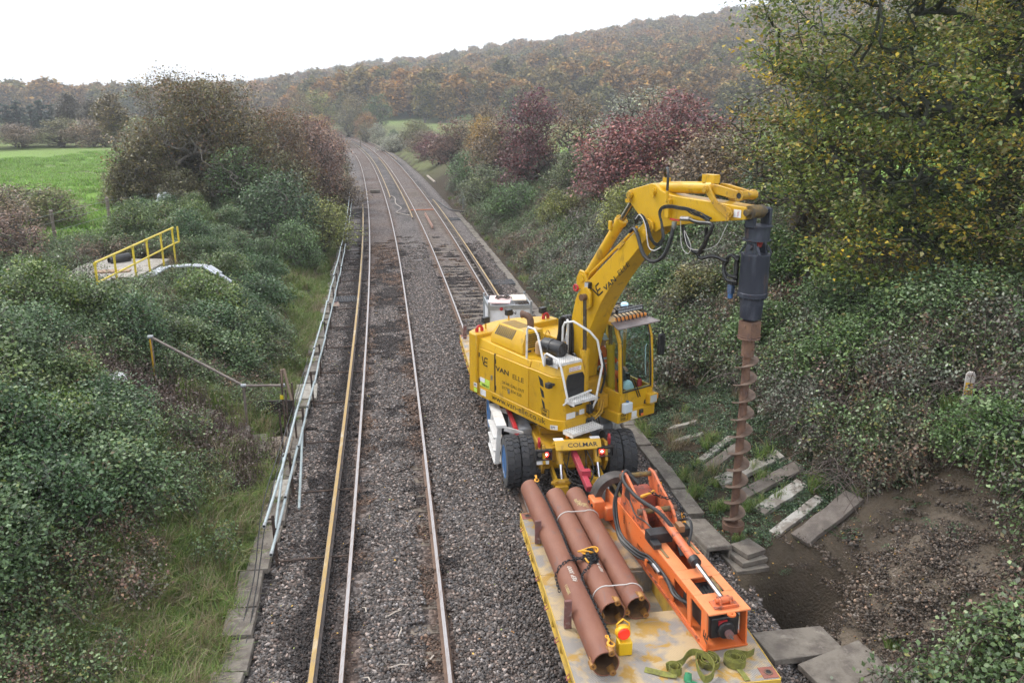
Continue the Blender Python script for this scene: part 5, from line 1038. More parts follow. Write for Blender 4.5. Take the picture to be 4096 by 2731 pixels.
# ---- warning lamp, straps, glove
lm = thing('warning_lamp', 'yellow battery lamp with a round red lens standing on the trailer deck', 'warning lamp', tw(-.50, .42, .95)); b = T(); b.box(-.60, -.42, .36, .52, .952, 1.14); b.build('battery_box', mat('lamp_yellow', (.75, .47, .01), .4), lm, bevel=.015)
b = T(); b.lathe([(.09, 0), (.10, .02), (.10, .07), (.085, .09), (.05, .10)], (-.53, .40, 1.25), (-.1, 1, .05), 20); b.box(-.56, -.50, .40, .48, 1.12, 1.2); b.tube([(-.60, .44, 1.2), (-.61, .46, 1.36), (-.53, .47, 1.42), (-.45, .46, 1.36), (-.44, .44, 1.2)], .012, 6); b.build('lamp_case', mat('lamp_amber', (.78, .42, .02), .4), lm)
T().lathe([(.082, 0), (.075, .02), (.045, .032), (.0, .036)], (-.53, .40, 1.25), (.1, -1, .0), 20).build('red_lens', mat('red_lens', (.75, .03, .015), .2, emit=((1, .05, .02), .25)), lm)
STR = mat('strap_webbing', (.21, .21, .04), .8, col2=(.10, .10, .03), scale=14, mixr=(.42, .68), col3=(.06, .055, .03), scale3=4, mix3=(.58, .72)); STD = mat('strap_dark', (.05, .05, .035), .85)
def ribbon(pts, wv, th, name, label, m=STR, k=6, M=MT):
    P = smooth_path(pts, k); b = B(M); rings = []; wv = np.asarray(wv, float)
    for i, p in enumerate(P):
        t_ = n_(P[min(i + 1, len(P) - 1)] - P[max(i - 1, 0)]); ww = n_(wv - t_ * np.dot(wv, t_)); nn = np.cross(t_, ww); hw2 = np.linalg.norm(wv) / 2
        rings.append([p - ww * hw2 - nn * th, p + ww * hw2 - nn * th, p + ww * hw2 + nn * th, p - ww * hw2 + nn * th])
    o = b.loft(rings).build(name, m, None, sm=30); tag(o, label, 'strap', 'lashing straps on the trailer'); return o
def coil(c, r0, r1, turns, tail=None):
    p = [np.array(c) + (math.cos(t) * np.interp(t, (0, turns * 6.28), (r0, r1)), math.sin(t) * np.interp(t, (0, turns * 6.28), (r0, r1)), 0) for t in np.linspace(0, turns * 6.28, int(turns * 12))]
    return p + ([np.array(q) for q in tail] if tail else [])
ribbon(coil((.80, .03, 1.005), .05, .145, 4.2, [(1.0, .10, 1.0), (1.12, .16, .99)]), (0, 0, .10), .004, 'lashing_strap', 'tightly coiled yellow-green strap nearest the orange mast', k=2); ribbon(coil((.47, .06, 1.0), .07, .15, 2.2), (0, 0, .085), .004, 'lashing_strap', 'loose flat coil of strap, middle of the three', k=2)
ribbon(coil((.0, -.03, 1.0), .05, .10, 1.4, [(.12, .06, 1.01), (.24, .18, 1.02), (.34, .2, 1.04), (.44, .05, 1.08), (.47, -.12, 1.06), (.40, -.24, 1.02), (.30, -.26, 1.0), (.27, -.12, 1.03), (.30, .05, 1.06), (.36, .14, 1.04)]), (0, .02, .085), .004, 'lashing_strap', 'trailing loops of strap at the left of the coils', k=3); ribbon([(.80, -.10, .98), (.82, -.2, .965), (.83, -.31, .962)], (.07, 0, 0), .003, 'strap_end', 'flat end of strap hanging over the trailer front'); ribbon([(-.35, .06, .965), (-.22, -.02, .97), (-.12, -.08, .975), (.0, -.13, .985)], (.05, .06, .02), .003, 'strap_tail', 'strap tail lying on the deck left of the coils')
b = T(); b.lathe([(.0, 0), (.045, .0), (.05, .04), (.04, .1), (.0, .11)], (.10, -.22, .957), (.1, .2, .3), 10)
for i, a in enumerate((-50, -25, 0, 25, 70)): d_ = np.array((math.sin(R(a)), -math.cos(R(a)), 0)); b.tube([np.array((.10, -.24, .98)), np.array((.10, -.24, .975)) + d_ * .06, np.array((.1, -.24, .965)) + d_ * .11], [.017, .016, .011], 7)
tag(b.build('work_glove', mat('green_glove', (.04, .22, .10), .8, col2=(.02, .02, .02), scale=12, mixr=(.5, .56)), None), 'green and black work glove lying by the straps', 'glove')
# ================================================================ second trailer beyond the machine, with the white crate
MT2 = frame(TP(23.0, 3.4, 0), UA); tr2 = trailer(MT2, -3.4, .55, 'rail trailer beyond the excavator, mostly hidden behind its counterweight', well=False)
stake(MT2, -1.14, .10, .955, .40, 'red-brown stake just behind the counterweight of the excavator')
MTc = MT2 @ np.array(Matrix.Translation((.03, -1.5, .50))); crp = MTc @ np.array([.05, 1.3, .455, 1]); cr = thing('storage_crate', 'white storage crate with grey metal corners behind the excavator', 'crate', tuple(crp[:3])); K = lambda: B(MTc)
K().box(-.55, .62, .55, 1.75, .458, 1.60).build('box', mat('white_panel', (.72, .74, .78), .5, col2=(.55, .56, .58), scale=3), cr, bevel=.01)
GAL = mat('galvanised', (.36, .38, .39), .5, .5, col2=(.28, .29, .3), scale=8); b = K()
for x in (-.57, .64):
    for y in (.53, 1.77): b.box(x - .03, x + .03, y - .03, y + .03, .458, 1.80)
for y in (.53, 1.77): b.box(-.55, .62, y - .02, y + .02, 1.58, 1.70)
for x in (-.57, .64): b.box(x - .02, x + .02, .55, 1.75, 1.58, 1.70)
b.build('corner_frame', GAL, cr, bevel=.004); text('VAN', .12, (-.1, .545, 1.42), (1, 0, 0), (0, 0, 1), INK, cr, MTc, sx=1.3, bold=.02)
o = K().beam((-.25, .75, 1.715), (-.1, 1.6, 1.725), .62, .03).build('folded_sheet', mat('pink_sheet', (.75, .48, .46), .6, col2=(.8, .66, .62), scale=3), None); tag(o, 'faded pink sheet lying on the white crate', 'sheet'); o = K().beam((.38, 1.0, 1.72), (.42, 1.65, 1.73), .40, .025).build('board', mat('cream_board', (.75, .62, .48), .6), None); tag(o, 'cream board lying on the white crate', 'board')
for c_, lab in (((-.1, 1.2, 1.75), 'dark rope coiled on the pink sheet'), ((.45, .85, 1.64), 'tangle of dark rope at the right corner of the crate')):
    b = K(); rg = np.random.default_rng(int(c_[0] * 100) + 77); b.tube([np.array(c_) + (math.cos(t) * rg.uniform(.10, .24), math.sin(t) * rg.uniform(.06, .16), rg.uniform(0, .06)) for t in np.linspace(0, 25, 46)], .013, 5, k=2); tag(b.build('rope', mat('dark_rope', (.07, .055, .045), .9), None), lab, 'rope')
b = K(); b.cyl((-.22, .52, 1.60), (-.22, .50, 1.60), .05, n=12); b.build('red_reflector', RED, cr)
# ================================================================ left side: pipe run, steps, rails
ANG = mat('rusted_angle', (.055, .04, .034), .8, col2=(.11, .07, .05), scale=9); PBL = mat('pale_conduit', (.40, .46, .47), .4, .2, col2=(.24, .28, .28), scale=6, mixr=(.5, .75)); GALV = mat('galvanised', (.36, .38, .39), .5, .5)
def postmesh():
    u = B(); u.box(-.025, .025, -.004, .004, -.2, .84); u.box(-.025, -.017, -.025, .004, -.2, .84); f = B(); f.tube([(.0, 0, -.02), (.06, 0, -.075), (.5, 0, -.06), (1.22, 0, -.065)], .022, 6); k = B(); k.box(-.14, .03, -.012, .012, .76, .785); k.box(-.02, .10, -.012, .012, .56, .585); k.box(-.12, -.10, -.02, .02, .785, .82)
    r = []
    for b, n in ((u, 'upright'), (f, 'foot_bar'), (k, 'bracket')): m = b.mesh(n); m.materials.append(ANG); r.append((n, m))
    return r
PM = postmesh(); POSTY = [13.1 + 2.62 * i for i in range(22)]
for i, y in enumerate(POSTY):
    lab = {0: 'nearest rusty pipe support, carrying the open pipe ends', 1: 'second rusty pipe support, by the broken pale slab'}.get(i, nth(i) + ' rusty angle-iron pipe support from the near end of the row')
    r = thing('pipe_support', lab, 'support post', tuple(TP(y, -2.04, 0)), 'pipe supports along the ballast'); a = random.uniform(-.03, .03)
    r.rotation_euler = (a, random.uniform(-.03, .03), TANG(y))
    for n, m in PM: link(n, m, r)
def conduit(dd, z, y0, y1, step, label, r=.027, drop=0):
    c = thing('conduit_run', label, 'conduit', tuple(TP(y0, dd, z))); y = y0; k = 0
    while y < y1:
        l = step * random.uniform(.75, 1.15); a = TP(y, dd + random.uniform(-.02, .02), z + random.uniform(-.03, .02) - (drop if k == 0 else 0)); e_ = TP(min(y + l + .1, y1 + .3), dd + random.uniform(-.02, .02), z + random.uniform(-.03, .02)); m_ = (a + e_) / 2 - (0, 0, .015)
        o = B().tube([a, m_, e_], r, 9).build('pipe_length', PBL, c); B().cyl(a, a + n_(e_ - a) * .10, r * 1.18, n=9).build('collar', GALV, o); B().cyl(a - n_(e_ - a) * .002, a + n_(e_ - a) * .02, r * .8, n=9).build('bore', BLK, o)
        y += l; k += 1
conduit(-2.13, .83, 12.7, 70, 2.7, 'upper pale blue conduit carried on rusty supports along the left'); conduit(-1.97, .62, 12.2, 70, 2.2, 'lower pale blue conduit carried on rusty supports along the left', drop=.05)
for i, (p, q) in enumerate(((TP(13.2, -2.05, .46), TP(16.0, -2.2, .70)), (TP(15.0, -1.85, -.05), TP(17.6, -1.98, .62)))):
    tag(B().tube([p, (p + q) / 2 - (0, 0, .05), q], .028, 8).build('loose_conduit', PBL, None), ('short pale conduit hanging below the nearest support', 'pale conduit slipped to the ground from the lower run')[i], 'conduit')
for k in range(2): tag(B().tube([TP(y, -2.22 - .1 * k + random.uniform(-.03, .03), z) for y, z in ((9.5, -.12), (11, -.1), (12.4, .1), (14, .62), (17, .72), (20, .70), (23, .6))], .010, 5, k=4).build('slack_cable', HOSE, None), 'thin black cable sagging below the conduits, %s' % ('nearer the rails' if k == 0 else 'nearer the bank'), 'cable')
# cracked concrete cable route along the left
rt = thing('cable_route', 'line of cracked concrete covers between ballast and left bank', 'cable route', tuple(TP(12, -2.4, -.2)))
y = 8.2
while y < 46:
    l = random.uniform(.6, 1.25); c = TP(y + l / 2, -2.36 + random.uniform(-.05, .05), -.20 + random.uniform(-.04, .05)); b = B(frame(c, TANG(y) + random.uniform(-.06, .06))); w_ = random.uniform(.17, .24); b.loft([[(-w_, -l / 2, 0), (w_, -l / 2, 0), (w_, l / 2, 0), (-w_, l / 2, 0)], [(-w_ + .01, -l / 2 + .02, .10), (w_ - .02, -l / 2 + .01, .10 + random.uniform(-.03, .03)), (w_ - .01, l / 2 - .03, .10), (-w_ + .01, l / 2 - .01, .10 + random.uniform(-.03, .03))]])
    b.build('cover_slab', m_conc, rt, bevel=.008); y += l + random.choice([.01, .02, .03, .25])
m_pale = mat('pale_concrete', (.36, .335, .295), .85, col2=(.22, .195, .165), scale=5, mixr=(.42, .66), bump=.4, bscale=40)
for y_, d_, l_, w_, lab in ((21.9, -2.32, .62, .30, 'pale square concrete lid by the pipe supports near the steps'), (15.9, -2.30, .40, .16, 'broken pale slab standing below the second pipe support')): tag(B(frame(TP(y_, d_, -.10), TANG(y_) + .05)).box(-w_, w_, -l_, l_, 0, .09).build('manhole_slab', m_pale, None, bevel=.012), lab, 'lid')
# steps down the bank with handrail and gate posts
stp = thing('bank_steps', 'worn concrete steps climbing the left bank beside the handrail', 'steps', (-6.6, 18.4, 0))
for i in range(8):
    d_ = -3.15 - i * .42; p = TP(18.3 + .10 * i, d_, 0); z = -.05 + i * .19
    B(frame((p[0], p[1], z), TANG(18) + R(4))).box(-.26, .24, -.55, .55, -.25, .08).build('step', m_conc, stp, bevel=.02)
p = TP(18.2, -2.75, -.12); B(frame(p, TANG(18))).box(-.42, .40, -.75, .65, -.1, .06).build('landing', mat('gravel_concrete', (.28, .225, .17), .95, col2=(.18, .15, .12), scale=22, bump=.8, bscale=60), stp, bevel=.02)
TUBE = mat('weathered_tube', (.16, .13, .115), .6, .3, col2=(.25, .21, .18), scale=7); hr = thing('bank_handrail', 'brown tubular handrail descending the left bank to the pipe supports', 'handrail', (-6.5, 18.6, .1))
hp = [np.array((-8.72, 19.0, 2.28)), np.array((-6.42, 18.5, 1.21)), np.array((-5.5, 18.55, 1.20))]
B().tube(hp, .033, 9).build('rail', TUBE, hr)
for q in (hp[0], hp[1]): B().cyl((q[0], q[1], G1(q[0], q[1]) - .1), (q[0], q[1], q[2] + .02), .034, n=9).build('post', TUBE, hr)
for q in hp: B().lathe([(.048, -.06), (.048, .06)], q, (1, .2, 0), 10).build('joint_collar', GALV, hr)
for q in (hp[0],): B().cyl((q[0] - .005, q[1] - .04, G1(q[0], q[1])), (q[0] - .005, q[1] - .04, q[2] - .05), .02, n=6).build('yellow_strip', YEL, hr)
gt = thing('gate_frame', 'group of dark steel gate posts where the handrail meets the pipes', 'gate', (-5.4, 18.5, -.1))
for (x_, y_, zt_) in ((-5.48, 18.45, 1.55), (-5.30, 18.1, 1.25), (-5.22, 18.4, 1.30), (-5.36, 17.7, .9)): B().beam((x_, y_, -.3), (x_ - .02, y_ + .03, zt_), .07, .03, up=(1, 0, 0)).build('post', ANG, gt)
B().tube([(-5.5, 18.48, 1.2), (-5.46, 18.46, 1.62), (-5.40, 18.42, 1.66), (-5.25, 18.35, .9)], .035, 8).build('rail', mat('tan_tube', (.26, .19, .14), .6), gt); B().box(-5.54, -5.46, 18.40, 18.42, .9, 1.0).build('yellow_tag', mat('tag_yellow', (.7, .55, .03), .5), gt)
for k in range(2): tag(B(frame((-6.0, 19.55, -.1 + k * .28), .1)).box(-.55, .45, -.04, .04, 0, .27).build('retaining_board', mat('dark_timber', (.035, .028, .024), .9), None, bevel=.01), ('lower', 'upper')[k] + ' dark board holding the bank behind the gate', 'board')
# yellow railing and concrete platform on top of the left bank
pf = B().prism([(-14.4, 24.4), (-11.85, 24.0), (-12.15, 28.8), (-14.8, 28.8)], 2.22, 2.38, 'xy').build('concrete_platform', m_pale, None, bevel=.02); tag(pf, 'pale concrete platform on the left bank behind the yellow railing', 'platform')
tag(B(frame((-13.1, 26.4, 2.385), .2)).box(-.55, .55, -.2, .2, 0, .04).build('loose_plank', mat('plank', (.30, .2, .13), .8), None), 'brown plank lying on the concrete platform', 'plank')
m_yr = mat('rail_yellow', (.72, .55, .04), .4, col2=(.55, .42, .06), scale=5); yr = thing('yellow_railing', 'bright yellow tubular safety railing on the left bank', 'railing', (-12, 25.3, 2.3))
ya, yb = np.array((-11.62, 22.5, 2.3)), np.array((-12.1, 29.2, 2.3)); hgt = 1.12
B().tube([ya + (0, 0, hgt - .25), ya + (0, 0, hgt), yb + (0, 0, hgt)], .034, 9).build('top_rail', m_yr, yr); B().tube([ya + (0, 0, hgt * .5), yb + (0, 0, hgt * .5), yb + (.02, .25, hgt * .5)], .03, 9).build('mid_rail', m_yr, yr)
for t_ in (0, .2, .42, .60, .80, .98): q = ya + (yb - ya) * t_; B().cyl(q - (0, 0, .2), q + (0, 0, hgt), .034, n=9).build('post', m_yr, yr); B().cyl(q + (0, 0, hgt - .07), q + (0, 0, hgt + .0), .046, n=9).build('collar', m_yr, yr)
B().cyl(yb + (.03, .3, hgt * .5), yb + (.03, .3, hgt), .034, n=9).build('post', m_yr, yr)
# grey drainage channel curving over the mound
chn = thing('drainage_channel', 'pale grey segmented drainage channel curving over the mound below the platform', 'drainage channel', (-10, 25, 2.2)); GCH = mat('grey_channel', (.42, .45, .50), .5, col2=(.55, .57, .6), scale=5)
cpts = [np.array(p) for p in ((-11.75, 23.9, 2.36), (-11.5, 24.9, 2.42), (-11.4, 26.5, 2.52), (-10.6, 26.7, 2.55), (-10.1, 26.7, 2.52), (-9.6, 26.4, 2.32), (-9.25, 26.5, 2.02))]
for p, q in zip(cpts[:-1], cpts[1:]):
    m_ = n_(q - p) * .02; o = B().beam(p + m_, q - m_, .30, .05).build('channel_piece', GCH, chn, bevel=.01)
    for s in np.linspace(.1, .9, 6): c = p + (q - p) * s; B().beam(c - n_(np.cross(q - p, (0, 0, 1))) * .1 + (0, 0, .028), c + n_(np.cross(q - p, (0, 0, 1))) * .1 + (0, 0, .028), .02, .004).build('slot', DIRT, o)
# stock fence on the far left
fn_ = thing('stock_fence', 'weathered post and wire fence at the edge of the left field', 'fence', (-17.6, 31, 2.4)); m_fp = mat('fence_wood', (.20, .165, .13), .9, col2=(.13, .11, .09), scale=8); fps = [(-18.9, 22.5), (-18.1, 27.0), (-17.6, 31.4), (-17.9, 36.5), (-17.4, 41), (-17.2, 46)]
for x_, y_ in fps: z = G1(x_, y_); B(frame((x_, y_, z), random.random())).loft([[(-.06, -.06, -.3), (.06, -.06, -.3), (.06, .06, -.3), (-.06, .06, -.3)], [(-.055, -.055, 1.25), (.055, -.055, 1.25), (.055, .055, 1.3), (-.055, .055, 1.3)]]).build('post', m_fp, fn_)
for h_ in (.5, .85, 1.15): B().tube([(x_ + .06, y_, G1(x_, y_) + h_) for x_, y_ in fps], .006, 4).build('wire', GALV, fn_)
# white litter sacks half hidden in the thicket
SACK = mat('white_sack', (.78, .79, .82), .55, col2=(.6, .62, .66), scale=6)
def sack(p, s, label):
    r = np.random.default_rng(int(p[0] * -100)); b = B(); rings = []
    for j, (rr, h_) in enumerate(((.75, 0), (1.05, .2), (.95, .5), (.7, .8), (.25, .95))): rings.append([np.array(p) + np.array((math.cos(a) * rr * r.uniform(.7, 1.15), math.sin(a) * rr * r.uniform(.7, 1.15), h_ * r.uniform(.85, 1.1))) * s for a in np.linspace(0, 6.28, 9)[:-1]])
    tag(b.loft(rings).build('white_sack', SACK, None, sm=25), label, 'sack')
sack((-8.75, 17.2, 1.75), .22, 'white sack in the brambles below the brown weeds'); sack((-17.3, 41.2, 2.9), .55, 'crumpled white sack in front of the tall left bush')
tag(B().beam((-10.6, 23.0, 2.1), (-9.75, 22.6, 1.75), .40, .05).build('white_sheet', SACK, None, bevel=.01), 'white sheet lying among the shrubs below the yellow railing', 'sheet')
tag(B(frame((-6.75, 30.5, .25), .3)).loft([[(-.14, -.1, 0), (.14, -.1, 0), (.1, .1, 0), (-.1, .1, 0)], [(-.08, -.06, .12), (.1, -.05, .16), (.06, .07, .12), (-.06, .05, .1)]]).build('litter_bag', mat('litter', (.75, .66, .5), .5, col2=(.5, .2, .2), scale=9), None), 'small crumpled litter bag on the grass by the far conduits', 'litter')
tag(B(frame((-13.9, 27.9, 2.45), .5)).lathe([(.16, 0), (.16, .7)], (0, 0, 0), (1, .3, .1), 12, cap=False).build('black_pipe', BLK, None), 'short black plastic pipe lying behind the concrete platform', 'pipe')
# ================================================================ right side: edging, slabs, marker, cables
ed = thing('concrete_edging', 'long concrete edging strip between the ballast and the right bank', 'edging', tuple(TP(14, 6.05, -.3))); y = 13.9
while y < 60:
    l = random.uniform(.9, 1.6); c = TP(y + l / 2, 6.02 - .25 * float(sstep((y - 19) / 12)) + random.uniform(-.02, .02), -.27 + random.uniform(-.02, .02)); B(frame(c, TANG(y) + random.uniform(-.015, .015))).box(-.17, .17, -l / 2, l / 2, -.05, .10).build('edging_slab', m_conc, ed, bevel=.01); y += l + .015
def slab(x0, y0, x1, y1, wd, m, label, lift=.085, th=.09, seed=0):
    rg = np.random.default_rng(seed + 5); a = np.array((x0, y0, G1(x0, y0) + lift)); c = np.array((x1, y1, G1(x1, y1) + lift)); d = n_(c - a); s = n_(np.cross(d, (0, 0, 1))); up = np.cross(s, d); L_ = np.linalg.norm(c - a); n = 5; rings = []
    for i in range(n + 1): t_ = i / n; e0 = wd / 2 * rg.uniform(.86, 1.0); e1 = wd / 2 * rg.uniform(.86, 1.0); p = a + d * L_ * (t_ + (rg.uniform(-.03, .03) if i in (0, n) else 0)); rings.append([p - s * e0 - up * th, p + s * e1 - up * th, p + s * e1, p - s * e0])
    tag(B().loft(rings).build('concrete_slab', m, None, bevel=.008), label, 'slab', 'concrete slabs laid on the right bank')
m_dark = mat('dirty_slab', (.12, .10, .085), .95, col2=(.2, .17, .145), scale=4, bump=.5, bscale=40); m_white = mat('white_slab', (.42, .40, .36), .85, col2=(.22, .19, .16), scale=3, mixr=(.44, .56), col3=(.10, .085, .07), scale3=7, mix3=(.56, .66))
for i, (q, wd, m, lab) in enumerate((((3.9, 18.9, 4.45, 18.55), .30, m_pale, 'short pale slab highest up the track, beside the excavator cab'), ((3.9, 18.25, 4.45, 17.95), .26, m_pale, 'short pale slab just below the one beside the cab'), ((4.2, 16.95, 5.0, 17.35), .20, m_white, 'narrow white slab half covered by leaves'), ((4.3, 16.6, 5.2, 17.0), .30, m_dark, 'dark slab below the narrow white one'), ((4.4, 16.0, 5.75, 16.25), .42, m_pale, 'broad pale slab behind the auger'), ((4.6, 15.25, 5.95, 15.6), .38, m_dark, 'long dark slab behind the auger'),
        ((4.85, 14.55, 5.85, 15.0), .36, m_white, 'white-stained slab right of the auger'), ((4.9, 13.7, 5.95, 14.3), .24, m_white, 'bright white broken slab nearest the pit'), ((5.15, 13.15, 6.35, 13.75), .44, m_dark, 'large dark slab above the pit'))): slab(*q, wd, m, lab, seed=i, lift=.16 if i == 8 else .085)
for i, (cx_, cy_, rz, lx, ly, zz_, tx, lab) in enumerate(((4.30, 10.55, .25, .62, .36, -.06, .05, 'grey slab at the edge of the pit nearest the trailer'), (4.75, 9.85, .45, .60, .38, .02, -.06, 'tilted grey slab in front of the pit'), (5.3, 9.5, .55, .55, .26, .16, .10, 'narrow grey slab right of the tilted one'), (5.9, 8.8, .1, .6, .3, .42, 0, 'slab at the bottom edge below the spoil heap'))):
    Mx = np.array(Matrix.Translation((cx_, cy_, zz_)) @ Matrix.Rotation(rz, 4, 'Z') @ Matrix.Rotation(tx, 4, 'Y') @ Matrix.Rotation(-tx, 4, 'X')); tag(B(Mx).loft([[(-lx, -ly, -.1), (lx * .94, -ly, -.1), (lx, ly * .9, -.1), (-lx * .92, ly, -.1)], [(-lx, -ly * .98, 0), (lx * .92, -ly, 0), (lx * .98, ly * .9, 0), (-lx * .92, ly, 0)]]).build('paving_slab', m_conc, None, bevel=.012), lab, 'slab', 'slabs lifted from round the pit')
for i in range(3): tag(B(frame((4.22 + .04 * i, 13.15 + .06 * i, -.33 + .105 * i), .25 + .12 * i)).box(-.34 + .05 * i, .30 - .05 * i, -.34 + .05 * i, .28 - .04 * i, 0, .09).build('stacked_slab', m_conc, None, bevel=.01), ('lowest', 'middle', 'topmost')[i] + ' of the three stacked slabs under the auger tip', 'slab', 'slabs stacked under the auger')
b = B(frame((3.62, 13.65, -.28), UA + .10)); b.loft([[(-.27, -.55, .24), (.25, -.55, .22), (.25, .55, .20), (-.27, .55, .24)], [(-.26, -.54, .33), (.24, -.53, .31), (.24, .54, .29), (-.26, .54, .33)]]); b.box(-.27, -.2, -.54, .54, -.02, .24); b.box(.18, .25, -.54, .54, -.02, .21); tag(b.build('trough_block', m_conc, None, bevel=.02), 'upturned concrete trough block beside the auger tip', 'trough block')
mk = thing('marker_post', 'short concrete marker post with a yellow warning plate on the right bank', 'marker post', (8.72, 14.76, 2.1)); gz_ = G1(8.72, 14.76) + .06; Mk = frame((8.72, 14.76, gz_), R(-30))
B(Mk).loft([[(-.09, -.05, -.3), (.09, -.05, -.3), (.09, .05, -.3), (-.09, .05, -.3)], [(-.085, -.045, .50), (.085, -.045, .50), (.085, .045, .5), (-.085, .045, .5)], [(-.05, -.035, .57), (.05, -.035, .57), (.05, .035, .57), (-.05, .035, .57)]]).build('post', mat('marker_concrete', (.58, .54, .50), .85, col2=(.46, .42, .39), scale=7), mk, bevel=.01)
pl_ = B(Mk).box(-.065, .065, -.054, -.051, .12, .36).build('warning_plate', mat('plate_yellow', (.75, .45, .02), .5), mk); B(Mk).prism([(-.03, .29), (.03, .29), (0, .345)], -.0565, -.0545).build('triangle', INK, pl_)
for i in range(3): B(Mk).box(-.045, .045, -.0565, -.0545, .155 + i * .04, .17 + i * .04).build('text_line', DKIN, pl_)
tag(B().cyl((-3.8, 64.3, -.3), (-3.8, 64.3, 1.0), .07, n=8).box(-3.92, -3.68, 64.2, 64.4, 1.0, 1.25).build('signal_post', mat('grey_post', (.2, .21, .21), .8), None), 'slim grey post with a white cap on the right cess', 'post')
tag(B().cyl((-2.55, 66.5, .2), (-3.6, 63.0, .2), .02, n=5).build('loose_bar', mat('pale_bar', (.4, .36, .32), .7), None), 'pale bar lying slanted on the right bank by the grey post', 'bar')
tag(B().beam(TP(84, 6.3, -.1), TP(91, 6.2, -.05), .16, .14).build('loose_timber', mat('pale_timber', (.42, .36, .3), .8), None), 'pale timber lying along the far right edge of the ballast', 'timber')
for i, (pp, lab) in enumerate((([(72, 1.3), (70, 1.55), (66, 1.45), (63, 1.75), (60.5, 1.3), (58.5, 2.2)], 'pale looped cable lying between the tracks'), ([(68, 4.9), (63, 5.2), (61, 5.6), (60, 6.9), (61, 8)], 'black cable running up the right bank from the third rail'), ([(62.5, -1.1), (60.5, -1.5), (59.5, -1.9), (58, -1.3), (57, -1.2)], 'black cable looping under the left third rail'))):
    tag(B().tube([np.array(TP(y_, d_, max(-.08, G1(*TP(y_, d_)[:2]) + .06 if d_ > 6 else -.08))) for y_, d_ in pp], .045, 6, k=5).build('traction_cable', mat('cable_pale', (.35, .31, .27), .8) if i == 0 else HOSE, None), lab, 'cable')
tag(B(frame(TP(61.9, 3.27, -.12), TANG(62))).box(-.9, .9, -.07, .07, 0, .05).build('marker_board', mat('orange_board', (.6, .22, .12), .7), None), 'orange strip laid across the right-hand track far off', 'board')
# five-bar gate and hurdle in the far field on the right
for (gx, gy, wdt, lab) in ((-27.0, 150.0, 4.2, 'field gate in the bright green meadow beyond the bend'),):
    g = thing('field_gate', lab, 'gate', (gx, gy, G1(gx, gy)))
    for i in range(5): z = G1(gx, gy) + .3 + i * .22; B().beam((gx - wdt, gy, z), (gx, gy, z), .05, .07).build('bar', m_fp, g)
    for x_ in (gx - wdt, gx): B().beam((x_, gy, G1(gx, gy) - .2), (x_, gy, G1(gx, gy) + 1.6), .18, .18).build('post', m_fp, g)
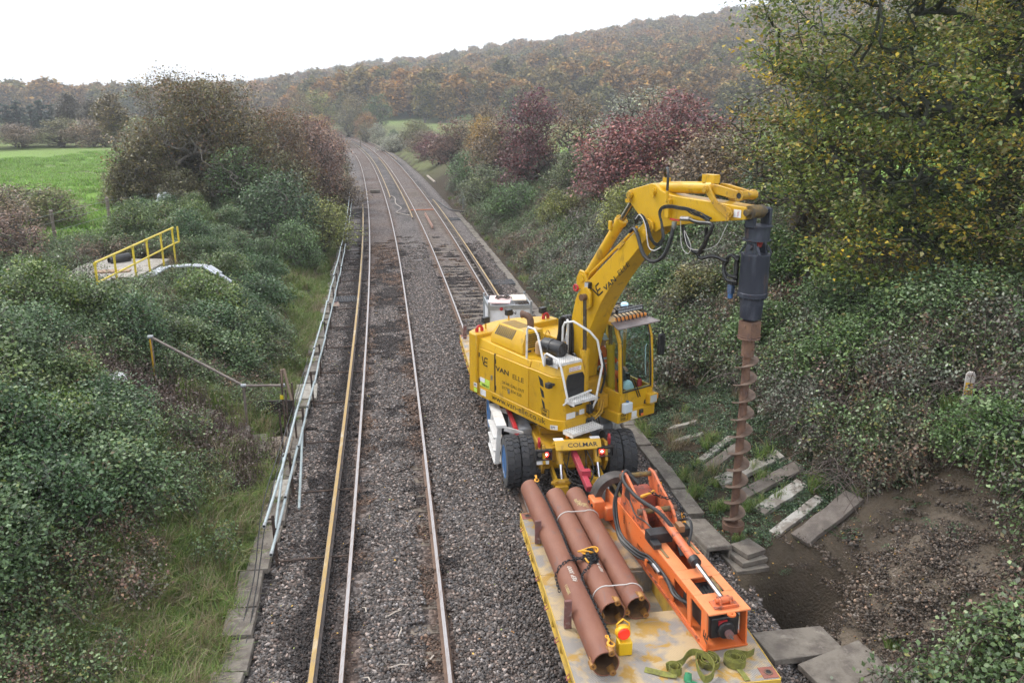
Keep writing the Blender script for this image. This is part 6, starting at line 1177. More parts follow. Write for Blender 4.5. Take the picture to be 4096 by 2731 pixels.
# ================================================================ the driver, and things in the cab
def person():
    r = thing('person', 'driver in orange high-visibility jacket with silver bands seated in the cab', 'person', tuple((ME @ np.array([.45, .73, 1.4, 1]))[:3])); off = parent_loc(r)
    J = {'pel': (.45, .73, 1.93, .15), 'wai': (.40, .73, 2.12, .15), 'che': (.38, .73, 2.36, .17), 'nek': (.40, .73, 2.52, .06), 'hed': (.43, .73, 2.62, .08),
         'sR': (.38, .53, 2.44, .075), 'eR': (.50, .45, 2.20, .055), 'hR': (.82, .45, 2.10, .035), 'sL': (.38, .93, 2.44, .075), 'eL': (.50, 1.03, 2.20, .055), 'hL': (.82, 1.02, 2.10, .035),
         'kR': (.92, .62, 1.97, .085), 'aR': (1.05, .62, 1.52, .055), 'tR': (1.22, .62, 1.45, .045), 'kL': (.92, .86, 1.97, .085), 'aL': (1.05, .88, 1.52, .055), 'tL': (1.22, .88, 1.45, .045)}
    Ed = [('pel', 'wai'), ('wai', 'che'), ('che', 'nek'), ('nek', 'hed'), ('che', 'sR'), ('sR', 'eR'), ('eR', 'hR'), ('che', 'sL'), ('sL', 'eL'), ('eL', 'hL'), ('pel', 'kR'), ('kR', 'aR'), ('aR', 'tR'), ('pel', 'kL'), ('kL', 'aL'), ('aL', 'tL')]
    K_ = list(J); me = bpy.data.meshes.new('body'); me.from_pydata([tuple((ME @ np.array([*J[k][:3], 1]))[:3] - np.array(off)) for k in K_], [(K_.index(a), K_.index(c)) for a, c in Ed], [])
    o = link('body', me, r); o.modifiers.new('skin', 'SKIN'); sv = me.skin_vertices[0].data
    for i, k in enumerate(K_): sv[i].radius = (J[k][3],) * 2
    sv[0].use_root = True; ss_ = o.modifiers.new('sub', 'SUBSURF'); ss_.levels = 2; ss_.render_levels = 2
    me.materials.append(mat('hivis_orange', (.85, .13, .02), .7, emit=None, col2=(.7, .1, .03), scale=6))
    SIL = mat('silver_band', (.72, .73, .74), .35, .2)
    for z, rr in ((2.14, .165), (2.28, .18)): E().lathe([(rr, 0), (rr, .05)], (.40, .73, z), (0, 0, 1), 18, cap=False).build('reflective_band', SIL, r)
    for y_ in (.62, .84): E().tube([(.56, y_, 2.1), (.565, y_, 2.3), (.50, y_, 2.47), (.40, y_, 2.51), (.28, y_, 2.46)], .022, 6, k=3, flat=.5).build('reflective_band', SIL, r)
    for s_, k in ((-1, 'R'), (1, 'L')):
        a, c = np.array(J['e' + k][:3]), np.array(J['h' + k][:3]); m_ = a + (c - a) * .45; d = n_(c - a); E().lathe([(.058, 0), (.052, .05)], m_, d, 12, cap=False).build('reflective_band', SIL, r)
        b = E(); b.lathe([(.02, 0), (.04, .03), (.042, .08), (.03, .1)], c, d, 10)
        for f_ in range(4): q = c + d * .09 + np.array((0, (f_ - 1.5) * .018, .01)); b.tube([q, q + d * .035 + (0, 0, -.01), q + d * .04 + (0, 0, -.045)], [.009, .009, .007], 6)
        b.tube([c + d * .04 + (0, -s_ * .03, .01), c + d * .07 + (0, -s_ * .055, .0), c + d * .10 + (0, -s_ * .05, -.02)], [.010, .009, .007], 6); b.build('hand', mat('skin', (.50, .28, .20), .6), r)
    b = E(); b.lathe([(.0, -.13), (.05, -.12), (.068, -.07), (.078, 0), (.08, .05), (.06, .10), (0, .12)], (.45, .73, 2.69), (.05, 0, 1), 16); b.lathe([(.012, 0), (.016, .02), (0, .04)], (.52, .73, 2.675), (1, 0, -.3), 8)
    for s_ in (-1, 1): b.lathe([(.022, 0), (.012, .012)], (.45, .73 + s_ * .076, 2.67), (0, s_, 0), 8)
    b.build('head', mat('skin', (.50, .28, .20), .6), r)
    for s_ in (-1, 1): E().lathe([(.009, 0), (0, .006)], (.524, .73 + s_ * .03, 2.70), (1, 0, 0), 8).build('eye', BLK, r)
    E().beam((.522, .70, 2.625), (.522, .76, 2.625), .008, .008).build('mouth', mat('lips', (.35, .12, .1), .6), r)
    E().lathe([(.088, -.01), (.095, .0), (.092, .05), (.06, .10), (0, .115)], (.445, .73, 2.73), (.08, 0, 1), 18).build('helmet', mat('white_helmet', (.75, .78, .8), .35), r); E().prism([(.50, 2.735), (.585, 2.72), (.50, 2.75)], .66, .80).build('helmet_peak', mat('white_helmet', (.75, .78, .8), .35), r)
person()
b = E(); b.lathe([(.13, 0), (.14, .01), (.125, .06), (.08, .12), (0, .14)], (1.27, .72, 1.84), (.3, -.2, 1), 18); tag(b.build('hard_hat', mat('hat_white', (.6, .78, .80), .35), None), 'white hard hat lying behind the cab windscreen', 'hard hat')
fe = thing('fire_extinguisher', 'small red fire extinguisher standing in the cab corner', 'fire extinguisher', tuple((ME @ np.array([1.3, 1.05, 1.75, 1]))[:3])); E().lathe([(.0, 0), (.055, 0), (.055, .18), (.03, .22), (0, .22)], (1.3, 1.05, 1.75), n=14).build('cylinder', RED, fe); E().box(1.27, 1.33, 1.03, 1.07, 1.97, 2.01).build('valve', BLK, fe)
# ================================================================ plants
def leaf_quads(P, S, r, up=.5, asp=.6):
    n = len(P); N = r.normal(0, 1, (n, 3)); N[:, 2] = np.abs(N[:, 2]) + up; N /= np.linalg.norm(N, axis=1)[:, None]
    T = np.cross(N, r.normal(0, 1, (n, 3))); T /= np.linalg.norm(T, axis=1)[:, None] + 1e-9; Wv = np.cross(N, T); S = np.asarray(S)[:, None]
    V = np.empty((n, 4, 3)); V[:, 0] = P - T * S * .5; V[:, 1] = P + Wv * S * asp * .5 + N * S * .10 - T * S * .06; V[:, 2] = P + T * S * .5 - N * S * .06; V[:, 3] = P - Wv * S * asp * .5 + N * S * .10 - T * S * .06
    return V.reshape(-1, 3), np.arange(n * 4).reshape(n, 4)
def pick(pal, n, r, jit=.25, k_=1.1):
    jit = min(.6, jit * k_)
    c = np.array([p[:3] for p in pal]); w = np.array([p[3] for p in pal]); k = r.choice(len(pal), n, p=w / w.sum()); return c[k] * (1 + r.uniform(-jit, jit, (n, 1)))
def cones(Pa, Pb, ra, rb, k=5):
    """tapered sticks between point arrays, one mesh"""
    d = Pb - Pa; d /= np.linalg.norm(d, axis=1)[:, None] + 1e-9; h = np.where(np.abs(d[:, 2:3]) < .9, np.array([[0, 0, 1.]]), np.array([[1., 0, 0]])); x = np.cross(d, h); x /= np.linalg.norm(x, axis=1)[:, None]; y = np.cross(d, x); n = len(Pa); V = np.empty((n, 2, k, 3))
    for j in range(k): a = 2 * math.pi * j / k; o = x * math.cos(a) + y * math.sin(a); V[:, 0, j] = Pa + o * ra[:, None]; V[:, 1, j] = Pb + o * rb[:, None]
    base = (np.arange(n) * 2 * k)[:, None]; F = np.concatenate([base + np.array([[j, (j + 1) % k, k + (j + 1) % k, k + j]]) for j in range(k)]); return V.reshape(-1, 3), F
BARK = mat('bark', (.085, .07, .055), .9, col2=(.14, .125, .105), scale=6, bump=.4, bscale=20); BARKP = mat('grey_bark', (.24, .215, .18), .9, col2=(.13, .115, .10), scale=7)
LEAF = {}
def leafmat(name, tint=(1, 1, 1), rough=.48, transl=.16, rnd=None):
    if name not in LEAF: LEAF[name] = mat('leaf_' + name, tuple(tint), rough, attr='Col', transl=transl, rnd=rnd, spec=.6)
    return LEAF[name]
def plant(name, lobes, roots, nn, per, size, pal, seed, spread=.3, r0=.012, up=.75, asp=.62, jit=.25, tipw=3, flat=.8, expo=.46, stem=None, outer=.0):
    """branching skeleton grown to points in the crown's lobes, leaves round the twigs; returns (foliage mesh, branch mesh)"""
    r = np.random.default_rng(seed); L_ = np.array(lobes, float); vol = np.prod(L_[:, 3:6], axis=1); k = r.choice(len(L_), nn, p=vol / vol.sum()); q = r.normal(0, 1, (nn, 3)); q /= np.linalg.norm(q, axis=1)[:, None]; q *= (r.random((nn, 1)) * (1 - outer) + outer) ** (1 / 2.2)
    N = L_[k, :3] + q * L_[k, 3:6]; N = N[N[:, 2] > .12]
    pos = [np.array(p, float) for p in roots]; par = [-1] * len(roots)
    if stem:
        for i, p in enumerate(stem): pos.append(np.array(p, float)); par.append(0 if i == 0 else len(pos) - 2)
    c0 = np.mean(pos, axis=0); order = np.argsort(np.linalg.norm(N - c0, axis=1)); PP = np.empty((len(pos) + len(N), 3)); PP[:len(pos)] = pos; m = len(pos)
    for i in order:
        p = N[i]; dd = np.linalg.norm(PP[:m] - p, axis=1) + .55 * np.maximum(0, PP[:m, 2] - p[2]); j = int(np.argmin(dd)); PP[m] = p; par.append(j); m += 1
    par = np.array(par); wt = np.ones(m)
    for i in range(m - 1, -1, -1):
        if par[i] >= 0: wt[par[i]] += wt[i]
    e = np.where(par >= 0)[0]; ra = r0 * wt[par[e]] ** expo; rb = r0 * wt[e] ** expo; ra = np.minimum(ra, rb * 1.9)
    bv, bf = cones(PP[par[e]], PP[e], ra, rb, 5); bme = np_mesh(name + '_branches', bv, bf, BARK, smooth=True)
    tips = e[wt[e] <= tipw]; T_ = np.repeat(tips, per); A = PP[T_]; Bp = PP[par[T_]]; t = r.random((len(T_), 1)) ** .7; C = Bp + (A - Bp) * np.clip(t * 1.1, 0, 1.08) + r.normal(0, 1, (len(T_), 3)) * spread * np.array([1, 1, flat])
    keep = C[:, 2] > .03; C = C[keep]; S = size * r.uniform(.62, 1.3, len(C)) * r.uniform(.75, 1.25, m)[T_][keep]; V, F = leaf_quads(C, S, r, up, asp)
    tc = pick(pal, m, r, jit)[T_][keep]; lc = pick(pal, len(C), r, jit); col = np.where(r.random((len(C), 1)) < .72, tc, lc); fme = np_mesh(name + '_foliage', V, F, leafmat('plain'), np.repeat(col, 4, axis=0))
    return fme, bme
def place(name, label, cat, v, loc, rz=0., sc=(1, 1, 1), m=None, group=None, bark=None):
    z = G1(loc[0], loc[1]) - .08 if len(loc) == 2 else loc[2]; r = thing(name, label, cat, (loc[0], loc[1], z), group); r.rotation_euler = (0, 0, rz); r.scale = sc if hasattr(sc, '__len__') else (sc,) * 3
    for n, me, mm in (('crown' if cat == 'tree' else 'foliage', v[0], m), ('trunk' if cat == 'tree' else 'branches', v[1], bark)):
        o = link(n, me, r)
        if mm is not None: o.material_slots[0].link = 'OBJECT'; o.material_slots[0].material = mm
    return r
# palettes (linear): colour and weight
OLV = [(.125, .115, .045, 4), (.095, .10, .04, 3), (.18, .135, .05, 2), (.22, .16, .045, 1), (.17, .095, .055, 2), (.085, .08, .045, 2)]
RDB = [(.13, .055, .045, 4), (.16, .075, .045, 3), (.10, .075, .045, 3), (.20, .09, .04, 1.5), (.09, .085, .035, 2), (.17, .045, .05, 2)]
GRN = [(.045, .085, .035, 4), (.06, .105, .04, 3), (.035, .062, .032, 3), (.085, .125, .045, 2), (.13, .15, .05, .8)]
MAP = [(.085, .118, .034, 4.6), (.125, .155, .042, 4.2), (.050, .072, .026, 3.0), (.19, .175, .05, 2.0), (.36, .25, .04, 1.2), (.17, .11, .055, 1.6), (.19, .165, .115, 1.3), (.46, .31, .04, .3)]
NEU = [(1.1, 1.05, 1.0, 3), (.8, .82, .85, 3), (1.35, 1.2, 1.0, 2), (.6, .62, .62, 2), (1.5, 1.5, 1.15, 1)]
YGR = [(.17, .20, .035, 3), (.11, .15, .03, 3), (.24, .22, .04, 2), (.07, .10, .03, 2)]
# ---- big field maple on the right
mp = plant('maple', [(-5.0, -.3, 6.4, 2.0, 2.0, 1.7), (-4.4, -.8, 3.2, 2.0, 2.0, 1.5), (-3.2, -1.2, 8.6, 2.4, 2.4, 1.8), (-2.4, -2.6, 4.6, 2.6, 2.2, 2.0), (-1.0, -3.2, 2.2, 2.2, 1.8, 1.3), (0, -1, 10.6, 3.2, 3, 2.2), (3.0, -3.2, 5.0, 2.6, 2.2, 1.9), (-.2, -2.6, 7.0, 1.6, 1.8, 1.5), (3.6, -1.5, 9.0, 3, 3, 2.5), (2.2, -4.2, 3.0, 2.4, 2.0, 1.6), (5.0, -1, 5.6, 3, 3, 2.8), (4.2, -4.2, 1.4, 1.8, 1.8, 1.1), (0, 1.5, 6.5, 4, 2.5, 4), (-3.6, -2.0, 1.4, 2.2, 1.6, 1.2), (.5, -4.2, 1.0, 2.6, 1.4, 1.0), (-5.4, .2, 4.7, 1.5, 1.6, 1.2)],
           [(0, 0, 0)], 3200, 70, .108, MAP, 21, spread=.40, flat=.36, up=.9, r0=.0098, stem=[(.1, .1, 1.2), (.15, 0, 2.4), (0, -.2, 3.6), (-.1, -.3, 5.0), (.1, -.2, 6.6), (.2, -.1, 8.4)], expo=.45, tipw=8, outer=.3)
place('field_maple', 'large field maple turning yellow, filling the right edge of the view', 'tree', mp, (12.7, 21.5), m=leafmat('maple', (1.55, 1.62, 1.1), .48, .28), bark=mat('ivy_bark', (.05, .05, .038), .9, col2=(.03, .04, .02), scale=7))
mp2 = plant('maple_b', [(0, 0, 5.2, 2.6, 2.6, 2.4), (-1.6, -.6, 3.4, 1.7, 1.7, 1.5), (1.6, .4, 3.6, 1.8, 1.8, 1.6), (.4, -.8, 7.2, 1.8, 1.8, 1.5), (-.6, -1.2, 1.6, 1.6, 1.4, 1.2)], [(0, 0, 0)], 900, 26, .115, MAP, 33, spread=.28, r0=.012, stem=[(0, .05, 1), (.05, 0, 2.2), (0, 0, 3.6)], tipw=4)
GRP = 'trees behind the right bank'
place('young_maple', 'yellowing maple behind the drill head, left of the big maple', 'tree', mp2, (8.9, 25.5), .6, (1.0, 1, .74), leafmat('maple_y', (1.25, 1.15, .85)), GRP)
place('field_maple', 'second large maple showing behind the right edge of the first', 'tree', mp, (18.5, 28.5), 2.2, (1, 1, .95), leafmat('maple', (1.55, 1.62, 1.1), .48, .28))
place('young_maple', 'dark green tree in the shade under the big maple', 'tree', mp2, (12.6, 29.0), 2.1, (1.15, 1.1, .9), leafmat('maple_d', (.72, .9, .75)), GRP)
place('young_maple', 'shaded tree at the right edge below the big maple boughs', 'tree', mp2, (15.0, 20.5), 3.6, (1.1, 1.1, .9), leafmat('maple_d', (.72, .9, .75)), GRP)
place('young_maple', 'tree with white seed heads at the far right middle of the view', 'tree', mp2, (11.6, 16.2), 4.4, (.74, .7, .46), leafmat('maple_p', (1.25, 1.3, 1.2)), GRP)
# ---- bush prototypes
bushA = plant('bush_a', [(0, 0, 2.6, 1.9, 1.9, 1.7), (-1.0, .3, 1.6, 1.3, 1.3, 1.2), (1.1, -.2, 1.8, 1.3, 1.3, 1.3), (.2, -.9, 1.0, 1.4, 1.2, .9), (.3, .2, 3.9, 1.1, 1.1, .9)], [(-.3, 0, 0), (.2, .2, 0), (.1, -.3, 0), (.5, .1, 0)], 700, 22, .13, NEU, 41, spread=.22, r0=.009, jit=.3, tipw=4)
bushB = plant('bush_b', [(0, 0, 1.9, 2.2, 2.0, 1.5), (-1.5, .2, 1.3, 1.2, 1.2, 1.0), (1.6, 0, 1.2, 1.3, 1.2, .9), (.4, -.9, .8, 1.6, 1.2, .8), (-.5, .3, 3.0, 1.0, 1.0, .9), (.9, .2, 2.8, 1.0, 1, .8)], [(-.6, 0, 0), (.2, .2, 0), (.7, -.3, 0), (-.1, -.3, 0)], 760, 20, .13, NEU, 43, spread=.24, r0=.008, jit=.3, tipw=4)
bushC = plant('bush_c', [(0, 0, 2.2, 1.7, 1.7, 1.7), (.4, .2, 3.9, 1.2, 1.2, 1.1), (-.9, -.3, 3.1, 1.1, 1.1, 1.0), (1.0, -.3, 2.8, 1.1, 1.1, 1.2), (0, -.5, 1.0, 1.6, 1.4, .8), (-.3, .2, 4.7, .7, .7, .6)], [(-.3, 0, 0), (.1, .2, 0), (.2, -.3, 0)], 620, 16, .12, NEU, 47, spread=.2, r0=.010, jit=.3, tipw=3)
# ---- the tall grey-stemmed bush on the left and its neighbours along the bank
tall = plant('tall_bush', [(0, 0, 4.6, 3.2, 2.4, 2.0), (-2.2, 0, 3.0, 1.8, 1.8, 1.8), (2.4, -.2, 3.2, 1.8, 1.8, 2.0), (-.8, 0, 6.0, 2.2, 1.8, .95), (1.6, .2, 5.8, 1.8, 1.6, .9), (-3.0, -.4, 1.4, 1.2, 1.2, 1.1), (3.2, -.6, 1.6, 1.4, 1.2, 1.2), (1.4, -1.6, 2.2, 1.2, 1, 1.4), (-3.4, -.9, 2.6, 1.2, 1, 1.2), (-2.2, -1.6, 1.0, 1.5, 1.0, .9), (2.4, -1.8, .9, 1.6, 1.0, .9), (3.6, -.6, 3.2, 1.0, 1.0, 1.2), (0, -1.2, 4.2, 2.2, 1.0, 1.4)],
             [(x, y, 0) for x, y in [(-2.9 + .22 * i, .35 * math.sin(i * 2.3)) for i in range(27)]], 2600, 13, .125, OLV, 51, spread=.26, r0=.0075, expo=.36, tipw=5, jit=.35)
place('tall_hazel', 'tall brown-green bush with many grey stems on the left bank', 'bush', tall, (-16.7, 44.3), .2, (.98, 1, 1.0), leafmat('olive', (1.3, 1.2, 1.1)), bark=BARKP)
place('tall_hazel', 'brown-green bush behind the tall grey-stemmed one, nearer the track', 'bush', tall, (-14.4, 50.5), 2.4, (.80, .85, .86), leafmat('olive_r', (1.45, 1.08, 1.05)), bark=BARKP)
for i, (x, y, v_, sc_, tn) in enumerate(((-18.9, 42.6, 0, (.9, .8, .75), (.15, .135, .06)), (-16.6, 41.9, 1, (1.0, .7, .6), (.13, .125, .055)), (-19.6, 45.6, 1, (.7, .8, 1.0), (.16, .13, .065)), (-14.4, 44.0, 0, (.9, .8, .9), (.15, .125, .06)), (-17.6, 47.0, 1, (1.3, 1, 1.4), (.11, .10, .05)), (-16.5, 47.5, 0, (1.4, 1, 1.3), (.13, .11, .055)))): place('understorey_bush', ('olive bush at the left foot of the tall grey-stemmed bush', 'low olive bush in front of the grey stems', 'brownish bush at the outer left of the tall bush', 'olive bush at the right foot of the tall bush', 'dark filling bush behind the grey stems', 'brown-green filling bush behind the tall stems on the right')[i], 'bush', (bushA, bushB)[v_], (x, y), i * 2.0, sc_, leafmat('under_%d' % i, tn))
RD = leafmat('redbrown', (.205, .125, .095)); RD2 = leafmat('russet', (.215, .115, .095)); BRN = leafmat('brown', (0.208, 0.152, 0.096)); OL = leafmat('olive_n', (0.176, 0.168, 0.072)); GRE = leafmat('green', (0.117, 0.203, 0.072)); GRD = leafmat('darkgreen', (0.073, 0.131, 0.055)); YG = leafmat('yellowgreen', (0.230, 0.257, 0.068)); CRM = leafmat('crimson', (.265, .11, .11)); MAR = leafmat('maroon', (0.173, 0.068, 0.078)); PNK = leafmat('pinkolive', (0.247, 0.180, 0.112)); GRYG = leafmat('greygreen', (0.182, 0.223, 0.115)); YEG = leafmat('gold', (0.364, 0.234, 0.058)); WHG = leafmat('whitish', (0.324, 0.336, 0.264))
GL = 'bushes along the left bank'; GR_ = 'bushes along the right bank'
for i, (x, y, v, s, mm, lab) in enumerate((
    (-13.6, 54, bushA, (1.2, 1.2, 1.3), RD, 'reddish bush right of the tall grey-stemmed bush'), (-13.0, 47.5, bushB, (1.0, 1, 1.05), OL, 'olive bush on the slope below the tall grey-stemmed bush'), (-14.6, 61, bushC, (1.35, 1.3, 1.15), RD2, 'russet bush on the left bank, second towards the bend'), (-15.8, 69, bushA, (1.3, 1.3, 1.1), RD, 'red-brown bush on the left bank, third towards the bend'),
    (-13.5, 62, bushB, (1.0, 1, .8), BRN, 'low brown bush hanging over the left conduits'), (-17.9, 79, bushB, (1.4, 1.3, 1.25), BRN, 'brown bush on the left bank, fourth towards the bend'), (-20.5, 91, bushC, (1.5, 1.4, 1.1), RD2, 'russet bush on the left bank near the bend'), (-24.2, 104, bushA, (1.5, 1.4, 1.0), YEG, 'golden bush on the left bank at the bend'), (-28.5, 118, bushB, (1.6, 1.5, 1.1), RD, 'last red-brown bush before the track disappears'), (-33.5, 134, bushC, (1.6, 1.6, 1.0), OL, 'olive bush where the track disappears'),
    (-11.4, 39.8, bushB, (.95, .95, .95), GRD, 'dark green ivy-clad bush low on the left bank'), (-10.5, 43.5, bushB, (.9, .9, .8), YG, 'yellow-green creeper-covered bush beside the dark green one'), (-9.9, 37.0, bushB, (.6, .6, .6), GRE, 'small green bush at the foot of the dark green one'), (-13.8, 42.2, bushC, (.9, .9, .7), GRE, 'green undergrowth bush at the base of the tall stems'), (-20.2, 43.2, bushB, (.6, .6, .6), OL, 'olive shrub at the field side of the tall bush'),
    (-17.2, 22.3, bushC, (.85, .85, .62), BRN, 'sparse reddish shrub at the left edge before the field'), (-18.6, 30.0, bushC, (.75, .75, .5), BRN, 'thin reddish shrub in front of the left field fence'), (-16.2, 26.4, bushC, (.6, .6, .42), RD, 'low reddish shrub left of the concrete platform'), (-19.3, 26.2, bushB, (.8, .8, .55), BRN, 'brown scrub at the left edge below the field'), (-20.8, 35.5, bushB, (.9, .8, .5), OL, 'olive scrub at the left edge of the field'), (-22.0, 60, tall, (.95, .95, .95), leafmat('olive_y', (1.15, 1.0, .8)), 'yellow-olive tree behind the left end of the tall bush'))):
    place('bank_bush', lab, 'bush', v, (x, y), i * 1.7, s, mm, GL)
for i, (x, y, v, s, mm, lab) in enumerate((
    (-8.9, 101, bushB, (1.2, 1.2, 1.0), MAR, 'low maroon bush at the far end of the right bank'), (-14.2, 128, bushA, (1.6, 1.5, .9), OL, 'olive bush on the far right bank before the bend'), (-19.5, 142, bushB, (1.7, 1.6, .8), WHG, 'pale bush on the far right bank at the bend'), (-11.5, 114, bushB, (1.5, 1.4, .9), BRN, 'brown bush on the far right bank beyond the maroon one'), (-5.7, 88, bushA, (1.35, 1.3, 1.05), RD, 'red-brown bush beyond the green ones on the right bank'), (-2.6, 80, bushC, (1.5, 1.4, 1.05), PNK, 'pinkish brown bush in the middle distance on the right'), (-3.6, 72, bushB, (1.05, 1.05, .85), GRE, 'green bush low on the right bank in the middle distance'), (-.9, 66, bushA, (1.25, 1.25, 1.1), BRN, 'brown bush left of the dark maroon one'), (-1.6, 60, bushB, (.95, .95, .85), GRYG, 'grey-green bush with white seed heads below the brown one'), (-2.4, 76, bushA, (1.0, 1.0, 1.0), YEG, 'amber bush half hidden in the far right hedge'),
    (1.45, 57.5, bushA, (1.25, 1.25, 1.42), MAR, 'dark maroon rounded bush standing tallest in the right hedge'), (4.3, 55, bushC, (1.2, 1.2, 1.05), PNK, 'pale brown bush between the maroon and the crimson bushes'), (.2, 51.5, bushB, (.85, .85, .72), GRE, 'green bush at the foot of the dark maroon one'), (5.6, 43.0, bushB, (1.25, 1.2, 1.15), CRM, 'bright crimson bush behind the excavator boom'), (8.6, 43.5, bushA, (1.3, 1.25, 1.05), CRM, 'second crimson bush, right of the brightest one'), (7.2, 48.0, bushC, (1.3, 1.2, 1.1), WHG, 'bush hung with pale seed heads behind the crimson ones'),
    (11.2, 44, bushB, (1.2, 1.2, 1.0), RD2, 'russet bush at the right end of the crimson pair'), (8.4, 34.5, bushB, (1.15, 1.1, .95), PNK, 'olive-pink bush directly behind the drill head'), (5.2, 35.8, bushB, (.7, .7, .7), YG, 'fresh yellow-green bush left of the boom top'), (2.6, 43.8, bushB, (.55, .55, .62), YG, 'yellow-green bush beside the grey twigs on the right bank'), (10.3, 30.5, bushA, (.95, .95, .8), GRD, 'dark green bush right of the drill head'), (15.5, 39, bushA, (1.5, 1.4, 1.2), OL, 'olive bush behind the big maple'), (12.5, 25.0, bushB, (1.1, 1.1, .75), GRD, 'dark bush under the big maple boughs'), (4.1, 49.5, bushB, (.8, .8, .8), GRYG, 'grey-green bush left of the crimson one'))):
    place('hedge_bush', lab, 'bush', v, (x, y), i * 2.3 + .4, s, mm, GR_)
# ---- trees round the bend
FT = 'trees round the bend'
crown = plant('small_tree', [(0, 0, 5.4, 2.6, 2.6, 2.4), (-1.3, .3, 4.0, 1.7, 1.7, 1.5), (1.4, -.2, 4.4, 1.7, 1.7, 1.5), (.2, 0, 7.2, 1.6, 1.6, 1.3)], [(0, 0, 0)], 420, 16, .34, NEU, 61, spread=.34, r0=.02, stem=[(0, 0, 1.2), (.1, 0, 2.6), (0, .1, 4)], tipw=5)
for i, (px_, y, s, mm, lab) in enumerate(((722, 205, 1.28, leafmat('lime', (.24, .25, .06)), 'lime-yellow tree left of the bend'), (690, 190, .9, leafmat('bronze', (.22, .14, .06)), 'bronze tree beside the lime-yellow one'), (820, 215, 1.15, leafmat('amber', (.22, .17, .06)), 'amber tree above the bend'), (872, 205, .95, leafmat('freshgreen', (.10, .17, .055)), 'rounded fresh green tree above the bend'), (842, 190, .72, leafmat('orange', (.30, .16, .05)), 'small orange tree between the amber and the green one'), (800, 200, .85, OL, 'olive tree where the rails vanish'), (868, 165, .5, WHG, 'pale bush on the bank below the green tree'), (840, 172, .48, OL, 'olive bush on the bank at the bend'), (905, 160, .30, GRD, 'small dark bush on the grass slope at the bend'))):
    x = (px_ - 1176) / 1881 * y / 1.03; place('bend_tree' if s > .6 else 'bend_bush', lab, 'tree' if s > .6 else 'bush', (bushA, bushC)[i % 2], (x, y), i * 1.3, (s * 2.1, s * 2.1, s * 1.75), mm, FT)
# ---- left background: hedge, conifers, trees beyond the field
HB = 'hedge beyond the left field'
for i in range(12):
    x = -82 + i * 5.0; y = 101 + (i % 3) * 1.5 + i * .8; place('field_hedge', nth(i) + ' olive-brown hedge bush from the left beyond the left field', 'bush', (bushB, bushA)[i % 2], (x, y), i * 2.1, (1.9, 1.5, .78 + .2 * (i % 3 == 0)), (BRN, OL)[i % 2], HB)
con = plant('conifer', [(0, 0, 1.2, 1.5, 1.5, 1.1), (0, 0, 2.8, 1.2, 1.2, 1.1), (0, 0, 4.3, .85, .85, 1.0), (0, 0, 5.6, .5, .5, .8)], [(0, 0, 0)], 300, 14, .3, NEU, 71, spread=.18, r0=.02, stem=[(0, 0, 1), (0, 0, 2.5), (0, 0, 4), (0, 0, 5.5)], flat=.5)
for i, (px_, y) in enumerate(((22, 150), (48, 152), (78, 150), (100, 154), (125, 151))): place('conifer', nth(i) + ' dark conifer from the left in the clump behind the hedge', 'tree', con, ((px_ - 1176) / 1881 * y / 1.03, y), i, (1.25, 1.25, .88 + .10 * (i % 2)), leafmat('conifer', (.022, .05, .033)), 'conifers behind the hedge')
for i, (px_, y, s, mm, lab) in enumerate(((165, 130, .78, leafmat('greytwig', (.10, .09, .075)), 'grey-brown bare-twigged tree left of the tall bush'), (215, 122, .68, leafmat('greytwig', (.10, .09, .075)), 'second grey-brown tree left of the tall bush'), (262, 96, .78, leafmat('ochre', (.15, .115, .045)), 'ochre tree against the left end of the tall bush'))): place('field_tree', lab, 'tree', crown, ((px_ - 1176) / 1881 * y / 1.03, y), i, (s, s, s), mm)
# ---- the beech wood on the hills
HL = [(0, (.75, .90, .58)), (.2, (1.0, 1.02, .62)), (.4, (1.3, 1.08, .6)), (.58, (1.5, 1.06, .56)), (.74, (1.15, .95, .6)), (.88, (.8, 1.05, .62)), (1, (1.65, 1.05, .52))]
HM = mat('leaf_wood', (.235, .18, .11), .8, attr='Col', transl=.15, rnd=HL, spec=.2)
WDP = [(1.05, 1.05, 1.0, 4), (.65, .70, .72, 3), (1.45, 1.35, 1.15, 2.2), (.4, .44, .46, 1.8)]
woods = []
for k in range(4):
    r = np.random.default_rng(80 + k); v, _b = plant('wood_%d' % k, [(0, 0, 8.0, 3.6, 3.6, 3.0), (-1.8, .5, 5.6, 2.6, 2.6, 2.4), (1.9, -.6, 6.0, 2.6, 2.6, 2.6), (.3, -1.2, 4.0, 3.0, 2.6, 2.4), (r.uniform(-1, 1), 0, 10.2, 2.2, 2.2, 1.5)], [(0, 0, 0)], 300, 9, 1.15, WDP, 80 + k, spread=.55, r0=.03, stem=[(0, 0, 2), (0, 0, 4), (.2, 0, 6)], tipw=6, jit=.2, outer=.5)
    v.materials.clear(); v.materials.append(HM); woods.append((v, _b))
rw = np.random.default_rng(5); wp = []
for az in np.arange(-34, 36, .5):
    rr = np.interp(az, _RT[:, 0], _RT[:, 2]); r0 = np.interp(az, _RT[:, 0], _RT[:, 3]); d_ = r0
    while d_ < rr + 25:
        a = R(az + rw.uniform(-.25, .25)); st_ = rw.uniform(5.8, 8.5) * (1 + (d_ - 230) / 500)
        if rw.random() < min(1, d_ * R(.5) / 6.4): wp.append((d_ * math.sin(a), d_ * math.cos(a)))
        d_ += st_
wp = np.array(wp); dw = np.hypot(wp[:, 0], wp[:, 1]); azw = np.degrees(np.arctan2(wp[:, 0], wp[:, 1])); r0w = np.interp(azw, _RT[:, 0], _RT[:, 3])
edge = (dw - r0w < 6.5) & (azw > -12.5) & (azw < 22); zw = ground(wp[:, 0], wp[:, 1])
ei = np.where(edge)[0]; ei = ei[np.argsort(azw[ei])]
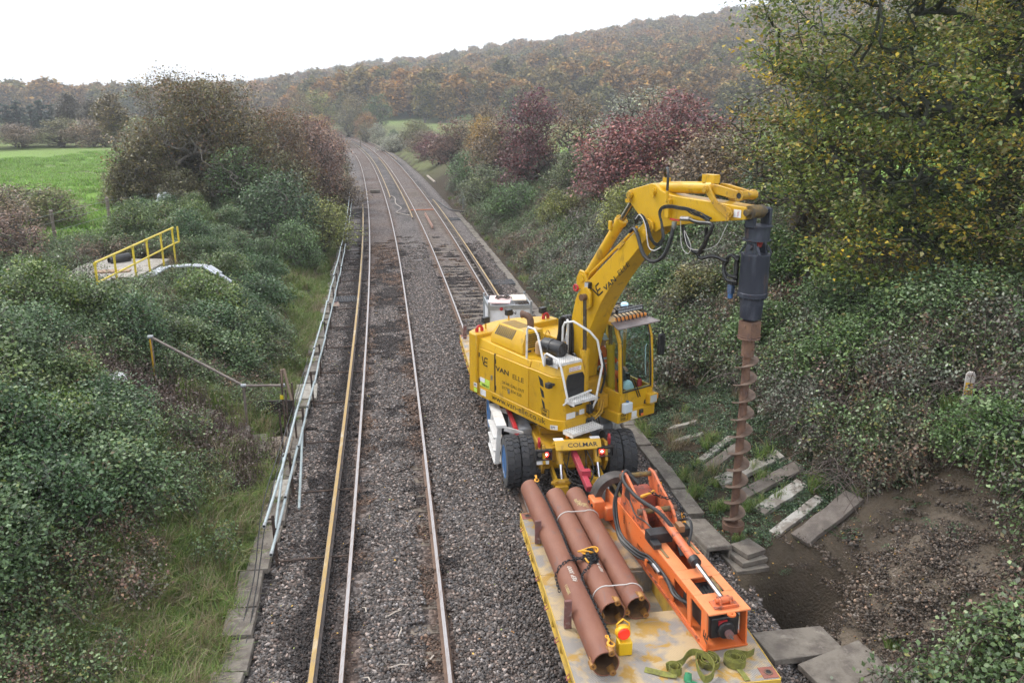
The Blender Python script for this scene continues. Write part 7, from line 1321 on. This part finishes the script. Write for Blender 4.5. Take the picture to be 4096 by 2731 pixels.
WE = 'beech trees along the foot of the wooded hill'
for k_, i in enumerate(ei):
    s = rw.uniform(.7, .95); place('beech_tree', nth(k_) + ' autumn beech from the left in the front row of the wood', 'tree', woods[int(rw.integers(4))], (wp[i, 0], wp[i, 1], zw[i] - .3), rw.uniform(0, 6), (s, s, s * rw.uniform(.85, 1.05)), None, WE)
bk = ~edge; n = bk.sum(); scatter('beech_wood', np.column_stack([wp[bk], zw[bk] - .3]), np.stack([np.zeros(n), np.zeros(n), rw.uniform(0, 6.28, n)], -1), rw.uniform(.72, 1.08, n) * (1 + .2 * (rw.random(n) < .2)), rw.integers(0, 4, n), [w_[0] for w_ in woods], 'autumn beech wood covering the hillside in brown, olive and orange')
print('wood', n, len(ei))
# ================================================================ undergrowth
def clump(name, n, rad, h, size, pal, seed, up=.7, asp=.65, stems=6, m=None, shell=.5, jit=.3):
    r = np.random.default_rng(seed); a = r.uniform(0, 6.283, n); q = np.sqrt(r.random(n)); z = h * (1 - .75 * q ** 2) * (shell + (1 - shell) * r.random(n)) * r.uniform(.75, 1.15, n); P = np.stack([np.cos(a) * q * rad, np.sin(a) * q * rad, z], -1)
    V, F = leaf_quads(P, size * r.uniform(.6, 1.35, n), r, up, asp); C = np.repeat(pick(pal, n, r, jit), 4, axis=0)
    k = stems * 3; Pb = P[r.integers(0, n, k)]; Pa = Pb * np.array([.35, .35, 0]); sv, sf = cones(Pa, Pb, np.full(k, .006), np.full(k, .003), 4)
    V2 = np.concatenate([V, sv]); F2 = np.concatenate([F, sf + len(V)]); C2 = np.concatenate([C, np.tile((.09, .06, .045), (len(sv), 1))])
    return np_mesh(name, V2, F2, m or leafmat('plain'), C2)
def blades(name, n, rad, h, w, pal, seed, lean=.6, m=None):
    r = np.random.default_rng(seed); a = r.uniform(0, 6.283, n); q = np.sqrt(r.random(n)) * rad; B0 = np.stack([np.cos(a) * q, np.sin(a) * q, np.zeros(n)], -1); d = r.normal(0, lean, (n, 2)); L_ = h * r.uniform(.5, 1.2, n); s = np.stack([-np.sin(a + 1), np.cos(a + 1), np.zeros(n)], -1) * w / 2
    mid = B0 + np.stack([d[:, 0] * L_ * .35, d[:, 1] * L_ * .35, L_ * .62], -1); tip = B0 + np.stack([d[:, 0] * L_, d[:, 1] * L_, L_ * (1 - .28 * np.hypot(d[:, 0], d[:, 1]))], -1)
    V = np.stack([B0 - s, B0 + s, mid + s * .8, mid - s * .8, tip + s * .15, tip - s * .15], 1).reshape(-1, 3); b = np.arange(n)[:, None] * 6; F = np.concatenate([b + [[0, 1, 2, 3]], b + [[3, 2, 4, 5]]]); return np_mesh(name, V, F, m or leafmat('grass', (1, 1, 1), .6, .3), np.repeat(pick(pal, n, r, .3), 6, axis=0))
def tangle(name, n, rad, h, col, seed, th=.005):
    r = np.random.default_rng(seed); Va = []; Fa = []; o = 0
    for i in range(n):
        a, b = r.uniform(-rad, rad, 3), r.uniform(-rad, rad, 3); a[2] = 0; b[2] = r.uniform(0, .3) * h; c = (a + b) / 2; c[2] = h * r.uniform(.5, 1.3); pts = np.array([a * (1 - t) ** 2 + 2 * c * t * (1 - t) + b * t * t for t in np.linspace(0, 1, 6)]); v, f = cones(pts[:-1], pts[1:], np.full(5, th), np.full(5, th * .8), 3); Va.append(v); Fa.append(f + o); o += len(v)
    V = np.concatenate(Va); return np_mesh(name, V, np.concatenate(Fa), leafmat('twig', (1, 1, 1), .8, 0), np.array(col) * np.random.default_rng(seed).uniform(.7, 1.3, (len(V), 1)))
BRG = [(0.083, 0.138, 0.048, 4), (0.117, 0.187, 0.062, 3.5), (0.062, 0.097, 0.040, 2.5), (0.165, 0.235, 0.085, 2), (0.275, 0.357, 0.169, 1.2), (0.234, 0.227, 0.068, 0.8), (0.180, 0.138, 0.068, 1)]
BRS = [(0.166, 0.192, 0.133, 3), (0.265, 0.294, 0.219, 2.2), (0.094, 0.120, 0.066, 3), (0.144, 0.126, 0.102, 2.5), (0.188, 0.120, 0.082, 1.2), (0.066, 0.084, 0.046, 2)]
BRR = [(0.221, 0.130, 0.091, 2.5), (0.169, 0.156, 0.085, 3), (0.130, 0.130, 0.078, 3), (0.286, 0.169, 0.091, 1.2), (0.208, 0.195, 0.130, 2), (0.091, 0.104, 0.058, 2)]
IVY = [(0.045, 0.087, 0.038, 4), (0.065, 0.124, 0.048, 3), (0.096, 0.167, 0.063, 1.5), (0.205, 0.258, 0.137, 0.7), (0.032, 0.060, 0.028, 2)]
DGW = [(0.081, 0.140, 0.051, 4), (0.104, 0.174, 0.062, 3.5), (0.055, 0.096, 0.039, 3), (0.142, 0.213, 0.078, 1.8), (0.190, 0.235, 0.062, 0.7), (0.152, 0.112, 0.047, 0.3), (0.257, 0.336, 0.187, 0.6)]
GRS = [(.15, .25, .055, 4), (0.200, 0.286, 0.068, 4), (0.273, 0.341, 0.099, 3), (0.347, 0.341, 0.135, 2), (0.378, 0.330, 0.162, 1.5), (0.126, 0.187, 0.050, 2)]
STW = [(.34, .27, .17, 3), (.27, .20, .12, 3), (.40, .33, .22, 1.5), (.16, .17, .07, 1.5)]
DED = [(.15, .105, .085, 4), (.20, .145, .12, 3), (.10, .072, .06, 3), (.24, .19, .16, 1)]
LSH = leafmat('glossy', (1, 1, 1), .45, .16)
def bramble(name, pal, seed, m=None, n=800, rad=.62, h=.78, size=.050):
    r = np.random.default_rng(seed); nb = 16; P = []; Pa = []; Pb = []
    for k in range(nb):
        a = r.uniform(0, 6.283); L_ = rad * r.uniform(.5, 1.25); hh = h * r.uniform(.45, 1.25); t = np.linspace(0, 1, 8); C = np.stack([np.cos(a) * L_ * t, np.sin(a) * L_ * t, hh * 2.2 * t * (1.15 - t)], -1); Pa.append(C[:-1]); Pb.append(C[1:])
        q = r.random(n // nb) ** .75; P.append(np.stack([np.interp(q, t, C[:, j]) for j in range(3)], -1) + r.normal(0, .075, (n // nb, 3)))
    P = np.concatenate(P); P[:, 2] = np.abs(P[:, 2]) + .01; V, F = leaf_quads(P, size * r.uniform(.5, 1.4, len(P)), r, .55, .68); cl = np.repeat(pick(pal, nb, r, .3), n // nb, axis=0); c2 = pick(pal, len(P), r, .3); C = np.repeat(np.where(r.random((len(P), 1)) < .5, cl, c2), 4, axis=0)
    Pa = np.concatenate(Pa); Pb = np.concatenate(Pb); sv, sf = cones(Pa, Pb, np.full(len(Pa), .006), np.full(len(Pa), .005), 3)
    return np_mesh(name, np.concatenate([V, sv]), np.concatenate([F, sf + len(V)]) if sf.shape[1] == 4 else F, m or leafmat('plain'), np.concatenate([C, np.tile((.11, .075, .06), (len(sv), 1))]))
brg = [bramble('bramble_%d' % k, BRG, 200 + k, LSH) for k in range(4)]; brs = [bramble('silver_bramble_%d' % k, BRS, 210 + k) for k in range(4)]; brr = [bramble('red_bramble_%d' % k, BRR, 220 + k) for k in range(3)]
ivy = [clump('ivy_%d' % k, 110, .36, .12, .065, IVY, 230 + k, up=1.4, m=LSH, stems=1) for k in range(3)]; grs = [blades('grass_%d' % k, 130, .18, .36, .014, GRS, 240 + k, .5) for k in range(3)]; stw = [blades('straw_%d' % k, 70, .2, .5, .009, STW, 250 + k, .45) for k in range(2)]
ded = [clump('dead_weed_%d' % k, 150, .24, .62, .04, DED, 260 + k, up=.1, asp=.5, stems=10, shell=.25) for k in range(2)]; twg = [tangle('twigs_%d' % k, 26, .55, .38, (.13, .10, .085), 270 + k) for k in range(2)]
pal_l = [clump('pale_leaf_%d' % k, 90, .34, .4, .09, [(.24, .27, .2, 2), (.18, .21, .14, 2), (.12, .15, .08, 3)], 280 + k, asp=.45, up=.4) for k in range(2)]
def field(n, y0, y1, d0, d1, seed, dens=None, ypow=1.7):
    """points on the bank, denser towards the camera"""
    r = np.random.default_rng(seed); t = r.random(n); y = y0 + (y1 - y0) * t ** ypow; d = r.uniform(d0, d1, n); s = slope(y); k = np.hypot(1, s); x = xc(y) + d / k; yy_ = y - s * d / k; keep = np.ones(n, bool) if dens is None else r.random(n) < dens(x, yy_, d, y); x, yy_ = x[keep], yy_[keep]; z = ground(x, yy_); return np.stack([x, yy_, z], -1), d[keep], r
def sow(name, P, r, srcs, idx, smin, smax, label, sink=.03, tilt=.15):
    n = len(P); scatter(name, P - (0, 0, sink), np.stack([r.normal(0, tilt, n), r.normal(0, tilt, n), r.uniform(0, 6.283, n)], -1), r.uniform(smin, smax, n), idx, srcs, label)
spoil = lambda x, y: np.exp(-(((x - 5.9) / 1.7) ** 2 + ((y - 11.4) / 1.9) ** 2)) > .17
slabz = lambda d, y: (d < 8.75) & (y > 12.2) & (y < 19.4)
mark = lambda x, y: (np.abs((x - 8.72) * .86 - (y - 14.76) * .51) < .75) & (np.abs((x - 8.72) * .51 + (y - 14.76) * .86 + .95) < 1.4)
# right bank
def dR(x, y, d, yy): return np.where(spoil(x, y) | mark(x, y), .0, np.where(slabz(d, yy), .0, np.clip((d - 6.5) / .9, .12, 1) * np.where((d > 11.0) & (yy > 15.5) & (yy < 25), .2, 1)))
P, d, r = field(6000, 7.5, 75, 6.5, 14.5, 301, dR); kind = NZ(P[:, 0], P[:, 1], 4.5) + .35 * NZ2(P[:, 0], P[:, 1], 1.4); n = len(P); u = r.random(n)
ii = np.where(kind > .14, 4 + r.integers(0, 4, n), np.where(kind < -.2, 8 + r.integers(0, 3, n), r.integers(0, 4, n))); ii = np.where(u < .3, r.integers(0, 11, n), ii)
sow('bramble_thicket', P, r, brg + brs + brr, ii, .55, 1.5 , 'tangle of green, silver and reddish brambles covering the right bank')
P, d, r = field(5000, 9, 60, 6.3, 9.5, 302, lambda x, y, d, yy: np.where(spoil(x, y), .03, np.where(slabz(d, yy), .9, .4))); n = len(P); sow('ivy_ground_cover', P, r, ivy, r.integers(0, 3, n), .35, .75, 'dark ivy creeping between the slabs on the right bank', 0, .3)
P, d, r = field(1500, 9, 70, 6.25, 12, 303, lambda x, y, d, yy: np.where(spoil(x, y), .04, .5 * np.exp(-((d - 6.7) / .9) ** 2) + .10)); n = len(P); sow('bank_grass', P, r, grs + stw, r.integers(0, 5, n), .5, 1.05, 'tufts of green and dry grass along the foot of the right bank', 0, .2)
P, d, r = field(420, 12, 45, 8.6, 14, 304, lambda x, y, d, yy: np.where(mark(x, y) | spoil(x, y), 0, 1.)); n = len(P); sow('dead_bramble_stems', P, r, twg, r.integers(0, 2, n), .9, 2.0, 'brown dead bramble stems arching over the right bank', 0, .2)
P, d, r = field(500, 8, 20, 8.9, 13, 305, lambda x, y, d, yy: (NZ2(x, y, 1.2) > .2) * np.where(spoil(x, y) | mark(x, y), 0, .5)); n = len(P); sow('pale_leaved_scrub', P, r, pal_l, r.integers(0, 2, n), .8, 1.5, 'pale-backed leafy scrub on the near right bank')
# left bank
def dL(x, y, d, yy): return np.where((x < -11.4) & (x > -14.9) & (y > 23.6) & (y < 29), 0, np.where((np.abs(yy - 18.4) < 1.15) & (d > -6.9), .0, np.clip((-d - np.interp(yy, [9, 15, 22], [3.9, 3.6, 3.1])) / .8, .03, 1)))
P, d, r = field(7200, 7.0, 62, -15.5, -3.0, 311, lambda x, y, d, yy: dL(x, y, d, yy) * np.where((d < -11.5) & (yy > 33), 0, 1), 1.5); n = len(P); u = r.random(n); kd = NZ2(P[:, 0], P[:, 1], 3.6) + .3 * NZ(P[:, 0], P[:, 1], 1.2)
sow('bank_brambles', P, r, brg + ivy + brr, np.where((kd > .30) & (r.random(n) < .5), 7 + r.integers(0, 3, n), np.where(kd < -.1, 4 + r.integers(0, 3, n), r.integers(0, 4, n))), .45, 1.15, 'low brambles and ivy covering the left bank')
P, d, r = field(5200, 7.5, 70, -5.0, -2.55, 312, lambda x, y, d, yy: np.clip(.8 + 1.5 * NZ(x, y, 2.2), .05, 1) * np.where((np.abs(yy - 18.4) < .9), .15, 1), 1.6); n = len(P); sow('verge_grass', P, r, grs + stw, np.where(r.random(n) < .88, r.integers(0, 3, n), 3 + r.integers(0, 2, n)), .6, 1.25, 'tufts of grass along the left edge of the ballast', 0, .25)
P, d, r = field(650, 8, 40, -8, -3.4, 313, lambda x, y, d, yy: np.clip(.35 + NZ(x, y, 2.0), 0, 1)); n = len(P); sow('dry_grass', P, r, stw, r.integers(0, 2, n), .6, 1.2, 'straw-coloured dry grass stems on the left bank', 0, .25)
rg = np.random.default_rng(314); C_ = [(-8.6, 16.9, 1.1, .5), (-7.9, 17.6, .9, .5), (-9.4, 17.3, .8, .5), (-6.6, 17.0, .7, .45), (-6.2, 16.3, .5, .6), (-7.3, 17.0, .7, .4)]; Pd = np.concatenate([np.stack([rg.normal(x, a, 46), rg.normal(y, b, 46)], -1) for x, y, a, b in C_]); n = len(Pd); Pd2, d2, r2 = field(700, 8, 34, -8.5, -3.8, 316, lambda x, y, d, yy: np.clip(NZ(x, y, 1.6) * 1.6, 0, 1)); sow('withered_docks', Pd2, r2, ded, r2.integers(0, 2, len(Pd2)), .5, 1.1, 'thin withered weed stalks scattered over the left bank'); sow('dead_weeds', np.column_stack([Pd, ground(Pd[:, 0], Pd[:, 1])]), rg, ded, rg.integers(0, 2, n), .8, 1.5, 'brown dead weed stalks beside the steps on the left bank')
rg = np.random.default_rng(315); q = np.column_stack([rg.uniform(-46, -13, 5200), rg.uniform(24, 96, 5200)]); q = q[dist(q[:, 0], q[:, 1]) < -11.5]; n = len(q); sow('pasture_grass', np.column_stack([q, ground(q[:, 0], q[:, 1])]), rg, [blades('pasture_%d' % k, 120, .5, .16, .03, [(.21, .37, .06, 4), (.27, .43, .085, 3), (.16, .28, .05, 3), (.33, .34, .14, 1.2)], 290 + k, .6) for k in range(2)], rg.integers(0, 2, n), .8, 1.7, 'short uneven pasture grass on the left field', 0, .05)
# dogwood shrubs: many alike, each its own thing
dwA = plant('dogwood_a', [(0, 0, .95, .85, .85, .65), (-.5, .2, .6, .6, .6, .45), (.5, -.2, .65, .6, .6, .5), (.1, .1, 1.45, .5, .5, .35)], [(-.2, 0, 0), (.15, .1, 0), (.1, -.2, 0), (-.05, .2, 0)], 400, 30, .066, DGW, 91, spread=.13, r0=.0045, up=.5, asp=.7, tipw=5)
dwB = plant('dogwood_b', [(0, 0, .8, 1.0, .8, .55), (-.7, .1, .55, .55, .6, .4), (.6, .2, .7, .6, .6, .5), (-.2, -.4, .5, .7, .5, .4), (.4, 0, 1.2, .4, .4, .35)], [(-.3, 0, 0), (.25, .1, 0), (.1, -.2, 0)], 400, 30, .066, DGW, 92, spread=.13, r0=.0045, up=.5, asp=.7, tipw=5)
DW = leafmat('dogwood', (1, 1, 1), .5, .2); DWY = leafmat('dogwood_y', (1.35, 1.25, .8), .4, .25)
rs = np.random.default_rng(321); dws = [(-7.4, 10.2), (-7.5, 11.6), (-8.4, 11.2), (-7.2, 12.8), (-8.2, 12.7), (-9.2, 12.4), (-7.4, 14.1), (-8.4, 14.0), (-9.5, 13.9), (-8.9, 10.2), (-7.9, 15.3), (-9.0, 15.4), (-10.1, 15.2), (-10.6, 17.0), (-11.5, 18.4), (-10.4, 18.8), (-9.6, 19.8), (-10.6, 20.3), (-11.6, 19.6), (-12.6, 19.6), (-10.3, 20.9), (-12.5, 20.9), (-13.6, 21.0), (-9.3, 21.4), (-8.5, 21.8), (-9.0, 22.9), (-8.2, 23.3), (-7.9, 22.0), (-8.6, 24.6), (-9.3, 24.4), (-7.9, 25.4), (-9.0, 28.3), (-10.2, 29.0), (-11.4, 30.5), (-12.4, 31.5), (-13.4, 32.5), (-11.0, 32.4), (-9.8, 31.2), (-14.4, 31.0), (-12.2, 34.0), (-13.6, 35), (-15, 34.5), (-10.8, 35.5), (-16.2, 36.5), (-14.8, 38), (-13, 37.2), (-16.5, 39.8)]
for i, (x, y) in enumerate(dws):
    near = y < 16.5; mid = y < 26
    lab = 'dark green dogwood in the thicket at the bottom left' if near else ('green dogwood among the shrubs around the yellow railing' if mid else 'green dogwood on the slope between the yellow railing and the tall bush')
    s = rs.uniform(.8, 1.15) * (1.0 if mid else .95); place('dogwood_shrub', lab, 'shrub', (dwA, dwB)[i % 2], (x, y), rs.uniform(0, 6.28), (s, s, s * rs.uniform(.75, 1.05)), DWY if i % 11 == 7 else (DW, leafmat('dogwood_b', (.82, .92, .95), .5, .2), leafmat('dogwood_c', (1.15, 1.05, .85), .5, .2))[i % 3], 'dogwoods at the bottom left' if near else ('dogwoods around the yellow railing' if mid else 'dogwoods below the tall bush'))
for i, (x, y, s, tn, lab) in enumerate(((7.4, 17.4, 1.1, 0, 'rounded green shrub on the bank right of the auger'), (8.3, 19.3, 1.3, 1, 'silvery shrub behind the auger top flights'), (6.6, 20.6, 1.1, 0, 'green shrub beside the cab mirror'), (9.6, 17.4, 1.3, 1, 'silvery shrub above the marker post'), (7.6, 23.0, 1.4, 0, 'green shrub on the bank behind the drill head'), (6.0, 24.6, 1.2, 2, 'reddish shrub on the bank behind the boom'), (4.9, 27.0, 1.2, 0, 'green shrub on the bank left of the boom'), (10.3, 11.9, 1.2, 0, 'green shrub at the right edge below the marker post'), (8.2, 12.9, 1.0, 0, 'green shrub hanging over the spoil heap'), (9.0, 10.6, 1.2, 3, 'yellow-green shrub at the right edge beside the spoil'), (7.9, 8.7, .9, 0, 'green shrub in the bottom right corner'), (9.8, 8.9, 1.2, 3, 'yellow-green shrub at the bottom right edge'), (3.4, 31, 1.1, 2, 'reddish shrub on the bank above the white crate'), (6.2, 30.5, 1.5, 0, 'green shrub below the olive-pink bush'), (10.6, 14.4, 1.3, 0, 'green shrub right of the marker post'))): place('bank_shrub', lab, 'shrub', (dwA, dwB)[i % 2], (x, y), i * 1.9, (s, s, s * .8), leafmat('bank_%d' % tn, ((1.0, 1.05, .8), (1.25, 1.2, 1.25), (1.5, .95, .8), (1.6, 1.45, .7))[tn]), 'shrubs on the right bank')
place('cut_shrub', 'clump of bare cut twigs on the right bank left of the boom', 'shrub', (clump('cut_leaf', 40, .6, .7, .09, BRG, 95), plant('cut_stems', [(0, 0, 1.0, .7, .7, .5)], [(.12 * i - .5, .1 * math.sin(i * 3), 0) for i in range(9)], 60, 1, .05, BRG, 96, r0=.016, expo=.3)[1]), (3.2, 40.5), 0, (1, 1, 1.1), None, None, BARKP)
# spoil clods, leaf litter, twigs and bits on the ballast
clod = [stone_patch('clods_%d' % k, np.array((.88, .80, .68)), 400 + k, span=.42, sz=(.004, (.017, .020, .032)[k]), n=(144, 121, 81)[k]) for k in range(3)]
rg = np.random.default_rng(330); q = rg.uniform((4.2, 8.4), (8.2, 14.2), (1700, 2)); w_ = np.exp(-(((q[:, 0] - 6.2) / 1.5) ** 2 + ((q[:, 1] - 10.7) / 1.7) ** 2)); q = q[(rg.random(1700) < w_ * .6) & (np.hypot(q[:, 0] - PIT[0], q[:, 1] - PIT[1]) > .8) & (dist(q[:, 0], q[:, 1]) > 5.95)]; n = len(q); sow('spoil_clods', np.column_stack([q, ground(q[:, 0], q[:, 1])]), rg, clod, rg.integers(0, 3, n), .7, 1.5, 'crumbled chalky soil thrown up round the pit', .01, .3)
rg = np.random.default_rng(331); n = 4200; y = 7 + 40 * rg.random(n) ** 1.8; d = np.where(rg.random(n) < .5, rg.uniform(-2.6, 6.2, n), rg.uniform(5.8, 8.5, n)); s = slope(y); k = np.hypot(1, s); x = xc(y) + d / k; yy_ = y - s * d / k; z = np.maximum(np.where(d < 6.0, balz(d, y) + .035, -9), ground(x, yy_) + .03); ok = (np.hypot(x - 2.0, (y - 10.5) * .6) > 1.9) | (d < 1.9); P = np.stack([x, yy_, z], -1)[ok]; V, F = leaf_quads(P, rg.uniform(.02, .055, len(P)), rg, 2.0, .7); C = np.repeat(pick([(.55, .33, .05, 3), (.45, .20, .04, 2), (.25, .13, .06, 3), (.5, .42, .12, 2), (.28, .33, .10, 1)], len(P), rg), 4, axis=0)
link('fallen_leaves', np_mesh('fallen_leaves', V, F, leafmat('litter', (1, 1, 1), .6, .1), C), kind='stuff', label='yellow and brown fallen leaves scattered over ballast and bank')
tw_m = mat('pale_twig', (.5, .43, .36), .8)
for i, (y, d, a, l) in enumerate(((11.2, -.15, .7, .32), (10.7, .05, 1.5, .22), (10.0, -.1, .2, .3), (9.75, -.35, 2.6, .14), (10.1, .5, 1.0, .1), (11.4, -.45, 2.2, .14))):
    p = TP(y, d, -.09); q_ = p + np.array((math.cos(a) * l, math.sin(a) * l, .01)); m_ = (p + q_) / 2 + (.02, .03, .015); tag(B().tube([p, m_, q_], [.012, .011, .006], 6).build('broken_branch', tw_m, None), 'pale broken twig lying on the ballast between the near rails', 'twig', 'broken twigs on the near ballast')
# ================================================================ air
hz = B().box(-1390, 1390, -110, 1560, -6, 150).build('haze', bpy.data.materials.new('haze_air'), None, sm=0, kind='stuff'); hm = hz.data.materials[0]; hm.use_nodes = True; ht_ = hm.node_tree; ht_.nodes.clear(); vo_ = ht_.nodes.new('ShaderNodeVolumePrincipled'); vo_.inputs['Density'].default_value = .00072; vo_.inputs['Color'].default_value = (.90, .94, 1.0, 1); vo_.inputs['Anisotropy'].default_value = .2; oo_ = ht_.nodes.new('ShaderNodeOutputMaterial'); ht_.links.new(vo_.outputs[0], oo_.inputs['Volume']); hz['label'] = 'thin autumn haze softening the distant hills'
hz.display_type = 'WIRE'
